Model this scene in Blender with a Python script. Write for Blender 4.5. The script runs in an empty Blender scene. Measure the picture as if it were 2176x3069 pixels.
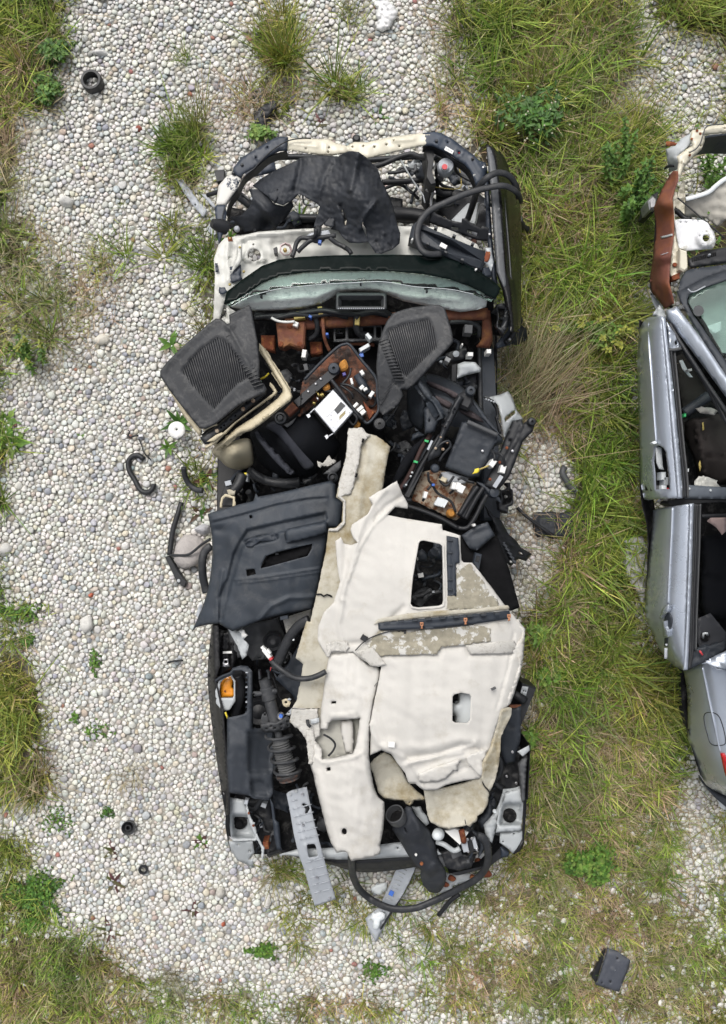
import bpy, bmesh, math, random
import numpy as np
from mathutils import Vector, Matrix
from mathutils.geometry import delaunay_2d_cdt
random.seed(7); RNG = np.random.default_rng(11)
SC = bpy.context.scene
# ------------------------------------------------------------- camera, sky, sun, exposure
CAM_H, FPX, CX, CY = 5.7, 2400.0, 1088.0, 1534.5      # drone height (m), focal length in photo pixels
cam_d = bpy.data.cameras.new('camera'); cam = bpy.data.objects.new('camera', cam_d)
SC.collection.objects.link(cam); SC.camera = cam
cam.location = (0, 0, CAM_H); cam.rotation_euler = (0, 0, 0)
cam_d.sensor_fit = 'HORIZONTAL'; cam_d.sensor_width = 36.0; cam_d.lens = 36.0 * FPX / 2176.0
cam_d.clip_end = 500.0
SUN_EL, SUN_AZ = math.radians(58), math.radians(-25)
world = bpy.data.worlds.new('World'); SC.world = world; world.use_nodes = True
wn, wl = world.node_tree.nodes, world.node_tree.links
sky = wn.new('ShaderNodeTexSky'); sky.sky_type = 'NISHITA'; sky.sun_disc = False
sky.sun_elevation = SUN_EL; sky.sun_rotation = SUN_AZ
sky.air_density = 1.0; sky.dust_density = 6.0; sky.ozone_density = 1.0
hsv = wn.new('ShaderNodeHueSaturation'); hsv.inputs['Saturation'].default_value = 0.30
wl.new(sky.outputs[0], hsv.inputs['Color']); wl.new(hsv.outputs[0], wn['Background'].inputs[0])
wn['Background'].inputs[1].default_value = 0.14
sun_d = bpy.data.lights.new('sun', 'SUN'); sun = bpy.data.objects.new('sun', sun_d); SC.collection.objects.link(sun)
sun_d.energy = 1.5; sun_d.angle = math.radians(28); sun_d.color = (1.0, 0.97, 0.92)
sun.rotation_euler = (math.pi / 2 - SUN_EL, 0, math.pi - SUN_AZ)
SC.view_settings.view_transform = 'Standard'; SC.view_settings.look = 'None'
SC.view_settings.exposure = 0.04; SC.view_settings.gamma = 1.0; SC.view_settings.use_curve_mapping = False
SC.render.engine = 'CYCLES'
SC.cycles.max_bounces = 6; SC.cycles.transparent_max_bounces = 8; SC.cycles.use_denoising = True
# ------------------------------------------------------------- photo tiles -> world
TILES = dict(A=(600,360,2.7067), B=(1100,360,2.7067), C=(440,860,2.7067), D=(1000,860,2.7067), E=(460,1400,2.7067),
    F=(1000,1250,2.7067), G=(600,1850,2.7067), H=(1050,1850,2.7067), I=(600,2250,2.7067), J=(1050,2250,2.7067),
    K=(1776,350,3.8183), L=(1776,900,3.8183), M=(1776,1450,3.8183), N=(1776,1950,3.8183),
    a=(0,0,2.32), b=(0,700,2.32), c=(0,1400,2.32), d=(0,2100,2.32), e=(700,0,2.32), f=(1400,0,2.0928), g=(1476,2369,2.32),
    h=(0,2569,2.32), O=(700,1150,3.609), P=(900,1000,4.64), Q=(1200,1100,3.609), R=(1350,1400,1.848), S=(600,1850,2.31),
    U=(1400,850,2.64), X=(0,0,1.0), Y=(0,0,1/1.34))
def q(t, pts):
    x0, y0, s = TILES[t]
    a = np.array([p[:2] for p in pts], float)
    a = a / s + (x0, y0)
    if len(pts[0]) == 3:
        a = np.hstack([a, np.array([[p[2]] for p in pts], float)])
    return a
def W(px, py, z):
    s = (CAM_H - z) / FPX
    return np.stack([(px - CX) * s, -(py - CY) * s, np.zeros_like(s) + z if isinstance(z, np.ndarray) else np.full_like(np.asarray(px, float), z)], -1)
def w1(px, py, z):
    s = (CAM_H - z) / FPX
    return Vector(((px - CX) * s, -(py - CY) * s, z))
def m2(z): return (CAM_H - z) / FPX                      # metres per photo pixel at height z
# ------------------------------------------------------------- objects
COL = SC.collection
ROOT = {}
def setp(o, label=None, cat=None, group=None, kind=None):
    if label: o['label'] = label
    if cat: o['category'] = cat
    if group: o['group'] = group
    if kind: o['kind'] = kind
    return o
def thing(name, label, cat, tile, x, y, z=0.0, group=None):
    p = q(tile, [(x, y)])[0]
    o = bpy.data.objects.new(name, None); COL.objects.link(o)
    o.empty_display_size = 0.1
    o.location = w1(p[0], p[1], z); ROOT[o.name] = Vector(o.location)
    return setp(o, label, cat, group)
def rootloc(o):
    while o.parent is not None: o = o.parent
    return ROOT.get(o.name, Vector((0, 0, 0)))
def link(name, verts, faces, mat, parent=None, smooth=True, sharp=None, cols=None):
    verts = np.asarray(verts, float)
    o = None
    if parent is not None:
        off = rootloc(parent)
    else:
        mn, mx = verts.min(0), verts.max(0)
        off = Vector(((mn[0]+mx[0])/2, (mn[1]+mx[1])/2, mn[2]))
    me = bpy.data.meshes.new(name)
    me.from_pydata((verts - np.array(off)).tolist(), [], faces if isinstance(faces, list) else faces.tolist())
    n = len(me.polygons)
    sm = np.ones(n, bool) if smooth else np.zeros(n, bool)
    if sharp is not None: sm[sharp] = False
    me.polygons.foreach_set('use_smooth', sm)
    if cols is not None:
        at = me.color_attributes.new('Col', 'FLOAT_COLOR', 'POINT')
        c4 = np.ones((len(verts), 4), np.float32); c4[:, :3] = cols
        at.data.foreach_set('color', c4.ravel())
    me.materials.append(mat)
    me.update()
    o = bpy.data.objects.new(name, me); COL.objects.link(o)
    if parent is not None:
        o.parent = parent
    else:
        o.location = off; ROOT[o.name] = Vector(off)
    return o
# ------------------------------------------------------------- 2D helpers
def catmull(p, closed, step):
    p = np.asarray(p, float); n = len(p); out = []
    rng = range(n if closed else n - 1)
    for i in rng:
        p1, p2 = p[i], p[(i+1) % n]
        p0 = p[(i-1) % n] if closed or i > 0 else 2*p1 - p2
        p3 = p[(i+2) % n] if closed or i+2 < n else 2*p2 - p1
        L = np.linalg.norm((p2 - p1)[:2]); k = max(1, int(round(L / step)))
        for j in range(k):
            t = j / k
            out.append(0.5*((2*p1) + (-p0+p2)*t + (2*p0-5*p1+4*p2-p3)*t*t + (-p0+3*p1-3*p2+p3)*t**3))
    if not closed: out.append(p[-1])
    return np.array(out)
def resample(p, step):
    out = []
    for i in range(len(p)):
        a, b = p[i], p[(i+1) % len(p)]
        k = max(1, int(round(np.linalg.norm(b-a)/step)))
        for j in range(k): out.append(a + (b-a)*j/k)
    return np.array(out)
def inside(pts, poly):
    x, y = pts[:, 0], pts[:, 1]; r = np.zeros(len(pts), bool)
    x1, y1 = poly[:, 0], poly[:, 1]; x2, y2 = np.roll(x1, -1), np.roll(y1, -1)
    for i in range(len(poly)):
        c = (y1[i] > y) != (y2[i] > y)
        if c.any():
            xi = (x2[i]-x1[i])*(y-y1[i])/((y2[i]-y1[i]) if y2[i] != y1[i] else 1e-9) + x1[i]
            r ^= c & (x < xi)
    return r
def segdist(pts, a, b):
    ab = b-a; t = np.clip(((pts-a)@ab)/max(ab@ab, 1e-9), 0, 1)
    return np.linalg.norm(pts - a - t[:, None]*ab, axis=1)
def polydist(pts, poly, closed=True):
    d = np.full(len(pts), 1e9); n = len(poly)
    for i in range(n if closed else n-1):
        d = np.minimum(d, segdist(pts, poly[i], poly[(i+1) % n]))
    return d
def snoise(pts, scale, seed=0, k=9):
    r = np.random.default_rng(seed); v = np.zeros(len(pts))
    for i in range(k):
        a = r.uniform(0, 2*math.pi); f = (2*math.pi/scale)*r.uniform(.6, 1.9)
        v += np.sin(f*(pts[:, 0]*math.cos(a) + pts[:, 1]*math.sin(a)) + r.uniform(0, 6.28) + 1.3*np.sin(pts[:, 0]*f*.31 + i) )
    return v/math.sqrt(k)
def tps(cp):
    c = np.asarray(cp, float); X = c[:, :2]/100; z = c[:, 2]; n = len(c)
    if n < 3:
        return lambda p: np.full(len(p), z.mean())
    def U(r2): return np.where(r2 > 1e-12, r2*np.log(np.maximum(r2, 1e-12)), 0)
    K = U(((X[:, None]-X[None])**2).sum(-1)) + np.eye(n)*1e-3
    Pm = np.hstack([np.ones((n, 1)), X]); A = np.zeros((n+3, n+3)); A[:n, :n] = K; A[:n, n:] = Pm; A[n:, :n] = Pm.T
    A[n:, n:] += np.eye(3)*-1e-9
    s = np.linalg.lstsq(A, np.r_[z, 0, 0, 0], rcond=None)[0]
    lo, hi = z.min()-.06, z.max()+.06
    def f(p):
        Y = p/100
        return np.clip(U(((Y[:, None]-X[None])**2).sum(-1))@s[:n] + s[n] + Y@s[n+1:], lo, hi)
    return f
def zfun(t, z, feat=(), outline=None):
    if isinstance(z, (int, float)): base = lambda p: np.full(len(p), float(z))
    elif callable(z): base = z
    else: base = tps(q(t, z))
    sc = 1/TILES[t][2]
    def f(p):
        v = base(p)
        for ft in feat:
            k = ft[0]
            if k == 'r':
                d = polydist(p, q(t, ft[1]), False); v = v + ft[3]*np.exp(-(d/(ft[2]*sc))**2)
            elif k == 'b':
                c = q(t, [(ft[1], ft[2])])[0]
                v = v + ft[5]*np.exp(-((p[:, 0]-c[0])/(ft[3]*sc))**2 - ((p[:, 1]-c[1])/(ft[4]*sc))**2)
            elif k == 'p':                                # flat raised / sunk region with soft edge
                pl = q(t, ft[1]); d = polydist(p, pl); ins = inside(p, pl); w = ft[2]*sc
                sd = np.where(ins, d, -d); v = v + ft[3]*np.clip(sd/w+.5, 0, 1)
            elif k == 'e': v = v - ft[2]*np.exp(-polydist(p, outline)/(ft[1]*sc))
            elif k == 'n': v = v + .5*ft[1]*snoise(p, ft[2]*sc, ft[3] if len(ft) > 3 else 1)
            elif k == 'rim': v = v + ft[3]*np.exp(-((polydist(p, outline)-ft[1]*sc)/(ft[2]*sc))**2)
        return v
    return f
def circle(x, y, r, n=12, ry=None, rot=0):
    ry = ry or r; o = []
    for i in range(n):
        a = 2*math.pi*i/n; u, v = r*math.cos(a), ry*math.sin(a)
        o.append((x+u*math.cos(rot)-v*math.sin(rot), y+u*math.sin(rot)+v*math.cos(rot)))
    return o
# ------------------------------------------------------------- builders
def sheet(name, t, out, z, mat, parent=None, th=.004, holes=(), step=9, smooth=False, jit=0, feat=(), seed=3):
    o = q(t, out); r = np.random.default_rng(seed)
    B = catmull(o, True, step) if smooth else resample(o, step)
    if jit: B = B + r.normal(0, jit, B.shape)
    hp = [resample(q(t, h), step) if len(h) < 9 else q(t, h) for h in holes]
    zf = zfun(t, z, feat, B)
    mn, mx = B.min(0), B.max(0)
    gx, gy = np.meshgrid(np.arange(mn[0], mx[0], step), np.arange(mn[1], mx[1], step*.87)); gx = gx + (np.arange(gx.shape[0]) % 2)[:, None]*step*.5
    G = np.stack([gx.ravel(), gy.ravel()], -1); G = G + r.normal(0, step*.08, G.shape)
    if len(G):
        k = inside(G, B) & (polydist(G, B) > step*.55)
        for h in hp: k &= ~inside(G, h) & (polydist(G, h) > step*.5)
        G = G[k]
    loops = [B] + hp; pts = np.vstack(loops + [G]) if len(G) else np.vstack(loops)
    edges = []; b0 = 0
    for L in loops:
        n = len(L); edges += [(b0+i, b0+(i+1) % n) for i in range(n)]; b0 += n
    vv, ee, ff, *_ = delaunay_2d_cdt([Vector(p) for p in pts], edges, [], 0, 1e-4)
    P2 = np.array([(v[0], v[1]) for v in vv]); F = np.array([f for f in ff if len(f) == 3])
    cen = P2[F].mean(1); k = inside(cen, B)
    for h in hp: k &= ~inside(cen, h)
    F = F[k]
    zz = zf(P2); T = W(P2[:, 0], P2[:, 1], zz)
    e1, e2 = T[F[:, 1]]-T[F[:, 0]], T[F[:, 2]]-T[F[:, 0]]; nn = np.cross(e1, e2)
    flip = (nn*(np.array([0, 0, CAM_H])-T[F].mean(1))).sum(1) < 0; F[flip] = F[flip][:, ::-1]; nn[flip] *= -1
    vn = np.zeros_like(T)
    for j in range(3): np.add.at(vn, F[:, j], nn)
    vn /= np.maximum(np.linalg.norm(vn, axis=1, keepdims=True), 1e-9)
    Bt = T - vn*th; n = len(T)
    E = np.vstack([F[:, [0, 1]], F[:, [1, 2]], F[:, [2, 0]]])
    es = {(a, b) for a, b in E.tolist()}
    wal = [(b, a, a+n, b+n) for a, b in es if (b, a) not in es]
    faces = F.tolist() + (F[:, ::-1]+n).tolist() + [list(w) for w in wal]
    sh = np.arange(2*len(F), len(faces))
    return link(name, np.vstack([T, Bt]), faces, mat, parent, True, sh)
def tubew(name, P, r, mat, parent=None, n=8, flat=1.0, lobes=0, closed=False, radii=None):
    P = np.asarray(P, float); m = len(P); V = []; up = np.array([0, 0, 1.0])
    for i in range(m):
        if closed: tg = P[(i+1) % m]-P[i-1]
        else: tg = P[min(i+1, m-1)]-P[max(i-1, 0)]
        tg = tg/max(np.linalg.norm(tg), 1e-9)
        s = np.cross(tg, up)
        if np.linalg.norm(s) < .15: s = np.cross(tg, [0, 1.0, 0])
        s /= np.linalg.norm(s); u = np.cross(s, tg)
        rr = radii[i] if radii is not None else r
        for j in range(n):
            a = 2*math.pi*j/n; k = rr*(1 + (.22*math.cos(lobes*a) if lobes else 0))
            V.append(P[i] + s*math.cos(a)*k + u*math.sin(a)*k*flat)
    F = []
    for i in range(m if closed else m-1):
        for j in range(n):
            F.append(((i % m)*n+j, (i % m)*n+(j+1) % n, ((i+1) % m)*n+(j+1) % n, ((i+1) % m)*n+j))
    F = [list(f[::-1]) for f in F]
    if not closed:
        F.append(list(range(n))); F.append(list(range((m-1)*n, m*n))[::-1])
    return link(name, V, F, mat, parent, True, np.arange(len(F)-2, len(F)) if not closed else None)
def tube(name, t, pts, r, mat, parent=None, n=8, flat=1.0, lobes=0, step=7, closed=False, taper=None):
    """pts: (x, y, z); r in photo pixels of the plane it lies in"""
    c = catmull(q(t, pts), closed, step); P = W(c[:, 0], c[:, 1], c[:, 2]); rr = r*m2(c[:, 2].mean())
    rad = None
    if taper: rad = rr*np.interp(np.linspace(0, 1, len(P)), *taper)
    return tubew(name, P, rr, mat, parent, n, flat, lobes, closed, rad)
def prism(name, t, out, z0, z1, mat, parent=None, bev=.003, holes=None, smooth=False, tilt=None):
    """upright block under an outline; tilt = control points for the top height"""
    o = q(t, out)
    if smooth: o = catmull(o, True, 6)
    a = np.sum(o[:, 0]*np.roll(o[:, 1], -1) - np.roll(o[:, 0], -1)*o[:, 1])
    if a > 0: o = o[::-1]                               # photo y runs down
    zt = zfun(t, tilt)(o) if tilt else np.full(len(o), z1)
    T = W(o[:, 0], o[:, 1], zt); Bm = T.copy(); Bm[:, 2] = z0 if not tilt else np.minimum(zt-(z1-z0), 99)
    n = len(o)
    c = T[:, :2].mean(0); In = T.copy(); d = T[:, :2]-c; L = np.linalg.norm(d, axis=1, keepdims=True)
    b = min(bev, float(L.min())*.5)
    In[:, :2] = c + d*(1-b/np.maximum(L, 1e-6)); T2 = T.copy(); T2[:, 2] -= b
    V = np.vstack([In, T2, Bm])
    F = [list(range(n))] + [[i, i+n, (i+1) % n+n, (i+1) % n] for i in range(n)] + [[i+n, i+2*n, (i+1) % n+2*n, (i+1) % n+n] for i in range(n)] + [list(range(2*n, 3*n))[::-1]]
    return link(name, V, F, mat, parent, smooth, [0, len(F)-1] + list(range(1, 1+n)) if smooth else None)
def box(name, t, cx, cy, w, h, ang, z0, z1, mat, parent=None, bev=.003):
    a = math.radians(ang); o = []
    for u, v in ((-1, -1), (1, -1), (1, 1), (-1, 1)):
        x, y = u*w/2, v*h/2; o.append((cx+x*math.cos(a)-y*math.sin(a), cy+x*math.sin(a)+y*math.cos(a)))
    return prism(name, t, o, z0, z1, mat, parent, bev)
def lathew(name, base, axis, prof, mat, parent=None, n=16, cap=True):
    """prof: (radius, distance along axis)"""
    ax = Vector(axis).normalized(); s = ax.orthogonal().normalized(); u = ax.cross(s); V = []
    b = Vector(base)
    for r, h in prof:
        for j in range(n):
            a = 2*math.pi*j/n; V.append(b + ax*h + (s*math.cos(a)+u*math.sin(a))*r)
    F = []
    for i in range(len(prof)-1):
        for j in range(n): F.append([i*n+j, i*n+(j+1) % n, (i+1)*n+(j+1) % n, (i+1)*n+j])
    k = len(F)
    if cap: F.append(list(range(n))[::-1]); F.append(list(range((len(prof)-1)*n, len(prof)*n)))
    o = link(name, [tuple(v) for v in V], F, mat, parent, True, list(range(k, len(F))))
    o.data.set_sharp_from_angle(angle=math.radians(40))
    return o
def lathe(name, t, x, y, z, prof, mat, parent=None, n=16, axis=(0, 0, 1), cap=True):
    """prof radii in photo pixels of the tile, heights in metres"""
    p = q(t, [(x, y)])[0]; s = m2(z+prof[-1][1]*.5)/TILES[t][2]
    return lathew(name, w1(p[0], p[1], z), axis, [(r*s, h) for r, h in prof], mat, parent, n, cap)
def wall(name, t, path, z0, mat, parent=None, th=.006, smooth=True, out=(0, 0)):
    """upright strip whose top edge follows path (x, y, z) and goes straight down to z0"""
    c = catmull(q(t, path), False, 12) if smooth else q(t, path)
    T = W(c[:, 0], c[:, 1], c[:, 2]); n = len(T)
    d = np.gradient(T[:, :2], axis=0); nr = np.stack([-d[:, 1], d[:, 0]], -1); nr /= np.maximum(np.linalg.norm(nr, axis=1, keepdims=True), 1e-9)
    T2 = T.copy(); T2[:, :2] += nr*th
    B, B2 = T.copy(), T2.copy(); B[:, 2] = z0; B2[:, 2] = z0; B[:, :2] += out; B2[:, :2] += out
    V = np.vstack([T, T2, B2, B]); F = []
    for i in range(n-1):
        for k in range(4): F.append([k*n+i, k*n+i+1, ((k+1) % 4)*n+i+1, ((k+1) % 4)*n+i])
    F += [[0, n, 2*n, 3*n], [n-1, 4*n-1, 3*n-1, 2*n-1]]
    return link(name, V, F, mat, parent, False)
def bolts(name, t, pts, r, z, mat, parent):
    for p in pts:
        zz = p[2] if len(p) > 2 else z
        lathe(name, t, p[0], p[1], zz, [(r*1.25, 0), (r*1.25, .004), (r, .005), (r, .011), (r*.7, .013)], mat, parent, 8)
# ------------------------------------------------------------- materials
MATS = {}
def nd(nt, typ, **kw):
    n = nt.nodes.new(typ)
    for k, v in kw.items(): setattr(n, k, v)
    return n
def mat(name, col, rough=.6, var=.25, scale=6, metal=0, bump=0, bscale=60, col2=None, thr=None, coat=0, spec=.5, fine=0, soft=.06, dust=0):
    if name in MATS: return MATS[name]
    m = bpy.data.materials.new(name); m.use_nodes = True; nt = m.node_tree; L = nt.links; b = nt.nodes['Principled BSDF']
    tc = nd(nt, 'ShaderNodeTexCoord')
    n1 = nd(nt, 'ShaderNodeTexNoise'); n1.inputs['Scale'].default_value = scale; n1.inputs['Detail'].default_value = 6; n1.inputs['Roughness'].default_value = .65
    L.new(tc.outputs['Object'], n1.inputs['Vector'])
    mr = nd(nt, 'ShaderNodeMapRange'); mr.inputs['From Min'].default_value = .3; mr.inputs['From Max'].default_value = .7
    mr.inputs['To Min'].default_value = 1-var; mr.inputs['To Max'].default_value = 1+var; L.new(n1.outputs['Fac'], mr.inputs['Value'])
    mx = nd(nt, 'ShaderNodeMix', data_type='RGBA', blend_type='MULTIPLY'); mx.inputs['Factor'].default_value = 1
    mx.inputs['A'].default_value = (*col, 1); L.new(mr.outputs[0], mx.inputs['B'])
    out = mx.outputs['Result']
    if col2 is not None:
        n2 = nd(nt, 'ShaderNodeTexNoise'); n2.inputs['Scale'].default_value = fine or scale*2.3; n2.inputs['Detail'].default_value = 8; n2.inputs['Roughness'].default_value = .7
        L.new(tc.outputs['Object'], n2.inputs['Vector'])
        r2 = nd(nt, 'ShaderNodeMapRange'); r2.inputs['From Min'].default_value = thr-soft; r2.inputs['From Max'].default_value = thr+soft; L.new(n2.outputs['Fac'], r2.inputs['Value'])
        m2_ = nd(nt, 'ShaderNodeMix', data_type='RGBA'); L.new(r2.outputs[0], m2_.inputs['Factor']); L.new(out, m2_.inputs['A']); m2_.inputs['B'].default_value = (*col2, 1)
        out = m2_.outputs['Result']
    if dust:
        n3 = nd(nt, 'ShaderNodeTexNoise'); n3.inputs['Scale'].default_value = scale*1.7; n3.inputs['Detail'].default_value = 9; n3.inputs['Roughness'].default_value = .75; n3.inputs['Distortion'].default_value = .8
        L.new(tc.outputs['Object'], n3.inputs['Vector'])
        r3 = nd(nt, 'ShaderNodeMapRange'); r3.inputs['From Min'].default_value = .5; r3.inputs['From Max'].default_value = .78; r3.inputs['To Max'].default_value = dust; L.new(n3.outputs['Fac'], r3.inputs['Value'])
        m3_ = nd(nt, 'ShaderNodeMix', data_type='RGBA'); L.new(r3.outputs[0], m3_.inputs['Factor']); L.new(out, m3_.inputs['A']); m3_.inputs['B'].default_value = (.33, .32, .3, 1)
        out = m3_.outputs['Result']
    L.new(out, b.inputs['Base Color'])
    rr = nd(nt, 'ShaderNodeMapRange'); rr.inputs['From Min'].default_value = .3; rr.inputs['From Max'].default_value = .7
    rr.inputs['To Min'].default_value = max(.03, rough-.1); rr.inputs['To Max'].default_value = min(1, rough+.12); L.new(n1.outputs['Fac'], rr.inputs['Value']); L.new(rr.outputs[0], b.inputs['Roughness'])
    b.inputs['Metallic'].default_value = metal; b.inputs['Coat Weight'].default_value = coat; b.inputs['Coat Roughness'].default_value = .06
    b.inputs['Specular IOR Level'].default_value = spec
    if bump:
        nb = nd(nt, 'ShaderNodeTexNoise'); nb.inputs['Scale'].default_value = bscale; nb.inputs['Detail'].default_value = 5; L.new(tc.outputs['Object'], nb.inputs['Vector'])
        bp = nd(nt, 'ShaderNodeBump'); bp.inputs['Strength'].default_value = bump; bp.inputs['Distance'].default_value = .01
        L.new(nb.outputs['Fac'], bp.inputs['Height']); L.new(bp.outputs[0], b.inputs['Normal'])
    MATS[name] = m
    return m
def vmat(name, rough=.7, trans=0, spec=.4, bump=0, bscale=40):
    m = bpy.data.materials.new(name); m.use_nodes = True; nt = m.node_tree; b = nt.nodes['Principled BSDF']
    a = nd(nt, 'ShaderNodeVertexColor'); a.layer_name = 'Col'
    n1 = nd(nt, 'ShaderNodeTexNoise'); n1.inputs['Scale'].default_value = bscale; n1.inputs['Detail'].default_value = 5
    g = nd(nt, 'ShaderNodeNewGeometry'); nt.links.new(g.outputs['Position'], n1.inputs['Vector'])
    mr = nd(nt, 'ShaderNodeMapRange'); mr.inputs['From Min'].default_value = .3; mr.inputs['From Max'].default_value = .7; mr.inputs['To Min'].default_value = .82; mr.inputs['To Max'].default_value = 1.14
    nt.links.new(n1.outputs['Fac'], mr.inputs['Value'])
    mx = nd(nt, 'ShaderNodeMix', data_type='RGBA', blend_type='MULTIPLY'); mx.inputs['Factor'].default_value = 1
    nt.links.new(a.outputs['Color'], mx.inputs['A']); nt.links.new(mr.outputs[0], mx.inputs['B'])
    nt.links.new(mx.outputs['Result'], b.inputs['Base Color'])
    b.inputs['Roughness'].default_value = rough; b.inputs['Specular IOR Level'].default_value = spec
    if bump:
        bp = nd(nt, 'ShaderNodeBump'); bp.inputs['Strength'].default_value = bump; bp.inputs['Distance'].default_value = .006
        nt.links.new(n1.outputs['Fac'], bp.inputs['Height']); nt.links.new(bp.outputs[0], b.inputs['Normal'])
    if trans:
        tr = nd(nt, 'ShaderNodeBsdfTranslucent'); ms = nd(nt, 'ShaderNodeMixShader'); ms.inputs[0].default_value = trans
        nt.links.new(mx.outputs['Result'], tr.inputs['Color']); nt.links.new(b.outputs[0], ms.inputs[1]); nt.links.new(tr.outputs[0], ms.inputs[2])
        nt.links.new(ms.outputs[0], nt.nodes['Material Output'].inputs['Surface'])
    return m
def glassmat(name, tint, rough=.03):
    m = bpy.data.materials.new(name); m.use_nodes = True; nt = m.node_tree; nt.nodes.remove(nt.nodes['Principled BSDF'])
    tr = nd(nt, 'ShaderNodeBsdfTransparent'); tr.inputs[0].default_value = (*tint, 1)
    gl = nd(nt, 'ShaderNodeBsdfGlossy'); gl.inputs['Roughness'].default_value = rough; gl.inputs[0].default_value = (.9, .95, .93, 1)
    fr = nd(nt, 'ShaderNodeFresnel'); fr.inputs[0].default_value = 1.5
    ms = nd(nt, 'ShaderNodeMixShader'); nt.links.new(fr.outputs[0], ms.inputs[0]); nt.links.new(tr.outputs[0], ms.inputs[1]); nt.links.new(gl.outputs[0], ms.inputs[2])
    nt.links.new(ms.outputs[0], nt.nodes['Material Output'].inputs['Surface'])
    return m
BLACKP = mat('black_plastic', (.014, .015, .018), .5, .3, 8, bump=.15, bscale=300)
LINER = mat('liner_plastic', (.022, .0255, .033), .62, .35, 4, bump=.12, bscale=200, dust=.14)
NAVY = mat('trim_plastic', (.029, .037, .049), .55, .25, 4, bump=.25, bscale=400, dust=.17)
NAVYD = mat('dark_trim_plastic', (.024, .031, .043), .55, .15, 3, bump=.2, bscale=500)
GLOSSK = mat('black_car_paint', (.007, .007, .008), .3, .2, 3, coat=.25, dust=.04, spec=.3)
SHEENK = mat('dusty_sky_sheen_paint', (.10, .106, .115), .45, .15, 5, dust=.15)  # black fender paint greyed by a painted sky reflection, with some dust
BLACKB = mat('black_body_paint', (.012, .012, .013), .4, .3, 6, dust=.12)
RUBBER = mat('rubber', (.022, .024, .028), .55, .3, 12, dust=.16)
MATR = mat('mat_rubber', (.036, .038, .042), .62, .3, 9, dust=.3, bump=.1, bscale=200)
CARPET = mat('carpet', (.010, .010, .011), .95, .3, 20, spec=.1)
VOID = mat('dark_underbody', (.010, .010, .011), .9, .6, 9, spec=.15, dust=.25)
CREAM = mat('cream_paint', (.66, .62, .50), .4, .06, 3, dust=.15, coat=.2)
WHITEP = mat('white_primer', (.60, .60, .56), .45, .08, 4, dust=.35)
CHIP = mat('chipped_paint', (.62, .61, .57), .45, .08, 4, col2=(.03, .042, .065), thr=.53, fine=9, soft=.012)
CHIPD = mat('chipped_dark_paint', (.03, .042, .065), .5, .2, 4, col2=(.62, .61, .57), thr=.66, fine=16, soft=.01, dust=.12)
DARKB = mat('dark_blue_body', (.028, .037, .055), .5, .2, 5, dust=.15)
WHITEF = mat('white_headliner_cloth', (.60, .583, .548), .95, .07, 3.2, bump=.2, bscale=260, spec=.1, dust=.10, col2=(.50, .47, .41), thr=.66, fine=5, soft=.1)
BEIGE = mat('beige_foam_backing', (.52, .495, .42), .95, .12, 4, col2=(.27, .215, .115), thr=.56, fine=3.6, soft=.12, spec=.1, bump=.2, bscale=200)
FIBRE = mat('fibre_board', (.56, .545, .51), .95, .1, 10, col2=(.36, .34, .3), thr=.6, fine=40, soft=.1, spec=.1, bump=.5, bscale=150)
EATEN = mat('weathered_foam', (.33, .305, .24), .95, .16, 20, col2=(.60, .59, .56), thr=.56, fine=15, soft=.02, spec=.1, bump=.4, bscale=200)
CREAMP = mat('cream_plastic', (.54, .475, .335), .5, .08, 4, dust=.12)
RUST = mat('rust', (.19, .06, .032), .85, .4, 12, col2=(.42, .19, .06), thr=.62, fine=30, soft=.1, bump=.3, bscale=120, spec=.2)
RUSTB = mat('red_oxide_beam', (.16, .062, .04), .75, .35, 8, bump=.2, spec=.25, dust=.12, col2=(.27, .12, .05), thr=.58, fine=14, soft=.09)
RUSTD = mat('oily_rust', (.035, .024, .02), .75, .5, 10, col2=(.19, .07, .035), thr=.53, fine=9, soft=.07, bump=.3, bscale=90)
RUSTP = mat('rusted_pan', (.40, .33, .25), .85, .2, 12, col2=(.20, .075, .03), thr=.52, fine=22, soft=.05, bump=.3, bscale=100)
DSTEEL = mat('dark_steel', (.022, .024, .028), .45, .3, 10, metal=.3, col2=(.13, .06, .04), thr=.72, fine=14, soft=.08)
GREYP = mat('grey_plastic', (.40, .425, .46), .55, .1, 5, dust=.3)
LGREY = mat('light_grey_paint', (.42, .445, .46), .45, .08, 5, dust=.25)
DGREY = mat('dark_grey_plastic', (.07, .073, .078), .6, .15, 6, dust=.12)
INSUL = mat('white_insulation', (.80, .82, .80), .9, .08, 9, col2=(.42, .46, .47), thr=.62, fine=24, soft=.1, bump=.5, bscale=90, spec=.2)
WHITEPL = mat('white_plastic', (.78, .78, .76), .4, .05, 8)
STEEL = mat('bright_steel', (.5, .5, .52), .35, .2, 20, metal=.8)
MODULE = mat('module_case', (.62, .64, .68), .35, .05, 6, metal=.35)
ORANGE = mat('amber_plastic', (.75, .28, .02), .3, .2, 12, coat=.4)
BROWNF = mat('brown_foam', (.45, .2, .04), .9, .35, 30, bump=.5, bscale=120)
RED = mat('red_plastic', (.55, .05, .06), .4, .1, 8)
YELLOW = mat('yellow_plastic', (.75, .6, .04), .45, .1, 8)
TAPE = mat('yellow_tape', (.42, .33, .1), .6, .25, 20)
BLUE = mat('blue_plastic', (.06, .16, .55), .4, .1, 8)
GREEN = mat('green_clip', (.05, .45, .15), .5, .1, 8)
SEATF = mat('black_seat_cloth', (.0075, .0085, .0115), .85, .2, 10, bump=.4, bscale=600, spec=.2)
SEATS = mat('grey_seat_stripe', (.048, .051, .063), .9, .12, 8, bump=.5, bscale=700, spec=.2)
SEATB = mat('taupe_seat_stripe', (.085, .070, .074), .9, .12, 8, bump=.5, bscale=700, spec=.2)
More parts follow.
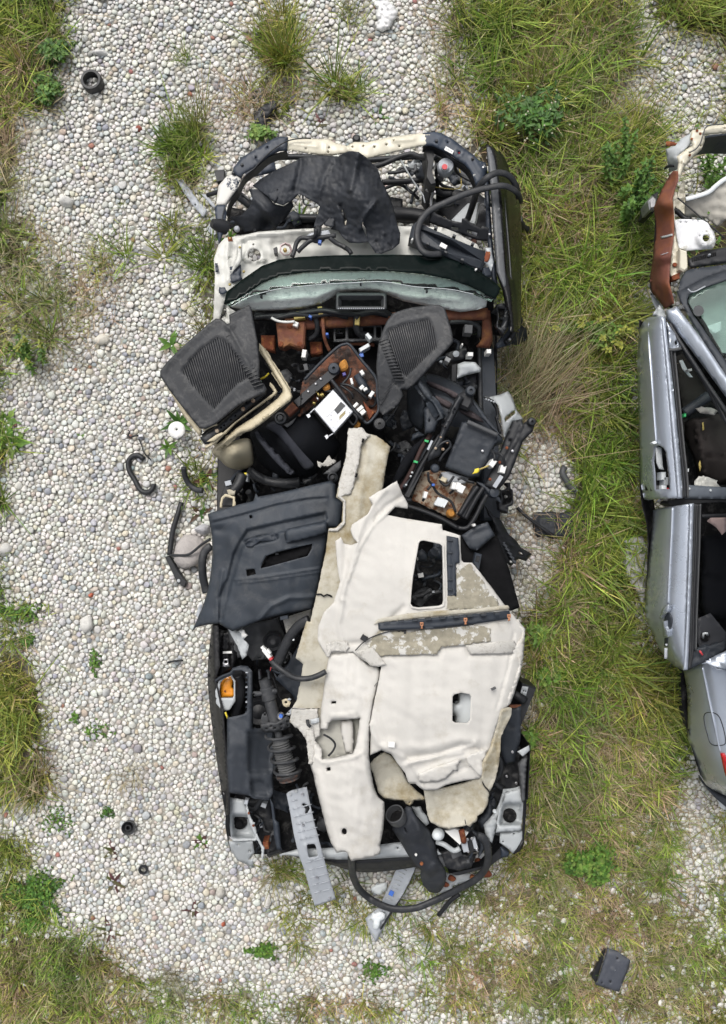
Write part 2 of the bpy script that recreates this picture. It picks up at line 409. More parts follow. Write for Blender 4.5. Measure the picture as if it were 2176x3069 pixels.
SEATG = mat('charcoal_vinyl', (.030, .036, .046), .55, .15, 6, bump=.2, bscale=500, dust=.08)
FROST = mat('frosted_plastic', (.70, .74, .76), .5, .04, 5)
SILVER = mat('silver_car_paint', (.45, .495, .57), .32, .05, 3, metal=.5, coat=.4, dust=.14)
GREENGLASS = glassmat('green_windscreen_glass', (.80, .90, .86))
CLEARGLASS = glassmat('pale_windscreen_glass', (.82, .90, .87))
FRIT = mat('black_frit_glass', (.004, .008, .0075), .2, .3, 4, spec=.08, dust=.04)
PINK = mat('pink_lamp_shell', (.55, .42, .42), .4, .15, 12)
REDL = mat('red_lamp_lens', (.5, .01, .015), .2, .1, 8, coat=.6)
BAG = mat('white_plastic_bag', (.74, .74, .74), .35, .05, 8)
# ============================================================= ground
GX0, GX1, GY0, GY1 = -220, 2400, -220, 3290            # pebbled area in photo pixels (a margin beyond the frame)
def ellmask(pts, ells, o=1.25, w=.5):
    v = np.zeros(len(pts))
    for e in ells:
        d = np.sqrt(((pts[:, 0]-e[0])/e[2])**2 + ((pts[:, 1]-e[1])/e[3])**2)
        v = np.maximum(v, e[4]*np.clip((o-d)/w, 0, 1))
    return v
# x, y, rx, ry, density : where grass grows
GRASS = [(1650,120,225,280,1), (1640,420,210,200,1), (1770,640,230,260,1), (1720,950,180,240,.95), (1790,1330,120,220,.9), (1800,1640,140,240,.9),
    (1740,1960,170,280,.95), (1750,2330,215,230,.95), (1920,2200,140,280,.95), (2120,20,160,90,.9), (1900,500,100,180,.9), (2020,330,60,130,.3), (2400,800,400,900,.8), (2420,2700,300,500,.6),
    (1680,2590,190,120,.6), (1730,2840,380,230,.62), (1500,2970,240,100,.5), (2060,2920,150,180,.6), (1940,2560,110,140,.6), (1450,2700,100,60,.35),
    (40,90,140,170,1), (60,270,105,70,.85), (0,470,50,170,.65), (40,760,90,120,.55), (140,900,160,120,.34), (70,1010,110,70,.5), (-10,1330,40,110,.45), (-100,1200,100,900,.6),
    (0,1500,26,40,.5), (60,1830,70,50,.4), (20,1950,60,80,.3), (30,2150,90,170,.95), (70,2330,90,70,.7), (30,2560,70,60,.65), (120,2950,220,150,.85), (40,2740,110,110,.65),
    (400,3010,150,80,.5), (700,3020,150,60,.4), (1000,3030,200,50,.35), (1150,2740,80,50,.4), (880,2760,50,70,.3), (560,480,60,110,.7), (830,130,70,100,.7), (800,310,90,60,.5), (1040,270,60,40,.4),
    (620,830,40,190,.45), (540,720,50,70,.35), (330,790,60,100,.28), (1375,150,30,200,.45), (1600,1160,100,140,.6), (590,1430,45,90,.45), (1340,330,40,100,.25), (990,2700,80,50,.35), (880,2600,100,40,.3), (1320,2630,100,50,.4), (1050,60,40,30,.25), (1640,1440,70,170,.25), (2100,300,90,180,.22)]
GRAVEL_CLEAR = [(1838,2905,62,80,1), (2090,280,100,190,1), (1640,1480,85,190,1), (1580,1740,70,130,.8), (2100,2560,80,110,.8), (1480,2800,110,60,.6), (2150,470,80,90,.9), (2110,560,60,120,.8)]
def grassd(pts, o=1.25, w=.5):
    v = ellmask(pts, GRASS, o, w); c = ellmask(pts, GRAVEL_CLEAR)
    v = v*(1-.85*c)
    n = snoise(pts, 130, 5)*.55 + snoise(pts, 45, 6)*.45
    return np.clip(v + .26*n*np.clip(v*3, 0, 1)*np.where(v > .9, .35, 1), 0, 1)
# --- soil sheet reaching far beyond the frame
def soil_material():
    m = bpy.data.materials.new('soil_and_grit'); m.use_nodes = True; nt = m.node_tree; b = nt.nodes['Principled BSDF']; L = nt.links
    g = nd(nt, 'ShaderNodeNewGeometry')
    n = nd(nt, 'ShaderNodeTexNoise'); n.inputs['Scale'].default_value = 14; n.inputs['Detail'].default_value = 9; n.inputs['Roughness'].default_value = .75; L.new(g.outputs['Position'], n.inputs['Vector'])
    r = nd(nt, 'ShaderNodeValToRGB'); e = r.color_ramp.elements; e[0].position = .3; e[0].color = (.05, .044, .034, 1); e[1].position = .72; e[1].color = (.19, .17, .135, 1); L.new(n.outputs['Fac'], r.inputs[0])
    v = nd(nt, 'ShaderNodeTexVoronoi'); v.inputs['Scale'].default_value = 20; L.new(g.outputs['Position'], v.inputs['Vector'])
    L.new(r.outputs[0], b.inputs['Base Color']); b.inputs['Roughness'].default_value = .95; b.inputs['Specular IOR Level'].default_value = .1
    bp = nd(nt, 'ShaderNodeBump'); bp.inputs['Strength'].default_value = .8; bp.inputs['Distance'].default_value = .02; L.new(n.outputs['Fac'], bp.inputs['Height']); L.new(bp.outputs[0], b.inputs['Normal'])
    return m
def build_ground():
    n = 60; xs = np.linspace(-1, 1, n); xs = np.sign(xs)*np.abs(xs)**2.2*60
    V = [(x, y, -.004) for y in xs for x in xs]
    F = [[j*n+i, j*n+i+1, (j+1)*n+i+1, (j+1)*n+i] for j in range(n-1) for i in range(n-1)]
    o = link('ground', V, F, soil_material()); o['kind'] = 'structure'
    return o
ground = build_ground()
BEDM = vmat('ground_grit', .95, bump=.6, bscale=90, spec=.1)
def gravel_bed():
    xs, ys = np.arange(-420, 2600, 24.), np.arange(-420, 3500, 24.); gx, gy = np.meshgrid(xs, ys); P = np.stack([gx.ravel(), gy.ravel()], -1)
    g = np.clip((grassd(P, 1.35, .6)-.2)/.5, 0, 1)[:, None]; C = (1-g)*np.array([.34, .325, .29]) + g*np.array([.075, .062, .043])
    n = len(xs); F = [[j*n+i, (j+1)*n+i, (j+1)*n+i+1, j*n+i+1] for j in range(len(ys)-1) for i in range(n-1)]
    o = link('gravel_bed', W(P[:, 0], P[:, 1], np.full(len(P), .003)), F, BEDM, cols=C); o['kind'] = 'structure'
gravel_bed()
# --- pebbles: a packed field (every stone its own rounded cell between its neighbours)
PEB = vmat('pebble_stone', .75, bump=.25, bscale=55, spec=.3)
def pebble_colour(n, r):
    pal = np.array([(.69,.68,.64), (.65,.645,.615), (.73,.72,.67), (.56,.56,.54), (.45,.465,.48), (.62,.58,.49), (.34,.355,.37), (.50,.44,.36), (.44,.375,.34), (.36,.18,.14), (.66,.63,.55)])
    p = np.array([.28, .23, .15, .14, .075, .05, .03, .016, .010, .003, .03]); p /= p.sum()
    c = pal[r.choice(len(pal), n, p=p)]*r.uniform(.92, 1.06, (n, 1)); return np.clip(c + r.normal(0, .012, (n, 3)), .02, .8)
def pebbles():
    r = np.random.default_rng(21); S = 12.6
    nx, ny = int((GX1-GX0)/S), int((GY1-GY0)/(S*.87))
    gx, gy = np.meshgrid(np.arange(nx)*S+GX0, np.arange(ny)*S*.87+GY0); gx = gx + (np.arange(ny) % 2)[:, None]*S*.5
    P = np.stack([gx.ravel(), gy.ravel()], -1); P += r.normal(0, S*.27, P.shape)
    R = np.clip(r.lognormal(math.log(S*.5), .24, len(P)), S*.26, S*1.05)
    # thin out: drop points that sit inside a bigger stone; jitter makes sizes uneven
    cell = S*2.2; key = lambda p: (int(p[0]//cell), int(p[1]//cell))
    order = np.argsort(-R); grid = {}; keep = []
    for i in order:
        kx, ky = key(P[i]); ok = True
        for a in (-1, 0, 1):
            for b in (-1, 0, 1):
                for j in grid.get((kx+a, ky+b), ()):
                    if (P[i, 0]-P[j, 0])**2 + (P[i, 1]-P[j, 1])**2 < (.62*(R[i]+R[j]))**2: ok = False; break
                if not ok: break
            if not ok: break
        if ok: keep.append(i); grid.setdefault((kx, ky), []).append(i)
    keep = np.array(keep)
    gd = grassd(P); infr = (P[:, 0] > -40) & (P[:, 0] < 2220) & (P[:, 1] > -40) & (P[:, 1] < 3110)
    K = 8; ang = np.arange(K)*2*math.pi/K
    D = np.stack([np.cos(ang), np.sin(ang)], -1)
    cells = []
    for i in keep:
        if r.random() < np.interp(gd[i], [.3, .6, .8], [0, .7, .985]): continue
        kx, ky = key(P[i]); nb = [j for a in (-1, 0, 1) for b in (-1, 0, 1) for j in grid.get((kx+a, ky+b), ()) if j != i]
        Q = P[nb]-P[i]; d = np.linalg.norm(Q, axis=1); off = (d*d + R[i]**2 - R[nb]**2)/(2*d) - .3
        u = Q/d[:, None]; c = D@u.T
        rad = np.where(c > .08, off[None]/np.maximum(c, .08), 1e9).min(1)
        ph = r.uniform(0, 3.14); rad = np.minimum(rad, R[i]*(1.25+1.0*np.cos(ang-ph)**2))
        rad = np.maximum(rad, R[i]*.35)
        rad = .8*rad + .1*np.roll(rad, 1) + .1*np.roll(rad, -1)
        rad *= r.uniform(.94, 1.0)
        cells.append((i, rad))
    n = len(cells); cols = pebble_colour(n, r)
    prof = [(1.0, -.35), (1.0, .45), (.72, .92)]
    def mesh(i, rad):
        h = rad.mean()*r.uniform(.55, .95)*m2(0); zc = h*.35 + r.uniform(-.004, .004)
        tilt = r.normal(0, .28, 2); V = []
        sh = r.normal(0, .11, K)
        for s, zz in prof:
            xy = P[i] + D*(rad*s*(1+sh*(.4 if s > .9 else 1)))[:, None]
            z = zc + zz*h + ((xy-P[i])@tilt)*m2(0)*min(1, .9+zz*.1)
            V.append(W(xy[:, 0], xy[:, 1], np.maximum(z, -.02)))
        top = W(P[i][None, 0], P[i][None, 1], np.array([zc + h*.97]))
        return np.vstack(V + [top])
    FA = []
    for k in range(2):
        for j in range(K): FA.append((k*K+j, k*K+(j+1) % K, (k+1)*K+(j+1) % K)); FA.append((k*K+j, (k+1)*K+(j+1) % K, (k+1)*K+j))
    for j in range(K): FA.append((2*K+j, 2*K+(j+1) % K, 3*K))
    FA = np.array(FA)[:, ::-1]; NV = 3*K+1
    area = np.array([(c[1].mean()**2 if infr[c[0]] and gd[c[0]] < .3 and not (620 < P[c[0]][0] < 1560 and 420 < P[c[0]][1] < 2560) else 0) for c in cells])
    big = set(np.argsort(-area)[:300].tolist())
    VV, CC = [], []
    for k, (i, rad) in enumerate(cells):
        v = mesh(i, rad); c = np.repeat(cols[k][None], NV, 0)
        if k in big:
            link('pebble', v, FA.tolist(), PEB, ground, cols=c)
        else: VV.append(v); CC.append(c)
    m = len(VV); V = np.vstack(VV); F = (FA[None] + (np.arange(m)*NV)[:, None, None]).reshape(-1, 3)
    o = link('gravel', V, F.tolist(), PEB, cols=np.vstack(CC)); setp(o, 'loose white and grey pebbles covering the yard', 'gravel', kind='stuff')
pebbles()
# --- single large stones
def rock(t, x, y, rx, ry, h, rot, label, col=(.6, .59, .56), seed=1, z=0.0, name='rock', mt=None):
    r = np.random.default_rng(seed); bm = bmesh.new(); bmesh.ops.create_icosphere(bm, subdivisions=3, radius=1)
    s = m2(0)/TILES[t][2]; p = q(t, [(x, y)])[0]; c = w1(p[0], p[1], z); a = math.radians(-rot)
    dirs = r.normal(0, 1, (9, 3)); dirs /= np.linalg.norm(dirs, axis=1, keepdims=True); lim = r.uniform(.66, .92, 9)
    for v in bm.verts:
        u = np.array(v.co); k = 1.0
        for dd, l in zip(dirs, lim):
            e = u@dd
            if e > l: u = u - dd*(e-l)*.85
        u = u*(1+.05*math.sin(7*u[0]+seed)*math.cos(6*u[1]))
        X, Y = u[0]*rx*s, u[1]*ry*s
        v.co = (c.x + X*math.cos(a)-Y*math.sin(a), c.y + X*math.sin(a)+Y*math.cos(a), c.z + max(u[2], -.35)*h + .3*h)
    V = [tuple(v.co) for v in bm.verts]; F = [[q_.index for q_ in f.verts] for f in bm.faces]; bm.free()
    o = link(name, V, F, mt or mat('rock_%d' % seed, col, .85, .16, 14, bump=.6, bscale=40, col2=tuple(k*.75 for k in col), thr=.6, fine=60, soft=.08))
    return setp(o, label, 'rock')
rock('a', 470, 1410, 52, 42, .07, 10, 'lumpy white rock among the pebbles beside an amber stone', (.66, .65, .62), 1)
rock('c', 30, 570, 62, 50, .05, 0, 'large pale rough rock by a patch of bare soil', (.55, .54, .52), 2)
rock('c', 612, 1090, 50, 62, .05, 8, 'pale triangular rock lying flat on open gravel', (.58, .57, .54), 3)
rock('c', 1330, 590, 120, 125, .10, 0, 'big speckled pinkish grey boulder half under the door trim panel', (.42, .39, .375), 4)
rock('c', 1410, 430, 55, 42, .07, 0, 'bluish white rock above the speckled boulder', (.5, .5, .52), 5)
rock('b', 1045, 128, 72, 36, .025, 15, 'flat grey slab of stone on the gravel near thin grass', (.32, .32, .31), 6)
rock('b', 715, 745, 58, 44, .05, 0, 'cream coloured rock partly hidden by dry grass', (.6, .57, .5), 7)
rock('b', 238, 420, 34, 48, .03, -20, 'thin pale flake of stone in the dry grass', (.5, .52, .5), 8)
rock('b', 690, 485, 36, 42, .03, 0, 'flat fawn stone between grass stems', (.45, .43, .39), 9)
rock('d', 1110, 150, 45, 30, .03, 25, 'wedge shaped grey stone on gravel beside the black car side', (.36, .37, .38), 10)
rock('d', 1540, 1320, 36, 45, .04, 0, 'smooth round beige stone near the rear corner of the wreck', (.5, .49, .44), 11)
rock('a', 700, 378, 62, 22, .04, 0, 'long white stone above the black ring', (.62, .62, .6), 12)
rock('H', 1600, 310, 70, 100, .05, 0, 'broad grey stone in the weeds right of the white headliner', (.36, .36, .37), 13)
rock('f', 1152, 292, 26, 20, .04, 0, 'small white rock at the edge of grass and gravel', (.62, .6, .56), 14)
rock('I', 550, 1212, 36, 42, .05, 0, 'rounded white stone below the wreck near the grey trim plank', (.6, .58, .55), 15)
rock('I', 172, 1135, 40, 46, .05, 0, 'grey beige stone by dry foxtail grass under the car corner', (.46, .44, .4), 16)
rock('I', 190, 1395, 17, 23, .03, 0, 'single bright orange red brick chip near the bottom of the gravel', (.42, .12, .07), 17)
rock('c', 638, 890, 19, 19, .03, 0, 'orange red brick chip alone on the open white gravel', (.42, .12, .07), 18)
rock('a', 968, 900, 22, 20, .03, 0, 'dark red stone left of the grass tuft', (.33, .11, .08), 19)
# ============================================================= the wreck: body shell
wreck = thing('wrecked_car', 'stripped black car shell without hood, roof or doors, heaped with torn interior scraps', 'car', 'X', 1100, 1500, 0)
def W_(name, *a, **k): return sheet(name, *a, parent=wreck, **k)
# floor and inner walls
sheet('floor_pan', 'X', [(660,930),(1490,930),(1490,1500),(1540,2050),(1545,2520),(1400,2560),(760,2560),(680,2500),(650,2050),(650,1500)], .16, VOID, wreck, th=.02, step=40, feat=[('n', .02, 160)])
prism('tunnel', 'X', [(1010,940),(1150,940),(1150,1600),(1010,1600)], .16, .34, CARPET, wreck, .02)
# front end
sheet('front_crossmember', 'X', [(861,411),(880,414),(984,417),(1006,428),(1040,437),(1062,425),(1100,426),(1166,411),(1266,398),(1303,395),(1302,436),(1262,438),(1100,476),(1043,458),(1000,466),(960,465),(907,458),(862,451)], .74, CREAM, wreck, th=.03, step=5,
      holes=[circle(*p, 3.2, 9) for p in ((917,446),(986,442),(984,456),(1056,439),(1089,437),(1158,433),(1197,438),(1122,440),(1180,420))], feat=[('e', 5, .012), ('r', [(975,432),(975,462)], 5, .006), ('r', [(1180,421),(1240,416)], 6, .008), ('r', [(870,430),(950,440)], 4, .006), ('r', [(1040,430),(1046,462)], 6, -.012), ('n', .003, 60)])
sheet('support_corner', 'A', [(712,136),(655,132),(600,145),(520,195),(430,245),(380,275),(320,320),(270,385),(262,430),(330,470),(350,440),(450,380),(560,290),(640,255),(706,246)], .74, DARKB, wreck, th=.03, step=8,
      holes=[circle(450, 305, 9, 9), circle(545, 218, 8, 9)], feat=[('e', 5, .006), ('r', [(430,280),(470,380)], 12, .01), ('r', [(590,160),(640,240)], 10, .01)])
sheet('support_corner', 'A', [(262,430),(330,470),(300,560),(240,640),(205,690),(130,690),(137,610),(150,530),(215,455)], .735, CHIP, wreck, th=.03, step=7, feat=[('e', 5, .006)])
sheet('support_corner', 'A', [(132,688),(205,690),(215,760),(205,840),(180,940),(148,1010),(140,930),(124,800),(118,715)], .74, CHIPD, wreck, th=.03, step=6, feat=[('e', 5, .006)])
wall('support_wall', 'A', [(215,760,.72),(245,655,.72),(305,570,.72),(352,470,.72),(455,388,.72),(560,300,.72),(705,252,.72)], .63, BLACKP, wreck)
bolts('bolt', 'A', [(340,365), (268,432)], 11, .74, DSTEEL, wreck)
bolts('bolt', 'B', [(857,315), (563,172)], 11, .745, DSTEEL, wreck)
tube('release_cable', 'A', [(900,148,.76),(820,148,.765),(720,165,.765),(640,205,.76),(560,265,.755),(480,345,.75),(430,405,.745)], 2, BLACKP, wreck, 6)
tube('release_cable', 'A', [(300,560,.73),(235,650,.74),(190,740,.75),(170,860,.76)], 1.6, RUBBER, wreck, 6)
sheet('support_corner', 'B', [(545,92),(600,104),(690,150),(770,212),(850,272),(920,330),(962,345),(978,400),(960,460),(925,500),(885,535),(870,485),(835,410),(785,355),(705,305),(620,252),(535,212),(455,205),(452,105)], .74, CHIPD, wreck, th=.03, step=8,
      holes=[circle(563, 172, 8, 9), circle(748, 262, 13, 10), circle(655, 180, 6, 8)], feat=[('e', 5, .006), ('r', [(600,110),(560,215)], 12, .008), ('r', [(860,300),(930,420)], 16, .01), ('b', 748, 262, 24, 24, .008)])
lathe('grommet', 'B', 748, 262, .725, [(14, 0), (14, .008), (8, .012)], RED, wreck, 12)
prism('paper_label', 'B', [(640,210),(706,248),(693,276),(626,240)], .75, .7545, WHITEPL, wreck, .001)
for k in range(4):
    box('print_line', 'B', 648+k*13, 234+k*7.5, 9, 5, 28, .7545, .7552, DGREY, wreck, .0002)
wall('support_wall', 'B', [(455,215,.72),(540,222,.72),(620,262,.72),(700,312,.72),(780,365,.72),(830,415,.72),(866,490,.72),(885,540,.72)], .64, BLACKP, wreck)
# right rail under the fender
sheet('fender_rail', 'B', [(925,345),(962,350),(975,420),(995,480),(1000,680),(1012,880),(1022,1010),(1062,1340),(1010,1300),(985,1040),(960,880),(965,700),(955,600),(930,500)], .72, DARKB, wreck, th=.04, step=8, feat=[('e', 10, .015), ('r', [(975,520),(985,860)], 8, .012)], holes=[[(935,430),(948,430),(950,500),(938,500)]])
bolts('bolt', 'B', [(940,388), (992,930)], 10, .735, STEEL, wreck)
# fender: flat top flange, then rolls over to the side
def fender_z(p):
    t = TILES['B']; x = (p[:, 0]-t[0])*t[2]; y = (p[:, 1]-t[1])*t[2]
    left = np.interp(y, [195, 330, 600, 1000, 1230, 1400, 1624], [965, 975, 1000, 1030, 1046, 1105, 1160])
    d = x-left; fl = np.interp(y, [195, 600, 1300, 1624], [60, 82, 72, 10])
    k = np.maximum(d-fl, 0)
    z = .80 - .02*np.exp(-d/8) - .0001*d - .00150*k - 3.2e-6*k*k
    z -= .03*np.clip((330-y)/140, 0, 1)*np.clip(d/100, 0, 1)
    return z + .010*np.exp(-((k-55)/9)**2)
fend = sheet('fender', 'B', [(965,195),(1000,205),(1040,240),(1075,262),(1112,292),(1145,370),(1165,440),(1205,520),(1225,580),(1245,680),(1255,900),(1258,1100),(1250,1300),(1252,1620),(1235,1720),(1165,1720),(1150,1560),(1118,1490),(1100,1390),(1068,1300),(1046,1230),(1030,1000),(1015,800),(1000,600),(990,450),(975,330)], fender_z, GLOSSK, wreck, th=.004, step=6)
sheet('fender_sky_sheen', 'B', [(972,215),(1000,222),(1030,300),(1052,420),(1068,600),(1085,800),(1102,1000),(1120,1230),(1128,1340),(1112,1360),(1080,1290),(1052,1225),(1036,1000),(1021,800),(1006,600),(996,450),(981,330)], lambda p: fender_z(p)+.005, SHEENK, fend, th=.004, step=6)  # added grey overlay: sky reflection on the upward face put into its colour
tube('crease_highlight', 'B', [(1108,590,.735),(1130,800,.735),(1155,1100,.735),(1172,1350,.735),(1188,1600,.735)], 2.2, DGREY, wreck, 6, flat=.6)  # thin grey tube stands in for the highlight along the fender crease
# engine bay remains
tube('coolant_pipe', 'B', [(0,385,.45),(120,360,.47),(260,300,.5),(360,275,.52),(430,300,.55),(500,310,.6)], 8, RUBBER, wreck)
tube('coolant_pipe', 'B', [(120,505,.3),(260,500,.3),(400,490,.3),(480,485,.32)], 9, BLACKP, wreck)
prism('front_post', 'B', [(468,225),(545,232),(545,300),(530,420),(560,520),(520,530),(480,470),(490,330)], .25, .68, BLACKP, wreck, .01)
sheet('air_baffle', 'B', [(470,330),(480,480),(400,470),(385,440)], [(470,330,.5),(480,480,.45),(385,440,.3)], DARKB, wreck, step=12)
tube('thin_rod', 'B', [(262,300,.5),(300,370,.48),(360,470,.46),(420,560,.45),(455,610,.44),(470,672,.43)], 2.3, FROST, wreck, 6)
tube('brake_line', 'B', [(520,715,.5),(522,640,.52),(532,590,.55),(490,570,.55),(480,560,.55)], 4.5, STEEL, wreck, 6)
lathe('fitting', 'B', 545, 595, .54, [(14, 0), (14, .02), (8, .03)], STEEL, wreck, 10)
lathe('fitting', 'B', 492, 570, .54, [(12, 0), (12, .02), (6, .03)], STEEL, wreck, 10)
rs = lathe('fluid_reservoir', 'B', 628, 420, .58, [(50, 0), (62, .02), (68, .06), (66, .085), (58, .1), (30, .104)], GREYP, wreck, 24)
lathe('cap', 'B', 630, 385, .684, [(34, 0), (34, .016), (28, .02)], GREYP, rs, 20); lathe('cap_label', 'B', 630, 380, .704, [(24, 0), (22, .006)], RED, rs, 16)
tube('hose', 'B', [(600,470,.45),(570,500,.4),(560,560,.36),(610,600,.34),(690,600,.34)], 10, BLACKP, wreck)
sheet('splash_panel', 'B', [(690,345),(760,360),(840,430),(870,520),(800,530),(730,480)], .32, DGREY, wreck, step=14, feat=[('n', .03, 60)])
tube('thin_wire', 'B', [(450,540,.35),(560,545,.4),(700,560,.45),(760,540,.42),(760,450,.36),(740,350,.35)], 1.6, TAPE, wreck, 5)
prism('battery_tray', 'B', [(690,800),(820,668),(915,660),(905,760),(885,850),(700,850)], .40, .52, LGREY, wreck, .015)
sheet('inner_wheel_arch', 'B', [(560,540),(900,590),(965,640),(975,880),(700,850),(560,700)], .30, BLACKP, wreck, step=20, feat=[('n', .03, 100)])
sheet('subframe', 'A', [(330,300),(600,320),(620,420),(400,470),(340,400)], .35, DARKB, wreck, step=14, feat=[('n', .02, 50)])
sheet('subframe', 'A', [(230,700),(400,740),(900,800),(960,880),(300,930),(215,860)], .14, VOID, wreck, step=20, feat=[('n', .03, 90)])
tube('engine_cradle', 'X', [(680,560,.2),(800,640,.16),(950,655,.15),(1100,640,.15),(1250,655,.16),(1420,600,.2)], 14, DSTEEL, wreck)
tube('engine_cradle', 'X', [(1160,640,.3),(1240,645,.3),(1290,655,.32)], 22, BLACKP, wreck)
lathe('bump_stop', 'A', 225, 880, .70, [(30, 0), (55, .01), (60, .05), (40, .10), (36, .11)], BLACKP, wreck, 14, axis=(-.8, .1, .6))
lathe('horn', 'A', 300, 890, .66, [(22, 0), (24, .02), (12, .03)], GREYP, wreck, 12)
prism('bracket', 'X', [(641,510),(672,507),(672,540),(650,545)], .5, .56, BLACKP, wreck); tube('bracket_arm', 'X', [(622,585,.45),(660,572,.5),(690,550,.52)], 7, BLACKP, wreck)
for pts in ([(170,430,.3),(260,420,.32),(380,400,.3),(450,420,.3)], [(130,560,.22),(250,520,.25),(330,560,.24),(420,640,.25)], [(560,300,.6),(600,330,.5),(560,420,.4),(600,520,.35),(700,560,.3)], [(700,330,.55),(730,420,.4),(800,470,.38),(860,500,.4)], [(480,660,.4),(560,680,.42),(640,700,.4),(700,680,.38)]): tube('hose', 'B', pts, 5, RUBBER, wreck, 7)
sheet('heat_shield', 'B', [(330,330),(420,320),(450,380),(390,430),(340,400)], .28, LGREY, wreck, step=8, feat=[('n', .03, 50)])
sheet('ground_mat', 'B', [(180,620),(290,640),(290,720),(200,730)], .2, BLACKP, wreck, step=10)
# cowl: pale panel with strut tower hole
cow = sheet('cowl_panel', 'A', [(150,1010),(200,955),(330,937),(470,905),(760,885),(960,875),(1130,868),(1480,865),(1620,860),(1730,862),(2000,870),(2250,1010),(2390,1300),(2300,1420),(1900,1180),(1600,1150),(1090,1150),(800,1165),(560,1240),(350,1370),(200,1480),(150,1640),(105,1640),(115,1430),(120,1250),(110,1130)], [(300,1000,.72),(700,960,.70),(1100,960,.66),(1500,980,.66),(1900,1000,.66),(200,1400,.76),(500,1150,.70),(900,1100,.66),(1600,1100,.66),(2300,1350,.7),(130,1200,.76),(120,1600,.74)], WHITEP, wreck, th=.005, step=9,
      holes=[circle(438, 1097, 54, 20), circle(232, 1118, 8, 8), circle(355, 1138, 8, 8), circle(433, 1008, 8, 8), circle(521, 1138, 8, 8)],
      feat=[('p', [(395,985),(475,985),(545,1130),(520,1150),(350,1150),(335,1130)], 14, .022), ('r', [(340,960),(480,925),(760,905),(1100,890)], 16, .03), ('r', [(230,960),(220,1100),(235,1300)], 22, .022), ('r', [(300,990),(290,1130),(255,1250)], 12, .02), ('r', [(600,1010),(900,1000),(1350,1030)], 30, -.02), ('r', [(1680,930),(1860,1000)], 20, -.02), ('n', .006, 120), ('r', [(560,960),(575,1100)], 14, .012)])
sheet('paint_chip', 'A', [(120,1160),(140,1160),(150,1230),(125,1235)], .775, DARKB, wreck, th=.002, step=6)
sheet('paint_chip', 'A', [(150,1360),(205,1355),(225,1400),(180,1415),(150,1400)], .785, DARKB, wreck, th=.002, step=6, jit=1)
sheet('hinge_bracket', 'A', [(250,1250),(270,1160),(300,1090),(300,1010),(340,1000),(340,1130),(325,1170),(275,1215)], .795, WHITEP, wreck, th=.004, step=7, feat=[('e', 10, .012)])
sheet('hinge_bracket', 'A', [(240,1190),(330,1170),(330,1260),(345,1290),(265,1320),(240,1310)], .765, DARKB, wreck, th=.01, step=7, feat=[('n', .008, 30)])
sheet('rust_patch', 'A', [(218,950),(262,948),(268,985),(230,985)], .79, RUST, wreck, th=.003, step=6, jit=.8)
bolts('bolt', 'A', [(243, 962), (240, 1335), (355, 1230), (322, 1035)], 9, .785, TAPE, wreck)
lm = lathe('lamp_holder', 'A', 690, 1058, .74, [(46, 0), (50, .015), (54, .04), (46, .045), (40, .01)], PINK, wreck, 7, axis=(.2, -.1, 1), cap=False)
lathe('bulb', 'A', 690, 1060, .745, [(16, 0), (16, .02), (8, .03)], TAPE, lm, 8)
prism('plug', 'A', [(592,1040),(622,1025),(625,1085),(600,1085)], .72, .77, BLACKP, wreck)
for pts in ([(940,880,.86),(935,930,.84),(900,960,.80),(820,955,.79),(780,1000,.78),(765,1060,.78),(745,1110,.78)], [(1100,935,.80),(1000,950,.80),(900,975,.80),(840,1020,.79),(790,1070,.78)], [(1050,955,.80),(1110,1000,.79),(1170,1030,.79),(1210,1060,.78),(1225,1085,.78)], [(880,960,.79),(960,985,.79),(1000,960,.79)]):
    tube('wiring_harness', 'A', pts, 7, RUBBER, wreck, 7)
sheet('harness_bracket', 'A', [(860,940),(900,915),(1040,890),(1060,930),(1100,935),(1060,960),(930,955)], .785, GREYP, wreck, step=8, th=.006)
box('connector', 'A', 970, 985, 26, 30, 10, .77, .81, BLUE, wreck); box('connector', 'A', 1165, 1020, 34, 26, 40, .77, .81, BLACKP, wreck)
# windscreen remnant over white firewall insulation
INS = [(190,1490),(300,1440),(420,1340),(640,1268),(900,1235),(1150,1228),(1500,1228),(1800,1255),(2050,1300),(2250,1380),(2330,1450),(2320,1515),(2240,1540),(2110,1558),(1990,1535),(1800,1500),(1650,1470),(1540,1425),(1450,1390),(1250,1385),(1130,1395),(1050,1450),(980,1490),(860,1522),(700,1538),(560,1545),(420,1545),(260,1520)]
sheet('firewall_insulation', 'A', INS, [(300,1470,.74),(700,1400,.77),(700,1530,.70),(1250,1260,.80),(1250,1380,.72),(1800,1330,.78),(1900,1510,.70),(2200,1430,.74),(2150,1550,.70),(500,1530,.70)], INSUL, wreck, th=.02, step=8,
      feat=[('r', [(350,1480),(700,1450),(950,1430),(1100,1370),(1400,1360),(1560,1390),(1700,1430),(2100,1450)], 22, .022), ('n', .006, 55), ('e', 14, .02), ('r', [(960,1480),(1060,1420),(1120,1385)], 18, -.02)])
GL = [(190,1492),(215,1392),(330,1300),(500,1182),(640,1132),(800,1110),(1090,1096),(1624,1091),(1740,1094),(2020,1106),(2220,1200),(2360,1290),(2440,1362),(2425,1400),(2395,1450),(2360,1470)]
GLOW = [(2220,1412),(2020,1372),(1740,1350),(1490,1312),(1250,1318),(1000,1332),(800,1350),(620,1372),(400,1432),(255,1512)]
GZ = [(200,1480,.84),(700,1130,.84),(1300,1095,.85),(2020,1110,.84),(2430,1400,.84),(1300,1320,.92),(700,1350,.90),(2000,1370,.90),(300,1460,.85)]
ws = sheet('windscreen', 'A', GL + GLOW, GZ, GREENGLASS, wreck, th=.005, step=12, smooth=False, jit=.4)
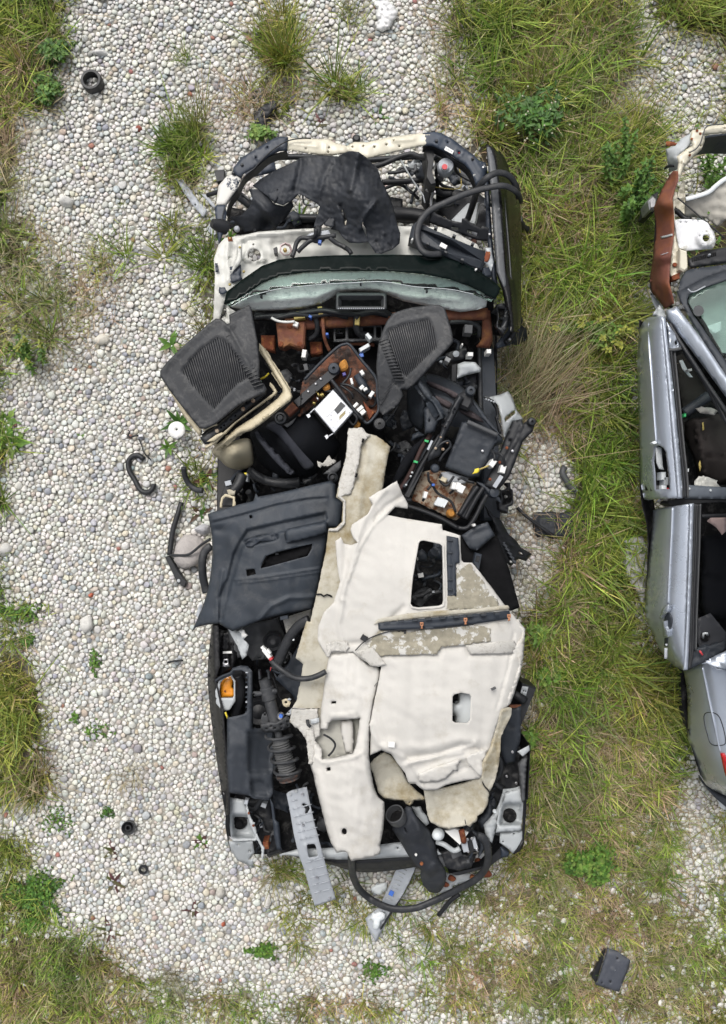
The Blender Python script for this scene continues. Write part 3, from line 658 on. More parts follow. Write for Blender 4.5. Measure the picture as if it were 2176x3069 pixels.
fritin = [(2330,1420),(2180,1340),(2020,1290),(1800,1245),(1500,1222),(1150,1222),(900,1228),(640,1262),(500,1320),(400,1390),(290,1460)]
sheet('frit_band', 'A', GL[:-1] + fritin, lambda p, f=tps(q('A', GZ)): f(p)+.004, FRIT, ws, th=.003, step=10)
tube('glass_edge', 'A', [(x, y, float(tps(q('A', GZ))(q('A', [(x, y)]))[0])) for x, y in GLOW], .9, FROST, ws, 5)
for x, y in ((1310,1290), (500,1395), (1480+370,1350)):
    box('clip', 'A', x, y, 62, 24, -5, .83, .86, BLACKP, wreck); box('clip_stem', 'A', x-8, y+22, 14, 30, 0, .80, .85, DGREY, wreck)
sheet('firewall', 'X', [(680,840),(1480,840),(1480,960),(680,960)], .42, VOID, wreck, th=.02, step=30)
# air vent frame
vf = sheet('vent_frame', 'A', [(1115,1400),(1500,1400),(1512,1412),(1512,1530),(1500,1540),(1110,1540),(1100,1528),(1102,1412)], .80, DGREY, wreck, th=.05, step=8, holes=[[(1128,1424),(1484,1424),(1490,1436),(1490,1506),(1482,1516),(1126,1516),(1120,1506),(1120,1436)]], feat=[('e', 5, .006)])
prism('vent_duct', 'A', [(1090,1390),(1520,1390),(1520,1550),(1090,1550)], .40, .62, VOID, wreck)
for k in range(22): box('vent_rivet', 'A', 1122+k*17.5, 1527, 10, 9, 0, .798, .806, GREYP, vf, .001)
# dash cross beam and what hangs on it
tube('dash_beam', 'A', [(690,1660,.60),(900,1652,.60),(1300,1625,.60),(1700,1600,.60),(2000,1585,.60),(2330,1572,.60)], 18, RUSTB, wreck, 12)
tube('dash_beam', 'D', [(60,455,.5),(250,462,.5),(330,470,.5)], 6, RUSTB, wreck, 8)
bk = prism('beam_bracket', 'C', [(1045,285),(1095,275),(1290,275),(1285,350),(1280,470),(1265,500),(1220,490),(1160,470),(1110,495),(1065,480),(1058,380)], .55, .66, RUSTB, wreck, .012)
for x, y in ((1088, 465), (1240, 465), (1160, 320)): lathe('boss', 'C', x, y, .655, [(24, 0), (20, .01), (10, .012)], RUST, bk, 12)
prism('beam_tab', 'C', [(925,390),(1040,390),(1035,520),(1000,515),(930,500)], .42, .5, RUST, wreck, .01)
prism('beam_tab', 'C', [(1320,445),(1420,440),(1425,530),(1390,545),(1330,550)], .42, .5, RUST, wreck, .01)
tube('beam_stay', 'C', [(1425,230,.66),(1432,330,.66),(1440,400,.64),(1460,470,.6),(1485,520,.58)], 5.5, RUSTB, wreck, 7, flat=.6)
sheet('beam_end', 'D', [(1165,195),(1270,190),(1285,330),(1290,440),(1265,500),(1160,490),(1200,420),(1205,260)], [(1200,230,.62),(1270,450,.52),(1170,480,.5)], RUSTB, wreck, th=.02, step=9, feat=[('e', 10, .012), ('n', .005, 40)])
for pts in ([(440,1600,.68),(560,1590,.68),(700,1585,.69),(860,1560,.69),(1000,1545,.70),(1100,1560,.70),(1250,1580,.68),(1400,1560,.66),(1500,1560,.64),(1600,1620,.6)], [(440,1570,.66),(600,1605,.68),(760,1575,.70),(900,1590,.68),(1060,1570,.68),(1200,1600,.66)]):
    tube('wiring_harness', 'A', pts, 8, BLACKP, wreck, 9)
tube('wiring_harness', 'C', [(1345,180,.69),(1370,250,.66),(1385,330,.62),(1370,390,.58),(1310,430,.55)], 8, RUBBER, wreck, 8)
tube('wiring_harness', 'D', [(0,205,.69),(100,215,.69),(190,225,.68),(320,205,.69),(440,230,.66)], 9, BLACKP, wreck, 8)
tube('wiring_harness', 'D', [(190,230,.69),(185,320,.66),(205,375,.6),(270,390,.56),(330,420,.52),(370,455,.48)], 10, RUBBER, wreck, 8)
tube('wiring_harness', 'D', [(940,285,.6),(1040,280,.6),(1120,290,.58),(1180,330,.55),(1180,400,.5)], 8, RUBBER, wreck, 8)
for t, x, y, w, h, a, m in (('C',1235,225,90,62,-8,TAPE), ('C',1408,190,38,66,-8,TAPE), ('D',192,272,40,72,5,TAPE), ('C',1208,300,40,40,20,WHITEPL), ('C',1275,540,36,66,10,WHITEPL), ('D',285,400,56,30,50,FROST), ('D',250,490,90,30,-30,FROST), ('D',222,555,44,30,-10,BLUE), ('C',1325,238,30,22,30,BLUE), ('C',1462,380,22,20,0,BLUE), ('D',1110,545,46,34,0,WHITEPL), ('D',1260,522,38,36,0,WHITEPL), ('D',925,588,44,36,30,WHITEPL), ('C',1290,650,34,56,-15,DGREY), ('D',1095,340,66,70,5,DGREY), ('D',1045,465,12,20,0,WHITEPL), ('C',1480,198,50,18,20,FROST)):
    box('connector', t, x, y, w, h, a, .60, .70, m, wreck, .004)
tube('thin_wire', 'C', [(1010,250,.71),(1060,275,.71),(1130,285,.71),(1200,280,.71)], 4, WHITEPL, wreck, 6)
# heater box with open grid
hv = sheet('heater_grid', 'D', [(0,330),(20,305),(390,310),(400,435),(0,445)], .56, DGREY, wreck, th=.04, step=9, holes=[[(15,330),(95,330),(95,420),(15,425)], [(118,328),(210,328),(210,420),(118,420)], [(238,322),(325,322),(325,415),(238,418)], [(345,320),(385,320),(385,412),(345,412)]])
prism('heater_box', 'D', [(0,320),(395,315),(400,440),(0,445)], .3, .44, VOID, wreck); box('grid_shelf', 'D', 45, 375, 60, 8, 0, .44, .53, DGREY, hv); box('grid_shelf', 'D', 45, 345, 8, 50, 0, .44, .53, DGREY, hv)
# cut A pillars
for nm, t, pts, m in (('pillar_stub', 'A', [(150,1440),(210,1420),(235,1520),(300,1560),(300,1640),(150,1660),(120,1560)], WHITEP), ('pillar_stub', 'D', [(1315,140),(1390,130),(1420,200),(1415,320),(1380,380),(1320,330),(1330,220)], DSTEEL)):
    sheet(nm, t, pts, .72, m, wreck, th=.05, step=8, holes=[[(170,1520),(210,1520),(225,1600),(165,1610)]] if t == 'A' else [[(1335,175),(1390,175),(1385,250),(1370,280),(1355,330),(1335,320),(1340,240)]], feat=[('n', .012, 40)])
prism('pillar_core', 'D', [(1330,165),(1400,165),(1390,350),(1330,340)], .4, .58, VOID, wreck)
# sills and inner side structure
prism('sill', 'X', [(1440,1040),(1480,1040),(1500,1400),(1500,1560),(1450,1560),(1445,1300)], .1, .34, NAVYD, wreck, .02)
tube('sill_seal', 'X', [(1437,1040,.36),(1440,1200,.36),(1445,1350,.36)], 7, RUBBER, wreck)
prism('sill', 'X', [(660,1050),(720,1050),(720,1560),(650,1560)], .1, .34, BLACKB, wreck, .02)
sheet('door_hinge_plate', 'U', [(330,245),(430,250),(435,280),(345,480),(240,510),(230,480),(330,330)], .45, DARKB, wreck, th=.03, step=9)
tube('door_check', 'U', [(395,260,.55),(420,285,.55),(390,350,.5),(340,440,.48),(300,470,.48)], 9, BLACKP, wreck)
lathe('hinge_pin', 'U', 385, 318, .5, [(16, 0), (16, .05), (8, .06)], STEEL, wreck, 10); lathe('hinge_pin', 'U', 325, 455, .46, [(14, 0), (14, .05), (8, .06)], STEEL, wreck, 10)
sheet('lower_fender_flap', 'U', [(420,320),(470,360),(480,440),(390,490),(350,480)], [(420,330,.4),(470,440,.2),(370,480,.25)], NAVYD, wreck, step=10)
# footwell bits at the right
sheet('footwell_tray', 'D', [(1005,625),(1060,605),(1150,610),(1195,660),(1190,690),(1080,715),(1000,745)], .48, FROST, wreck, th=.01, step=8, feat=[('e', 14, .02), ('r', [(1010,650),(1140,630)], 12, .012)])
prism('footwell_box', 'D', [(960,630),(1000,620),(990,770),(955,760)], .3, .46, BLACKP, wreck); sheet('footwell_lining', 'D', [(1000,750),(1150,710),(1170,820),(1130,900),(1010,800)], .35, DSTEEL, wreck, step=12, feat=[('n', .02, 60)])
sheet('kick_panel', 'D', [(900,545),(1070,480),(1085,530),(1060,580),(960,610)], .42, BLACKP, wreck, step=12); lathe('speaker_cup', 'D', 992, 545, .43, [(26, 0), (26, .01), (14, .015)], GREYP, wreck, 14)
# ---- rear half
sheet('body_side', 'G', [(95,60),(150,60),(160,400),(120,500),(185,760),(190,850),(215,1150),(235,1420),(235,1600),(205,1610),(170,1400),(125,1100),(75,700),(62,400)], lambda p: .74-.0045*np.clip(np.interp(p[:, 1], [1870,2000,2110,2260,2370,2450], [640,645,668,680,687,690])-p[:, 0], 0, 60), BLACKB, wreck, th=.006, step=7, feat=[('n', .004, 50), ('r', [(110,560),(140,800),(190,1300)], 8, .008)])
wall('body_side_skirt', 'G', [(95,60,.62),(62,400,.58),(75,700,.56),(125,1100,.54),(170,1400,.54),(205,1610,.54)], .12, BLACKB, wreck)
sheet('door_jamb', 'G', [(95,90),(300,120),(300,330),(260,420),(110,500),(80,420)], .62, GLOSSK, wreck, th=.02, step=9, feat=[('r', [(190,130),(180,420)], 8, .02), ('r', [(260,140),(262,400)], 12, .02), ('n', .006, 50)])
box('jamb_label', 'G', 220, 285, 74, 18, -2, .655, .66, WHITEPL, wreck, .001)
st = sheet('door_striker', 'G', [(190,340),(225,338),(230,380),(240,400),(175,402),(180,378)], .67, STEEL, wreck, th=.015, step=5, holes=[[(196,350),(218,350),(220,374),(195,374)]])
# quarter trim with lamp pocket
qt = sheet('quarter_trim', 'G', [(120,505),(170,470),(240,445),(262,410),(330,390),(385,395),(425,440),(430,900),(585,910),(590,1260),(598,1420),(560,1470),(235,1425),(215,1150),(218,820),(185,770)], [(300,900,.80),(300,1400,.78),(410,600,.82),(400,1000,.80),(500,1000,.74),(500,1300,.74),(150,550,.76),(250,430,.76)], SEATG, wreck, th=.02, step=8,
      holes=[[(125,520),(180,480),(245,455),(270,430),(335,430),(372,450),(385,500),(380,760),(350,790),(225,815),(150,750),(120,680)]], feat=[('e', 8, .012), ('p', [(388,930),(578,930),(580,1255),(392,1258)], 8, -.03), ('r', [(395,800),(392,1250),(400,1400)], 12, .012), ('p', [(410,1320),(500,1320),(560,1380),(570,1450),(420,1440)], 14, -.04), ('n', .004, 120)])
sheet('lamp_pocket_rim', 'G', [(150,520),(190,480),(250,460),(285,520),(285,680),(240,750),(180,760),(130,700),(122,600)], .70, LGREY, wreck, th=.012, step=7, holes=[[(165,530),(200,495),(245,478),(272,525),(272,640),(260,655),(165,655),(155,600)]])
tl = sheet('amber_lamp', 'G', [(180,500),(200,478),(262,468),(272,500),(262,560),(282,600),(280,650),(165,662),(152,600),(158,545)], .66, ORANGE, wreck, th=.03, step=7, feat=[('n', .008, 35), ('e', 10, .015)], jit=.5)
lathe('lamp_hole', 'G', 200, 600, .668, [(9, 0), (7, .002)], RUST, tl, 8)
sheet('lamp_bowl', 'G', [(150,668),(280,655),(270,700),(235,745),(175,750),(150,715)], .62, FROST, wreck, th=.004, step=8)
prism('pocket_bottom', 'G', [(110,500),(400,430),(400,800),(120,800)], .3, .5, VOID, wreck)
for k in range(9): box('trim_clip', 'G', 378, 450+k*40, 22, 10, 0, .77, .80, GREYP if k % 3 == 0 else NAVYD, wreck)
tube('pocket_hose', 'G', [(300,460,.66),(330,560,.62),(310,680,.6),(280,790,.58)], 16, BLACKP, wreck)
tube('thin_wire', 'G', [(205,770,.78),(215,800,.78),(222,818,.78)], 3, YELLOW, wreck, 5)
# front of the rear area: wheel housing, inner panel
sheet('seat_back_panel', 'E', [(600,1310),(740,1290),(760,1280),(880,1250),(1010,1230),(1070,1380),(1080,1440),(900,1560),(800,1570),(770,1530),(640,1560)], [(700,1350,.62),(950,1300,.55),(800,1560,.58),(1050,1420,.5)], DGREY, wreck, th=.012, step=9, feat=[('n', .01, 80), ('e', 9, .01)], holes=[[(845,1545),(875,1540),(878,1552),(850,1556)]])
lathe('speaker', 'E', 975, 1410, .58, [(85, 0), (85, .02), (70, .05), (50, .03), (20, .05)], BLACKP, wreck, 24)
sheet('hanging_flap', 'E', [(670,1340),(720,1310),(765,1360),(730,1400),(775,1440),(755,1530),(720,1560),(690,1480),(672,1400)], .74, LGREY, wreck, th=.004, step=8, feat=[('n', .02, 50)])
sheet('hanging_clip', 'E', [(690,1330),(735,1320),(745,1350),(765,1365),(740,1385),(715,1380),(712,1350)], .77, WHITEPL, wreck, th=.01, step=6)
prism('white_duct', 'E', [(1050,1240),(1270,1170),(1270,1250),(1180,1300),(1110,1390),(1080,1360)], .5, .62, FIBRE, wreck, .015)
tube('arch_seal', 'E', [(1265,1240,.80),(1190,1280,.78),(1120,1360,.76),(1070,1450,.74),(1020,1560,.72),(990,1640,.7)], 13, RUBBER, wreck, 10, lobes=2)
sheet('inner_side_panel', 'G', [(690,420),(830,160),(860,60),(900,700),(790,700),(740,620),(610,500)], .55, NAVYD, wreck, th=.01, step=12, feat=[('n', .01, 70)])
bolts('bolt', 'G', [(757, 180), (640, 418), (945, 785), (1055, 940)], 9, .76, FROST, wreck)
lathe('rear_speaker', 'G', 480, 760, .52, [(115, 0), (115, .02), (95, .05), (60, .03), (20, .045)], BLACKP, wreck, 28)
sheet('grey_fold', 'G', [(225,95),(300,110),(330,180),(300,230),(260,160)], .73, LGREY, wreck, th=.004, step=8, feat=[('n', .012, 40)])
# left lamp housing at the rear corner
def rear_lamp_corner(mx):
    f = (lambda p: [(1624*0 + (2780-x) if mx else x, y) for x, y in p])
    return f
sheet('lamp_housing', 'I', [(230,375),(360,398),(368,440),(400,540),(430,610),(470,730),(262,742),(250,640),(240,560)], [(300,400,.66),(440,720,.66),(260,720,.66),(330,560,.66)], LGREY, wreck, th=.006, step=7, feat=[('p', [(262,520),(390,530),(440,700),(270,700)], 30, -.16), ('e', 8, .01)])
sheet('lamp_housing', 'I', [(230,742),(425,732),(440,830),(385,890),(430,880),(432,950),(390,930),(300,890),(250,810)], [(300,760,.60),(420,800,.60),(400,920,.5)], LGREY, wreck, th=.006, step=8, holes=[circle(310, 762, 8, 8), circle(403, 820, 8, 8)], feat=[('e', 10, .01)])
sheet('corner_skin', 'I', [(170,330),(215,340),(232,400),(240,560),(228,740),(250,820),(225,740),(205,620),(205,480)], .68, GLOSSK, wreck, th=.01, step=8)
sheet('corner_seam', 'I', [(360,430),(385,430),(400,520),(450,620),(465,680),(515,790),(520,880),(500,870),(490,780),(440,680),(400,580)], .68, LGREY, wreck, th=.01, step=6, feat=[('n', .01, 30)], jit=1)
bolts('bolt', 'I', [(395, 505), (432, 605)], 8, .69, RUST, wreck); box('side_marker', 'I', 532, 770, 45, 62, -5, .5, .6, RUST, wreck)
lathe('lamp_socket', 'I', 325, 570, .50, [(60, 0), (60, .02), (30, .03), (24, .06)], VOID, wreck, 16)
sheet('inner_corner', 'I', [(380,400),(560,380),(580,540),(620,560),(650,800),(560,860),(520,780),(470,700),(400,520)], .45, BLACKP, wreck, th=.01, step=12, feat=[('n', .02, 60)])
tube('wiring_harness', 'I', [(390,450,.52),(440,470,.55),(490,400,.58),(520,380,.6)], 7, RUBBER, wreck); box('connector', 'I', 515, 445, 44, 36, 20, .5, .56, GREYP, wreck); box('connector', 'I', 372, 420, 30, 34, 10, .66, .71, GREYP, wreck)
sheet('boot_seal_channel', 'I', [(560,370),(595,440),(610,560),(640,580),(650,700),(660,810),(620,800),(600,700),(590,590),(575,450)], .70, NAVYD, wreck, th=.03, step=8, feat=[('e', 8, .012)])
# rear panel and bumper
sheet('rear_panel', 'I', [(640,840),(780,800),(960,790),(1300,780),(1624,740),(1720,770),(1900,790),(1960,840),(1800,860),(1624,865),(1300,885),(1000,880),(800,860)], .58, LGREY, wreck, th=.02, step=10, feat=[('n', .006, 90), ('e', 12, .015), ('r', [(1000,840),(1600,820)], 14, .01)], holes=[circle(1602, 789, 8, 8)])
bp = sheet('rear_bumper', 'I', [(540,850),(640,810),(800,850),(1000,885),(1300,892),(1624,872),(1830,850),(1850,900),(1760,940),(1600,965),(1380,985),(1220,970),(1050,920),(900,890),(780,860),(650,835),(560,870)], [(600,840,.5),(1300,900,.52),(1300,980,.42),(1800,880,.5),(1050,920,.45)], BLACKP, wreck, th=.01, step=9, feat=[('r', [(1000,900),(1300,915),(1624,890)], 7, .012)])
wall('bumper_face', 'I', [(780,862,.46),(1050,922,.44),(1220,972,.41),(1380,987,.41),(1600,967,.42),(1760,942,.43)], .2, BLACKP, wreck, out=(0, .2))
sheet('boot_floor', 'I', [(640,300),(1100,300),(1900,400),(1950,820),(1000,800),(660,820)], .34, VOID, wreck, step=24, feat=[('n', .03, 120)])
lathe('latch', 'I', 1410, 805, .59, [(40, 0), (40, .01), (26, .014), (26, .03), (14, .032)], STEEL, wreck, 8)
# right rear corner
rl = sheet('lamp_housing', 'J', [(1250,345),(1390,300),(1400,420),(1385,560),(1390,650),(1180,665),(1200,560),(1215,480),(1245,400)], .66, LGREY, wreck, th=.006, step=7, feat=[('p', [(1240,430),(1385,430),(1385,590),(1215,600)], 30, -.14), ('e', 8, .01)])
lathe('lamp_socket', 'J', 1290, 520, .53, [(55, 0), (55, .02), (30, .03), (24, .06)], VOID, wreck, 16)
sheet('lamp_housing', 'J', [(1215,665),(1400,650),(1410,730),(1385,800),(1320,838),(1285,800),(1210,745)], .60, LGREY, wreck, th=.006, step=8, holes=[circle(1327, 673, 8, 8), circle(1238, 738, 8, 8)], feat=[('e', 10, .01)])
sheet('corner_skin', 'J', [(1395,60),(1450,10),(1448,200),(1430,420),(1420,600),(1408,760),(1380,815),(1320,842),(1395,720),(1400,560),(1405,420)], .67, GLOSSK, wreck, th=.01, step=8, feat=[('e', 8, .01)])
sheet('quarter_edge', 'J', [(1355,100),(1430,40),(1440,60),(1415,400),(1395,420),(1370,250)], .72, DGREY, wreck, th=.03, step=8, feat=[('e', 6, .02), ('r', [(1420,60),(1405,400)], 5, .02)])
sheet('inner_quarter', 'J', [(1240,320),(1390,290),(1395,310),(1260,350),(1200,560),(1150,750),(1100,700),(1080,600),(1170,500),(1220,400)], .62, LGREY, wreck, th=.01, step=8, feat=[('n', .015, 60), ('e', 10, .012)])
sheet('inner_quarter', 'H', [(1205,900),(1260,760),(1385,720),(1380,1000),(1330,1180),(1250,1200),(1215,1100)], [(1300,780,.70),(1280,1150,.6),(1370,1000,.66)], SEATG, wreck, th=.012, step=9, feat=[('e', 10, .012), ('r', [(1275,890),(1375,880)], 5, -.01), ('n', .006, 70)])
sheet('inner_quarter', 'H', [(1120,1300),(1240,1180),(1370,1050),(1450,1050),(1440,1300),(1400,1450),(1250,1500),(1150,1650),(1060,1640)], .42, BLACKP, wreck, th=.02, step=14, feat=[('n', .03, 80)])
wall('quarter_skin', 'H', [(1455,1040,.72),(1448,1200,.72),(1440,1350,.71),(1432,1480,.7)], .2, GLOSSK, wreck)
sheet('quarter_tab', 'H', [(1355,1090),(1450,1040),(1455,1080),(1400,1130)], .74, LGREY, wreck, step=8)
tube('wiring_harness', 'H', [(1205,1130,.6),(1225,1200,.6),(1210,1280,.58),(1170,1330,.55),(1240,1400,.55)], 8, RUBBER, wreck)
bolts('bolt', 'H', [(1315, 1092, .70), (1268, 1290, .5), (1345, 1345, .5)], 9, .6, STEEL, wreck)
sheet('wheel_house', 'J', [(1030,560),(1090,500),(1130,400),(1170,500),(1130,640),(1060,640)], .6, SEATG, wreck, step=9, feat=[('e', 12, .03)])
lathe('clip', 'J', 1168, 485, .61, [(14, 0), (17, .012), (10, .02), (12, .025)], FROST, wreck, 9)
prism('jack_box', 'H', [(1395,535),(1512,575),(1385,885),(1340,860),(1380,700)], .30, .56, BLACKP, wreck, .01)
sheet('latch_plate', 'H', [(1395,560),(1445,565),(1425,640),(1380,615)], .575, LGREY, wreck, th=.006, step=6, holes=[circle(1405,598,6,7), circle(1423,600,6,7)])
tube('latch_lever', 'H', [(1330,620,.6),(1370,650,.61),(1420,680,.6)], 12, BLACKP, wreck, flat=.6)
box('amber_edge', 'H', 1338, 725, 96, 22, 0, .68, .70, RUSTB, wreck)

# loose odds and ends down inside the shell
def clutter(t, x0, y0, x1, y1, n, z, seed):
    r = np.random.default_rng(seed); ms = (SEATG, DGREY, NAVYD, BLACKP, DSTEEL)
    for k in range(n):
        x, y = r.uniform(x0, x1), r.uniform(y0, y1); a = r.uniform(0, 6.28)
        if k % 5 == 4:
            w, h = r.uniform(40, 110), r.uniform(25, 70); c_, s_ = math.cos(a), math.sin(a)
            o = [(x+u*w*c_-v*h*s_, y+u*w*s_+v*h*c_) for u, v in ((-1, -.8), (.2, -1), (1, -.4), (.8, .9), (-.6, 1))]
            sheet('broken_panel', t, o, z+r.uniform(-.06, .05), ms[k % 4], wreck, th=.006, step=9, feat=[('n', .03, 60, k), ('e', 6, .01)])
        elif k % 5 == 3: box('plug', t, x, y, r.uniform(20, 40), r.uniform(14, 26), math.degrees(a), z, z+.03, (GREYP, DGREY, WHITEPL, DGREY, BLACKP)[k//5 % 5], wreck)
        else:
            L_ = r.uniform(60, 170); p_ = [(x+L_*(j/3-.5)*math.cos(a)+r.normal(0, 22), y+L_*(j/3-.5)*math.sin(a)+r.normal(0, 22), z+r.uniform(-.03, .05)) for j in range(4)]
            tube('loose_cable', t, p_, r.uniform(2, 6), ms[k % 5], wreck, 6)
clutter('G', 440, 90, 760, 480, 12, .50, 1); clutter('I', 620, 320, 1000, 780, 18, .44, 2); clutter('J', 1080, 120, 1230, 640, 12, .48, 3)
clutter('C', 960, 520, 1400, 900, 14, .38, 4); clutter('D', 440, 960, 720, 1480, 16, .42, 5); clutter('F', 650, 1020, 880, 1520, 16, .62, 6); clutter('D', 850, 480, 1200, 800, 8, .38, 7)
clutter('I', 380, 400, 600, 780, 8, .5, 8); clutter('J', 640, 600, 1080, 900, 12, .52, 9); clutter('E', 560, 30, 1300, 180, 10, .42, 10); clutter('B', 100, 280, 900, 700, 16, .28, 11); clutter('A', 240, 560, 900, 880, 8, .2, 12)
sheet('trim_lump', 'F', [(675,1090),(720,1070),(770,1120),(765,1170),(690,1175)], .72, NAVY, wreck, th=.03, step=7, feat=[('e', 8, .02)]); lathe('reel', 'F', 795, 1120, .70, [(40, 0), (40, .03), (20, .035)], SEATG, wreck, 16, axis=(.5, .6, .6))
tube('plug_lead', 'F', [(665,1180,.70),(680,1230,.72),(700,1270,.74)], 5, RUBBER, wreck, 7); box('plug', 'F', 708, 1285, 44, 34, -10, .73, .77, WHITEPL, wreck)
tube('front_lower_bar', 'X', [(720,480,.3),(880,470,.28),(1080,480,.28),(1280,470,.3),(1430,500,.32)], 9, DSTEEL, wreck, 8)
# ============================================================= loose things lying on the wreck
def lone(o, label, cat, group=None): return setp(o, label, cat, group)
# --- wheel arch liners in the engine bay
t1 = thing('wheel_liner', 'large crumpled black plastic wheel arch liner lying across the engine bay', 'car panel', 'A', 1150, 600, .5)
sheet('shell', 'A', [(1210,250),(1285,258),(1345,300),(1385,340),(1440,390),(1470,490),(1500,545),(1545,640),(1580,750),(1600,850),(1624,920),(1618,1000),(1560,1050),(1470,1083),(1420,1075),(1360,985),(1300,998),(1210,996),(1165,960),(1120,900),(1060,885),(1095,800),(1000,845),(960,882),(920,865),(970,700),(950,680),(880,640),(840,615),(800,600),(745,655),(670,690),(600,670),(545,615),(480,570),(425,530),(500,470),(600,410),(735,350),(820,305),(890,290),(1000,292),(1110,300),(1160,270)],
    [(1250,260,1.00),(1110,310,.86),(890,295,.76),(600,420,.70),(430,530,.64),(560,600,.76),(720,500,.80),(800,600,.78),(1000,500,.84),(1200,500,.94),(1150,700,.88),(960,870,.74),(1060,880,.76),(1250,980,.80),(1290,600,1.0),(1400,400,.90),(1480,560,.86),(1430,700,.95),(1350,900,.86),(1450,1060,.84),(1600,900,.80),(1580,760,.80),(1620,1000,.78)], LINER, t1, th=.004, step=5,
    feat=[('r', [(1285,270),(1250,420),(1215,560)], 30, .035), ('r', [(820,330),(800,450),(770,560)], 26, -.03), ('r', [(1430,650),(1330,780),(1300,880)], 16, .035), ('r', [(1140,690),(1175,780),(1185,850)], 14, -.03), ('b', 1143, 520, 44, 44, -.035), ('b', 1143, 520, 16, 16, .03), ('r', [(1430,980),(1490,1080)], 6, -.02), ('r', [(1500,930),(1550,1030)], 6, -.02), ('r', [(1060,330),(1010,430),(960,600)], 26, .02), ('n', .006, 70), ('n', .004, 34, 4)],
    holes=[[(1150,720),(1175,790),(1190,800),(1180,860),(1165,800),(1145,760)], [(1315,780),(1325,850),(1345,880),(1350,960),(1330,900),(1310,850)]])
lathe('fastener', 'A', 1146, 520, .86, [(14, 0), (14, .012), (9, .014)], STEEL, t1, 10)
sheet('tab', 'A', [(548,600),(625,548),(660,560),(668,595),(605,665),(565,640)], .79, LINER, t1, th=.004, step=6, holes=[circle(628, 566, 8, 8)], feat=[('e', 8, .006)])
sheet('tab', 'A', [(1000,850),(1060,780),(1095,800),(1085,860),(1060,870)], .80, LINER, t1, th=.004, step=6, holes=[circle(1068, 788, 9, 8)])
t2 = sheet('wheel_liner', 'A', [(395,560),(480,560),(545,610),(600,680),(680,700),(745,650),(760,700),(700,790),(610,882),(480,900),(360,908),(300,840),(238,788),(330,772),(400,700),(425,640)], [(260,790,.60),(420,600,.66),(600,680,.70),(740,690,.66),(540,850,.58),(360,900,.56),(500,760,.66)], LINER, None, th=.004, step=7, feat=[('b', 545, 850, 34, 30, -.04), ('n', .006, 50), ('r', [(420,620),(560,760),(620,860)], 24, .025)])
lone(t2, 'smaller black plastic liner tucked under the big crumpled one', 'car panel')
tube('harness', 'A', [(960,872,.78),(955,905,.8),(940,945,.8),(900,960,.79)], 9, RUBBER, t1, 8)
# --- rubber weatherstrip looped over the fender
t = thing('door_weatherstrip', 'double black rubber weatherstrip looped over the shiny black fender', 'rubber seal', 'B', 900, 560, .6)
tube('loop', 'B', [(600,1085,.88),(500,1085,.90),(440,1050,.90),(408,960,.90),(415,870,.90),(450,795,.90),(520,725,.90),(640,668,.90),(800,598,.90),(960,553,.90),(1100,532,.90),(1180,560,.87),(1235,610,.80),(1250,655,.72)], 8, RUBBER, t, 12, lobes=2)
tube('loop', 'B', [(815,810,.56),(840,740,.62),(870,650,.72),(900,560,.84),(960,480,.92),(1040,432,.92),(1110,432,.90),(1170,470,.87),(1210,540,.82),(1230,625,.74)], 8, RUBBER, t, 12, lobes=2)
tube('loop', 'B', [(1340,900,.05),(1300,890,.08),(1265,860,.15),(1240,800,.3)], 9, RUBBER, t, 10, lobes=2)
# --- airbag / instrument housing
t = thing('airbag_housing', 'long black plastic airbag housing lying slantwise over the cowl', 'car part', 'B', 650, 1000, .75)
prism('body', 'B', [(365,850),(400,818),(450,838),(700,950),(960,1062),(1000,1085),(960,1150),(932,1212),(860,1190),(680,1110),(500,1030),(430,985),(342,950)], .74, .90, SEATG, t, .02, tilt=[(400,830,.86),(345,950,.84),(960,1070,.86),(930,1200,.82),(650,980,.92)])
sheet('bracket', 'B', [(520,712),(560,760),(640,800),(700,822),(765,835),(770,802),(800,800),(832,830),(925,880),(935,858),(990,882),(978,985),(900,975),(800,940),(640,880),(500,832)], [(540,740,.90),(960,900,.90),(520,830,.86),(970,980,.86)], BLACKP, t, th=.01, step=7, holes=[[(680,868),(740,872),(738,892),(690,885)], [(812,890),(895,915),(890,945),(812,915)]])
for x, y, a in ((620, 1018, 28),): box('sticker', 'B', x, y, 58, 34, a, .895, .903, WHITEPL, t, .001)
for x, y in ((368, 965), (885, 1210)): box('pin', 'B', x, y, 20, 14, -50, .80, .86, WHITEPL, t)
for x, y in ((560,870), (710,935), (860,1000), (495,1000), (640,1068), (775,1130)): box('catch', 'B', x, y, 26, 18, 25, .84, .895, DGREY, t)
t = thing('hinge_arm', 'pale metal hood hinge arm with a rusty patch beside the black fender', 'car part', 'B', 985, 1120, .75)
sheet('arm', 'B', [(962,1036),(1008,1034),(1014,1090),(1028,1150),(1008,1228),(985,1190),(950,1150),(960,1090)], .90, LGREY, t, th=.01, step=6, feat=[('e', 6, .008)])
sheet('rust_patch', 'B', [(962,1068),(1004,1066),(998,1120),(975,1150),(950,1145)], .906, RUST, t, th=.003, step=5, jit=.8)
prism('foot', 'B', [(938,1190),(1000,1190),(1015,1260),(960,1275),(938,1240)], .70, .80, DARKB, t, .01)
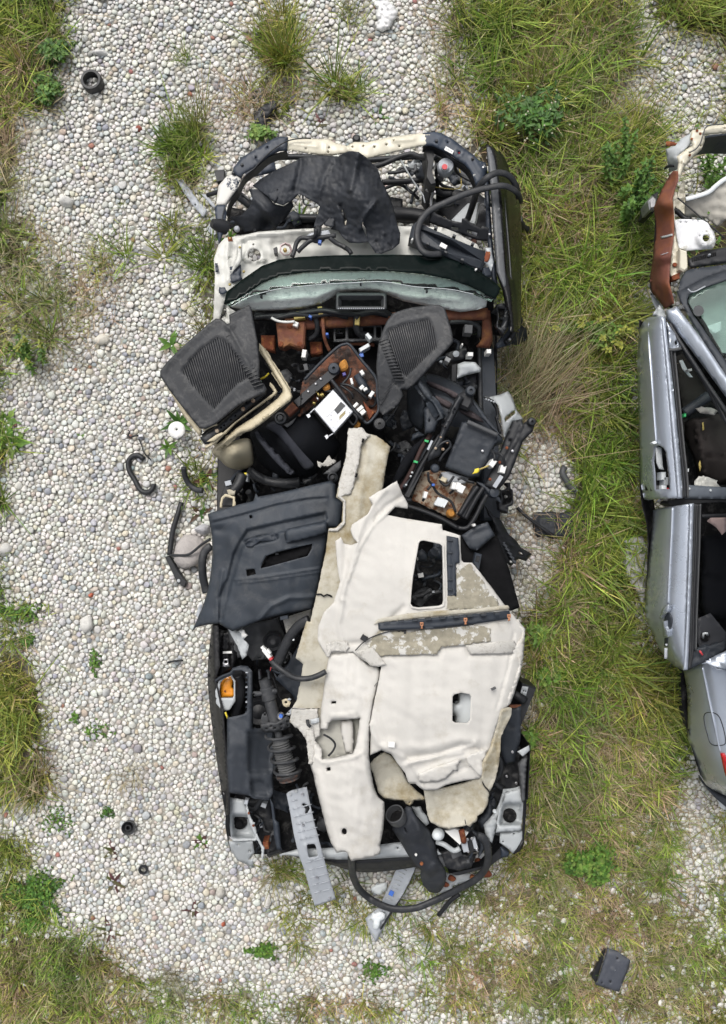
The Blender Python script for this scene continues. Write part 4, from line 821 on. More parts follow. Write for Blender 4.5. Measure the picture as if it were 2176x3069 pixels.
# --- rubber floor mats
def ribs(t, poly, a0, n, ang, z, mt, parent, w=1.1, h=.006, fan=0, centre=None):
    pl = q(t, poly); c = pl.mean(0) if centre is None else q(t, [centre])[0]; V, F = [], []; zf = z
    R = 260
    for k in range(n):
        u = (k-(n-1)/2)
        if fan:
            a = math.radians(ang) + u*fan; d = np.array([math.cos(a), math.sin(a)]); o = c + np.array([-math.sin(math.radians(ang)), math.cos(math.radians(ang))])*u*a0
        else:
            a = math.radians(ang); d = np.array([math.cos(a), math.sin(a)]); o = c + np.array([-d[1], d[0]])*u*a0
        s = np.linspace(-R, R, 420); pts = o + s[:, None]*d; ins = inside(pts, pl)
        if not ins.any(): continue
        idx = np.where(ins)[0]; seg = pts[np.linspace(idx[0], idx[-1], 9).astype(int)]
        nrm = np.array([-d[1], d[0]])*w; zz = zf(seg); base = len(V)
        for p, zz_ in zip(seg, zz):
            for e, dz in ((-1, 0), (0, h), (1, 0)):
                pp = p+nrm*e; V.append(tuple(w1(pp[0], pp[1], zz_+dz)))
        for i in range(8):
            for e in (0, 1): F.append([base+i*3+e, base+i*3+e+1, base+(i+1)*3+e+1, base+(i+1)*3+e][::-1])
    o = link('ribbed_tread', V, F, mt, parent, False); o['kind'] = 'stuff'; return o
t = thing('floor_mat', 'worn ribbed black rubber floor mat with a heel tab lying on the cream seat', 'floor mat', 'C', 520, 700, .85)
MZ = [(110,700,.93),(560,260,.98),(900,450,1.0),(835,150,.98),(960,850,.96),(440,1150,.92),(560,700,.985)]
M1 = [(480,315),(560,255),(605,262),(660,305),(672,300),(668,225),(740,190),(830,145),(848,165),(870,290),(900,440),(915,600),(915,760),(955,790),(975,830),(960,862),(870,900),(750,960),(650,1040),(560,1112),(480,1152),(430,1148),(380,1092),(250,925),(180,835),(108,722),(108,682),(170,600),(350,430)]
R1 = [(580,400),(660,450),(740,560),(830,740),(750,785),(640,890),(545,1002),(480,930),(380,820),(280,685),(330,610),(430,500)]
sheet('base', 'C', M1, MZ, MATR, t, th=.012, step=6, feat=[('rim', 16, 9, .012), ('rim', 40, 6, .008), ('p', R1, 10, -.012), ('r', [(655,310),(720,420),(860,700),(880,770)], 16, .01), ])
ribs('C', R1, 6.6, 40, 76, lambda p, f=tps(q('C', MZ)): f(p)-.012, BLACKP, t, fan=-.006, h=.005, w=1.9)
for k in range(17):
    a = (640+k*14, 375+k*26); box('grip_bar', 'C', a[0]+38, a[1]+8, 86, 5, -30+k*.8, .975, .996, MATR, t, .002)
t = thing('floor_mat', 'ribbed black rubber floor mat standing tilted against the dashboard beam', 'floor mat', 'D', 640, 600, .6)
M2 = [(480,215),(560,185),(640,165),(760,150),(860,145),(900,170),(925,240),(965,380),(970,450),(930,500),(850,580),(750,690),(660,790),(600,835),(550,830),(566,880),(530,950),(470,1000),(410,1045),(370,1015),(360,900),(355,800),(345,640),(360,480),(390,370),(430,280)]
R2 = [(430,355),(560,292),(770,255),(820,340),(848,490),(740,590),(640,690),(590,735),(530,690),(470,560)]
MZ2 = [(480,215,.90),(880,160,.94),(965,420,.96),(600,800,.88),(400,1030,.80),(350,640,.88),(640,480,.95)]
sheet('base', 'D', M2, MZ2, MATR, t, th=.012, step=6, feat=[('rim', 16, 9, .012), ('rim', 42, 6, .008), ('p', R2, 10, -.012), ('r', [(400,720),(550,820)], 8, -.006)])
ribs('D', R2, 6.2, 36, 76, lambda p, f=tps(q('D', MZ2)): f(p)-.012, BLACKP, t, fan=-.006, h=.005, w=1.8)
for k in range(14): box('grip_bar', 'D', 405+k*10, 430+k*25, 78, 5, -18+k*1.5, .89, .916, MATR, t, .002)
for k in range(5): tube('groove', 'D', [(375+k*18,960-k*46,.83+.012*k),(440+k*18,880-k*40,.84+.012*k),(500+k*12,800-k*20,.86+.01*k)], .8, BLACKP, t, 5)
# --- cream seat base, upturned
t = thing('car_seat', 'upturned cream plastic seat base with dark metal rail under a rubber mat', 'seat', 'C', 700, 950, .3)
sheet('side_shell', 'C', [(185,845),(215,850),(450,1165),(445,1200),(425,1210),(300,1050)], [(200,850,.86),(440,1190,.82)], CREAMP, t, th=.03, step=8, feat=[('e', 6, .015)])
sheet('outer_ring', 'C', [(912,455),(950,490),(1000,575),(1100,735),(1165,840),(1182,890),(1165,925),(1080,990),(950,1095),(850,1165),(760,1190),(680,1240),(600,1290),(560,1332),(525,1325),(560,1285),(640,1225),(690,1180),(725,1145),(860,1060),(960,985),(1060,905),(1102,850),(1092,810),(1000,660),(930,540),(910,515)], [(930,480,.84),(1150,880,.92),(540,1320,.80),(800,1140,.88)], CREAMP, t, th=.05, step=7, feat=[('e', 8, .02), ('n', .004, 70)])
sheet('inner_ring', 'C', [(1000,772),(1030,800),(1060,850),(1050,872),(870,992),(720,1102),(660,1162),(570,1262),(490,1312),(468,1298),(560,1225),(625,1175),(700,1108),(860,985),(1020,865),(1030,848),(995,800)], .865, CREAMP, t, th=.03, step=6, feat=[('e', 6, .01)])
sheet('inner_ring', 'C', [(485,1255),(560,1200),(610,1178),(620,1190),(545,1250)], .88, CREAMP, t, th=.01, step=6)
sheet('cushion', 'C', [(530,1330),(620,1288),(740,1240),(820,1228),(852,1270),(866,1400),(850,1450),(780,1482),(700,1476),(640,1450),(590,1400),(545,1365)], [(540,1340,.62),(740,1250,.76),(850,1300,.72),(700,1350,.80),(780,1470,.60),(860,1420,.62)], mat('cream_cloth', (.40, .36, .265), .9, .1, 6, bump=.4, bscale=400, spec=.2), t, th=.03, step=7, smooth=True, feat=[('e', 12, .03)])
rl_ = sheet('rail', 'C', [(432,1222),(500,1170),(570,1120),(760,960),(900,840),(955,800),(978,830),(965,880),(800,1010),(620,1165),(500,1275),(470,1280)], [(450,1240,.84),(960,840,.90)], DSTEEL, t, th=.05, step=7, holes=[circle(x, y, 9, 8) for x, y in ((720,1045), (683,1078), (603,1142), (628,1124), (810,938))], feat=[('e', 6, .01)])
for x, y in ((780, 990), (862, 922), (570, 1168)): lathe('rivet', 'C', x, y, .878, [(18, 0), (15, .01), (6, .014)], RUSTP, rl_, 10)
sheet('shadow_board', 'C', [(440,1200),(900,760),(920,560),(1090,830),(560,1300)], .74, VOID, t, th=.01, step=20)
tube('thin_stem', 'C', [(925,745,.80),(960,730,.82),(990,700,.82)], 3, YELLOW, t, 5); tube('piping', 'C', [(455,1165,.90),(500,1140,.90),(545,1120,.905),(570,1115,.905)], 3.5, CREAMP, t, 6)
box('screw_block', 'C', 1030, 1000, 120, 22, -40, .90, .925, CREAMP, t, .006); lathe('knob', 'C', 955, 1065, .90, [(20, 0), (16, .02), (6, .028)], CREAMP, t, 10)
# --- centre seat, upturned
t = thing('car_seat', 'upturned black cloth seat showing rusty rails and a white control module', 'seat', 'O', 900, 500, .2)
def cushion(nm, tile, out, zc, m, parent, th=.05, **k): return sheet(nm, tile, out, zc, m, parent, th=th, smooth=True, step=8, **k)
cushion('backrest', 'O', [(175,545),(240,490),(330,450),(420,400),(520,460),(600,390),(800,280),(1000,480),(1140,620),(1150,700),(1060,830),(960,880),(880,980),(720,1030),(560,1040),(480,1010),(330,900),(250,790),(220,660)], [(200,560,.56),(420,420,.64),(800,300,.68),(1140,660,.56),(880,980,.52),(560,1040,.46),(240,780,.46),(500,700,.68),(800,650,.72)], SEATF, t, feat=[('e', 30, .05), ('r', [(300,480),(480,700),(720,1010)], 30, -.02)])
sheet('stripe', 'O', [(430,405),(520,460),(600,560),(750,740),(870,880),(820,925),(760,920),(640,760),(480,560),(350,470)], lambda p, f=tps(q('O', [(430,420,.70),(600,560,.745),(860,890,.68),(760,910,.67),(350,470,.68)])): f(p), SEATS, t, th=.01, step=8, smooth=True, feat=[('e', 8, .008)])
sheet('stripe', 'O', [(240,520),(290,510),(420,660),(560,830),(680,965),(640,975),(560,945),(430,820),(300,660),(245,580)], lambda p, f=tps(q('O', [(260,530,.63),(450,740,.70),(660,965,.61)])): f(p), SEATS, t, th=.01, step=8, smooth=True, feat=[('e', 8, .008)])
sheet('headrest_flap', 'O', [(900,840),(960,860),(1000,820),(1030,775),(1060,815),(1110,830),(1090,860),(1020,890),(960,890),(940,912),(915,890)], .66, FIBRE, t, th=.004, step=6, jit=.8, feat=[('n', .01, 40)])
tb = sheet('seat_tray', 'P', [(30,660),(560,180),(650,145),(690,160),(1055,620),(1095,1060),(960,1240),(900,1250),(820,1180),(460,750),(200,980),(0,1150),(0,830)], [(50,800,.72),(600,200,.74),(1060,900,.72),(900,1240,.74),(460,700,.70)], RUSTD, t, th=.02, step=8, feat=[('n', .015, 60)])
tube('tray_rim', 'P', [(60,640,.80),(300,390,.82),(520,190,.83),(620,150,.83),(690,160,.83),(860,380,.82),(1050,620,.81),(1070,850,.80),(1090,1050,.79),(1020,1170,.79),(940,1245,.79),(870,1200,.79),(700,1020,.79),(480,760,.79)], 4.6, SEATG, t, 8, flat=1.6)
r0 = prism('rail', 'P', [(0,840),(520,400),(560,480),(530,560),(120,900),(0,1010)], .72, .82, DSTEEL, t, .01)
for x, y in ((215, 700), (110, 805), (285, 630)): lathe('rivet', 'P', x, y, .82, [(24, 0), (20, .008), (10, .012)], STEEL, r0, 10)
for x, y in ((18, 905), (70, 690)): lathe('hole', 'P', x, y, .8205, [(16, 0), (15, .001)], VOID, r0, 10)
lathe('bushing', 'P', 470, 505, .78, [(80, 0), (82, .05), (70, .065), (22, .068), (20, .05)], NAVYD, t, 20)
lathe('bushing', 'P', 1100, 1270, .76, [(86, 0), (90, .05), (74, .065), (22, .068), (20, .05)], BLACKP, t, 20)
prism('rail_end', 'O', [(545,285),(640,190),(700,260),(600,350)], .70, .78, RUSTB, t, .008)
prism('rail_end', 'O', [(640,190),(790,70),(830,130),(700,260)], .70, .79, DSTEEL, t, .008)
lathe('pivot', 'O', 515, 380, .68, [(62, 0), (62, .05), (44, .055), (40, .03), (28, .03), (28, .07), (12, .07)], DGREY, t, 20)
sheet('pivot_plate', 'O', [(540,440),(600,420),(680,360),(640,430),(580,475)], .72, DGREY, t, th=.006, step=6)
lathe('pivot', 'O', 1075, 1015, .66, [(56, 0), (56, .05), (40, .055), (34, .03), (22, .03), (20, .07), (10, .07)], DSTEEL, t, 20)
sheet('pivot_arm', 'O', [(970,975),(1110,860),(1160,830),(1160,900),(1110,960),(1030,980)], .68, DGREY, t, th=.02, step=8)
prism('foam_lump', 'P', [(550,400),(620,350),(665,440),(640,500),(560,510),(540,450)], .72, .80, BROWNF, t, .02, smooth=True)
prism('foam_lump', 'P', [(300,690),(350,660),(400,690),(410,760),(340,790),(300,740)], .72, .80, BROWNF, t, .015, smooth=True)
prism('foam_lump', 'P', [(740,1300),(800,1190),(840,1250),(820,1310)], .72, .78, BROWNF, t, .015)
md = prism('control_module', 'P', [(455,775),(735,1085),(470,1385),(190,1050)], .80, .875, MODULE, t, .006)
prism('sticker', 'P', [(435,880),(545,990),(370,1155),(275,1040)], .875, .878, WHITEPL, md, .001); prism('dark_sticker', 'P', [(565,945),(630,1000),(520,1120),(470,1060)], .875, .8785, DGREY, md, .001)
for k in range(5): box('print_line', 'P', 585, 1130+k*11-22, 120, 4, -45, .875, .8775, TAPE, md, .0004)
for x, y in ((428,1135), (515,1220), (345,1090), (430,1195), (685,1095)): lathe('screw', 'P', x, y, .875, [(12, 0), (9, .003)], STEEL, md, 8)
for pts in ([(80,1130),(125,1110),(145,1150),(110,1175)], [(335,1425),(375,1400),(395,1440),(365,1470)]): prism('ear', 'P', pts, .84, .846, MODULE, md, .001)
tube('ear_arm', 'P', [(130,1110,.843),(200,1040,.85)], 2, MODULE, md, 5); tube('ear_arm', 'P', [(390,1430,.843),(460,1385,.85)], 2, MODULE, md, 5)
tube('rail_bar', 'P', [(430,640,.82),(600,860,.82),(760,1080,.82),(870,1200,.81)], 6, DSTEEL, t, 7)
cyl = tubew('motor', [tuple(w1(*(q('P', [(790, 570)])[0]), .78)), tuple(w1(*(q('P', [(940, 830)])[0]), .78))], .026, NAVYD, t, 16)
for x, y, w, h, a in ((770,990,80,40,-45), (830,1040,100,50,-40), (870,1090,80,60,-40), (860,540,50,70,-35), (855,745,70,50,-45), (905,770,60,40,-30), (990,840,50,90,35), (715,660,34,90,-15)): box('connector', 'P', x, y, w, h, a, .76, .835, WHITEPL, t, .004)
box('connector', 'P', 610, 560, 46, 46, -20, .76, .82, mat('violet_plug', (.08, .07, .25), .5), t)
for pts in ([(560,700,.80),(680,720,.82),(800,790,.82),(900,880,.80),(940,920,.78)], [(700,480,.8),(690,560,.8),(640,640,.8),(580,700,.8)], [(730,900,.78),(720,840,.8),(640,770,.8),(560,720,.8)], [(1000,860,.8),(1050,930,.78),(1030,1000,.76),(960,1020,.74)], [(650,1130,.80),(740,1120,.82),(790,1180,.82),(740,1270,.80),(660,1180,.80)], [(540,760,.8),(440,800,.78),(340,790,.78),(310,740,.78)]): tube('cable', 'P', pts, 4, BLACKP, t, 7)
for pts in ([(580,800),(640,870),(700,940),(640,930)], [(870,930),(980,1060),(1040,1090),(960,1200)]): prism('rust_plate', 'P', pts, .70, .77, RUST, t, .006)
for x, y in ((215,800),(250,840),(290,850),(240,900),(310,840),(190,960)): box('fitting', 'P', x, y, 34, 22, x % 90, .74, .82, TAPE if x % 3 else STEEL, t, .003)
tube('tray_rod', 'P', [(1360,1000,.66),(1300,1100,.68),(1190,1220,.7),(1090,1290,.72)], 2, DGREY, t, 6)
# --- right seat, upturned
t = thing('car_seat', 'upturned black seat frame with taupe striped cloth and hanging white plugs', 'seat', 'Q', 650, 800, .2)
cushion('backrest', 'Q', [(270,80),(400,90),(560,150),(700,240),(780,330),(900,480),(1010,650),(1110,780),(1050,850),(700,900),(500,760),(420,560),(330,400),(250,200)], [(300,100,.60),(700,250,.66),(1080,780,.66),(500,400,.74),(700,520,.74),(600,850,.6)], SEATG, t, feat=[('e', 24, .04)])
sheet('stripe', 'Q', [(280,165),(340,160),(480,220),(620,290),(600,350),(480,280),(330,215)], [(300,170,.735),(610,320,.775),(480,250,.76)], SEATB, t, th=.02, step=8, smooth=True, feat=[('e', 8, .01)])
sheet('stripe', 'Q', [(380,310),(520,370),(560,400),(530,450),(430,390)], .765, SEATB, t, th=.02, step=8, smooth=True, feat=[('e', 8, .01)])
sheet('stripe', 'Q', [(640,440),(760,470),(860,540),(900,600),(780,560),(640,480)], .765, SEATB, t, th=.02, step=8, smooth=True, feat=[('e', 8, .01)])
cushion('bolster', 'Q', [(80,230),(150,180),(200,210),(300,380),(260,480),(250,620),(220,690),(110,600),(70,420)], [(150,200,.66),(80,420,.58),(200,500,.68),(220,680,.58)], SEATG, t, feat=[('e', 16, .03)])
cushion('armrest', 'Q', [(170,170),(210,90),(260,95),(300,180),(370,310),(470,430),(490,530),(430,540),(350,400),(270,330)], [(220,110,.76),(300,250,.82),(470,520,.80)], NAVY, t, feat=[('e', 10, .02)])
sheet('hinge_cover', 'Q', [(250,460),(310,400),(380,380),(440,440),(445,530),(400,620),(370,700),(265,720),(260,600)], .84, SEATG, t, th=.03, step=8, holes=[circle(312, 578, 10, 8, 18)], feat=[('e', 8, .015)])
sheet('lever', 'Q', [(115,800),(130,730),(200,695),(265,735),(200,770)], .62, NAVY, t, th=.03, step=8, feat=[('e', 8, .012)])
rA = sheet('rail', 'Q', [(580,380),(640,300),(690,330),(640,440),(560,600),(480,760),(440,960),(300,1020),(300,940),(400,780),(480,600)], [(640,330,.88),(500,650,.86),(340,980,.84)], DSTEEL, t, th=.06, step=7, holes=[circle(590, 460, 11, 8), circle(572, 498, 9, 8), circle(490, 652, 11, 8), circle(525, 590, 7, 8)], feat=[('e', 7, .012)])
lathe('pivot', 'Q', 745, 275, .82, [(52, 0), (56, .06), (44, .08), (18, .084), (14, .07)], SEATG, t, 18)
prism('pivot_block', 'Q', [(620,300),(700,240),(800,320),(790,400),(740,470),(640,430),(610,380)], .74, .85, BLACKP, t, .02)
sheet('spring_pan', 'Q', [(660,600),(730,590),(1050,735),(1040,830),(960,960),(850,1190),(760,1205),(480,1090),(520,980),(560,900)], [(700,610,.82),(1040,760,.82),(780,1190,.78),(500,1080,.78),(750,900,.80)], SEATG, t, th=.012, step=8, feat=[('r', [(650,700),(560,900),(500,1060)], 14, .02), ('e', 10, .012), ('r', [(700,740),(960,830)], 8, -.008), ('n', .004, 90), ('b', 890, 915, 40, 50, -.012)])
tube('cross_bar', 'Q', [(725,592,.86),(880,660,.86),(1050,738,.86)], 7, DGREY, t, 8)
lathe('bolt', 'Q', 888, 910, .80, [(16, 0), (14, .012), (6, .014)], STEEL, t, 8)
sheet('rail_cover', 'Q', [(480,470),(620,510),(660,660),(600,700),(560,780),(500,740)], .70, mat('olive_cloth', (.016, .016, .014), .9), t, th=.01, step=10)
rB = sheet('rail', 'Q', [(1210,590),(1310,560),(1330,610),(1410,560),(1455,620),(1430,700),(1330,800),(1300,870),(1250,1010),(1180,1180),(1080,1310),(1000,1330),(900,1280),(960,1160),(1060,960),(1120,790)], [(1250,600,.84),(1440,640,.88),(1000,1310,.82),(1200,1000,.84)], BLACKP, t, th=.06, step=7, feat=[('r', [(1320,620),(1230,820),(1100,1080)], 12, .02), ('e', 8, .014), ('r', [(1180,800),(1080,1000)], 8, -.012)], holes=[circle(1190, 790, 9, 8)])
lathe('pivot', 'Q', 1405, 600, .86, [(44, 0), (48, .04), (36, .055), (14, .058), (12, .04)], DSTEEL, t, 18)
for x, y in ((1150, 875), (1212, 910), (970, 1215), (1075, 1030)): lathe('rivet', 'Q', x, y, .855, [(18, 0), (15, .01), (6, .013)], RUST if x < 1160 else STEEL, rB, 8)
for x, y in ((440,760), (380,880), (460,890), (505,815)): lathe('rivet', 'Q', x, y, .84, [(18, 0), (15, .01), (6, .014)], RUSTP, t, 8)
tube('linkage', 'Q', [(380,900,.84),(440,830,.85),(520,800,.85),(540,860,.84),(470,940,.83),(420,1020,.82)], 4, DSTEEL, t, 7)
tr = sheet('rusted_tray', 'Q', [(230,1150),(330,1110),(480,1130),(700,1200),(820,1260),(680,1600),(600,1660),(440,1580),(120,1430)], .66, RUSTP, t, th=.01, step=9, feat=[('n', .015, 60)])
sheet('white_pad', 'Q', [(440,1140),(520,1130),(640,1170),(740,1200),(700,1260),(560,1260),(460,1220)], .72, GREYP, t, th=.01, step=9)
for pts in ([(120,1430,.76),(60,1420,.76),(200,1120,.78),(330,900,.80),(430,740,.80)], [(60,1500,.74),(250,1560,.74),(440,1640,.74),(620,1740,.74)], [(620,1740,.74),(720,1740,.75),(800,1640,.76),(880,1480,.77),(940,1380,.78)], [(640,1600,.78),(760,1400,.79),(840,1290,.80)], [(700,1640,.77),(810,1440,.79),(900,1300,.80)]): tube('frame_tube', 'Q', pts, 7, BLACKP, t, 8)
prism('runner', 'Q', [(40,1400),(90,1420),(260,1080),(230,1060)], .70, .78, BLACKP, t, .006); prism('runner', 'Q', [(620,1600),(700,1640),(880,1330),(800,1280)], .70, .77, DSTEEL, t, .006)
prism('runner', 'Q', [(20,1300),(50,1310),(370,740),(300,760),(160,1000)], .66, .74, SEATG, t, .006)
sheet('seat_skirt', 'Q', [(20,1000),(120,870),(250,760),(280,770),(60,1160),(-60,1330),(-110,1290)], .64, SEATF, t, th=.02, step=12, feat=[('e', 10, .02)])
for x, y in ((128,1142), (112,1182), (62,1275), (755,1408), (733,1442), (688,1530)): lathe('stud', 'Q', x, y, .775, [(13, 0), (11, .01), (4, .014)], FROST, t, 8)
for x, y in ((285,800), (168,1025)): box('clip', 'Q', x, y, 46, 24, 15, .74, .80, GREEN, t)
box('clip', 'Q', 358, 1275, 30, 26, 0, .74, .79, BLUE, t)
for x, y, w, h, a in ((578,1285,44,78,15), (625,1290,48,84,18), (662,1320,64,88,28), (272,1385,40,76,15), (1002,1040,56,84,35), (1112,1105,60,84,15), (800,1712,34,24,-30)): box('connector', 'Q', x, y, w, h, a, .75, .84 if x < 900 else .90, WHITEPL, t, .005)
for k in range(4): box('connector', 'Q', 400+k*28, 1465+k*8-12, 34, 96, 30, .68, .74, FROST, t, .004)
box('plug', 'Q', 460, 1212, 90, 50, 25, .72, .78, CREAMP, t, .006); lathe('foam_lump', 'Q', 545, 1585, .68, [(55, 0), (50, .03), (30, .05)], BROWNF, t, 12)
box('barcode_label', 'Q', 1056, 1238, 46, 148, 33, .868, .872, GREYP, t, .001); box('barcode_label', 'Q', 320, 845, 24, 112, 25, .862, .866, GREYP, t, .001)
yc = sheet('yellow_plug', 'Q', [(805,1105),(850,1090),(860,1120),(840,1145),(780,1155),(800,1130)], .86, YELLOW, t, th=.02, step=5, jit=.5); tube('yellow_wire', 'Q', [(850,1110,.87),(900,1090,.88),(960,1065,.88)], 2.6, TAPE, t, 6)
for pts in ([(1000,930,.86),(1080,940,.92),(1120,1000,.92),(1125,1070,.9)], [(985,900,.86),(1020,960,.9),(1015,1010,.9)], [(440,1160,.78),(430,1230,.77),(500,1280,.77),(580,1180,.78)], [(620,1220,.80),(660,1200,.80),(720,1230,.79),(800,1250,.79)], [(350,1280,.76),(400,1360,.74),(500,1420,.74),(560,1470,.74),(600,1570,.74)], [(300,1140,.78),(310,1230,.76),(350,1270,.75)], [(530,1370,.72),(600,1310,.74),(640,1260,.76)], [(290,1330,.75),(340,1280,.75)], [(240,1450,.74),(270,1400,.75)]): tube('cable', 'Q', pts, 4, BLACKP, t, 7)
tube('brown_loom', 'Q', [(330,730,.76),(230,880,.76),(150,1060,.75),(60,1230,.73),(-10,1330,.72)], 7, mat('brown_loom', (.04, .018, .016), .7), t, 7)
lathe('pivot', 'Q', 370, 1100, .80, [(46, 0), (50, .03), (36, .05), (10, .055)], NAVYD, t, 16); lathe('pivot', 'Q', 1005, 1360, .76, [(62, 0), (66, .03), (50, .05), (12, .055)], NAVYD, t, 16)
sheet('rail_tail', 'Q', [(820,1240),(900,1260),(1000,1330),(1080,1420),(1090,1470),(1010,1420),(940,1370),(850,1270)], .80, SEATG, t, th=.03, step=7, feat=[('e', 7, .012)])
sheet('side_bar', 'Q', [(790,370),(850,430),(1010,640),(1110,770),(1040,700),(960,640),(870,540),(790,400)], .83, SEATG, t, th=.03, step=8, feat=[('e', 6, .012)])
# --- body pillar end beside the right seat
t = thing('pillar_section', 'hollow cut black pillar end sticking out beside the gravel', 'car part', 'Q', 1140, 1440, .2)
sheet('shell', 'Q', [(1080,1340),(1160,1310),(1150,1250),(1190,1250),(1190,1310),(1215,1330),(1225,1450),(1210,1500),(1170,1510),(1165,1570),(1070,1550),(1060,1480),(1090,1440)], .56, BLACKP, t, th=.06, step=6, holes=[[(1095,1350),(1165,1330),(1200,1345),(1208,1440),(1165,1480),(1100,1490),(1110,1430)]], feat=[('n', .006, 40)])
prism('core', 'Q', [(1080,1340),(1210,1330),(1215,1490),(1070,1540)], .2, .42, VOID, t); lathe('clip', 'Q', 1138, 1402, .43, [(18, 0), (14, .03), (5, .04)], WHITEPL, t, 8)
# --- grey plastic trim by the dry grass (right)
t = thing('pillar_trim', 'light grey slotted plastic trim leaning out over dry straw', 'car trim', 'Q', 1120, 500, .2)
sheet('panel', 'Q', [(905,318),(960,325),(1100,290),(1165,258),(1215,330),(1260,470),(1330,560),(1310,590),(1215,590),(1170,690),(1130,760),(1110,700),(1090,560),(1060,420),(1000,350)], [(920,325,.50),(1160,270,.46),(1300,570,.5),(1130,740,.56),(1080,480,.6)], LGREY, t, th=.006, step=7, holes=[[(1130,560),(1140,540),(1235,465),(1250,475),(1248,500),(1150,590),(1132,592)]], feat=[('n', .005, 70), ('e', 8, .012)])
sheet('edge', 'Q', [(905,320),(960,328),(1010,360),(1050,430),(1070,500),(1060,580),(1090,640),(1100,720),(1070,720),(1050,620),(1030,540),(1050,520),(1030,440),(990,380)], .52, BLACKP, t, th=.03, step=7)
for k in range(4): lathe('stud', 'Q', 925+k*28, 350+k*10, .55, [(13, 0), (12, .012), (6, .016)], GREYP, t, 8)
# --- door trim panel
t = thing('door_trim', 'dusty slate blue door trim panel with armrest and speaker slot', 'door panel', 'E', 950, 800, .6)
DT = [(440,380),(520,352),(600,330),(700,300),(810,275),(820,240),(832,212),(850,240),(870,236),(1000,212),(1150,178),(1300,140),(1440,108),(1478,140),(1482,248),(1538,290),(1512,488),(1418,492),(1400,640),(1362,850),(1330,1010),(1290,1150),(1180,1170),(1060,1192),(960,1215),(850,1250),(740,1295),(640,1332),(580,1300),(530,1268),(430,1280),(345,1300),(315,1325),(335,1280),(400,1130),(440,1000),(466,850),(478,700),(474,560),(455,450)]
DZ = [(440,390,.84),(1440,120,.86),(1520,480,.86),(1290,1140,.84),(640,1320,.84),(330,1310,.74),(470,700,.80),(900,300,.88),(1000,560,.92),(1000,1000,.90),(600,600,.85),(600,1150,.84)]
sheet('panel', 'E', DT, DZ, NAVY, t, th=.006, step=5, holes=[[(868,822),(880,780),(910,722),(1000,690),(1290,620),(1285,660),(1250,722),(1100,762),(960,800)], [(750,832),(818,824),(831,868),(757,885)], [(776,388),(798,385),(803,412),(780,416)]],
    feat=[('e', 14, .02), ('r', [(450,455),(700,395),(1000,310),(1250,262),(1390,250)], 12, -.014), ('r', [(450,440),(700,378),(1000,292),(1250,245),(1400,240)], 12, .012),
          ('p', [(700,600),(760,510),(1060,440),(1400,370),(1410,430),(1060,520),(800,590),(730,640),(690,760),(640,920),(560,1240),(530,1240),(520,1060),(600,900),(650,700)], 18, -.028), ('r', [(650,915),(880,895),(1350,822)], 8, .014), ('r', [(680,940),(900,920),(1350,850)], 7, .010), ('r', [(850,1250),(950,1130),(1100,1060),(1320,1055)], 18, .016), ('p', [(735,600),(860,560),(1010,535),(1015,575),(960,600),(760,640)], 10, -.02), ('b', 530, 510, 60, 30, -.02), ('r', [(560,840),(540,960),(520,1250)], 14, .016), ('n', .004, 200)])
pr = [(1062,540),(1080,505),(1130,490),(1390,438),(1412,450),(1412,515),(1385,545),(1110,615),(1075,600)]
sheet('armrest', 'E', pr, .955, NAVY, t, th=.05, step=7, smooth=True, feat=[('e', 10, .025), ('r', [(1090,585),(1390,520)], 10, -.006)])
sheet('cup_tray', 'E', [(745,610),(800,585),(980,540),(1020,548),(1005,578),(950,595),(860,600),(800,640),(755,640)], .905, NAVYD, t, th=.01, step=7, feat=[('e', 6, -.008), ('b', 800, 612, 30, 20, -.015), ('b', 980, 562, 28, 14, -.012)])
sheet('speaker_mesh', 'E', [(868,825),(930,715),(1290,615),(1250,725),(1000,800)], .865, CARPET, t, th=.01, step=10, feat=[('r', [(900,760),(1060,715),(1150,720),(1270,685)], 8, .02)])
box('void_plate', 'E', 790, 855, 90, 70, -4, .80, .84, VOID, t); box('edge_clip', 'E', 1060, 1222, 66, 30, -10, .80, .84, NAVYD, t); box('edge_clip', 'E', 1000, 705, 26, 14, -10, .87, .885, DGREY, t); box('tag', 'E', 380, 1108, 34, 20, -8, .70, .72, WHITEPL, t)
sheet('lower_flap', 'E', [(345,1200),(372,1110),(400,1112),(385,1180),(365,1240)], .62, GREYP, t, th=.004, step=7)
prism('mount', 'E', [(535,320),(545,230),(590,110),(640,110),(630,210),(660,240),(670,320)], .5, .72, BLACKP, t, .01)
sheet('cut_rim', 'E', [(535,330),(548,250),(580,215),(660,240),(668,300),(660,330),(640,320),(645,255),(585,240),(562,262),(553,330)], .78, CREAMP, t, th=.012, step=5, jit=.5)
tube('mount_tube', 'E', [(640,200,.74),(690,140,.74),(720,60,.72)], 16, BLACKP, t, 10); sheet('dirt_patch', 'E', [(590,190),(620,180),(665,190),(660,230),(610,225)], .775, BEIGE, t, th=.003, step=6, jit=.8)
box('tape_label', 'E', 605, 130, 50, 40, -15, .72, .735, GREYP, t); box('plug', 'E', 750, 85, 26, 66, 0, .64, .72, LGREY, t); box('plug', 'E', 745, 60, 20, 30, 0, .66, .725, YELLOW, t)
for pts in ([(790,20,.52),(860,80,.52),(960,130,.5),(1080,150,.5),(1180,140,.5)], [(700,180,.55),(720,210,.5),(710,260,.45)], [(770,200,.55),(790,250,.5),(770,300,.45)]): tube('cable', 'E', pts, 9, RUBBER, t, 8)
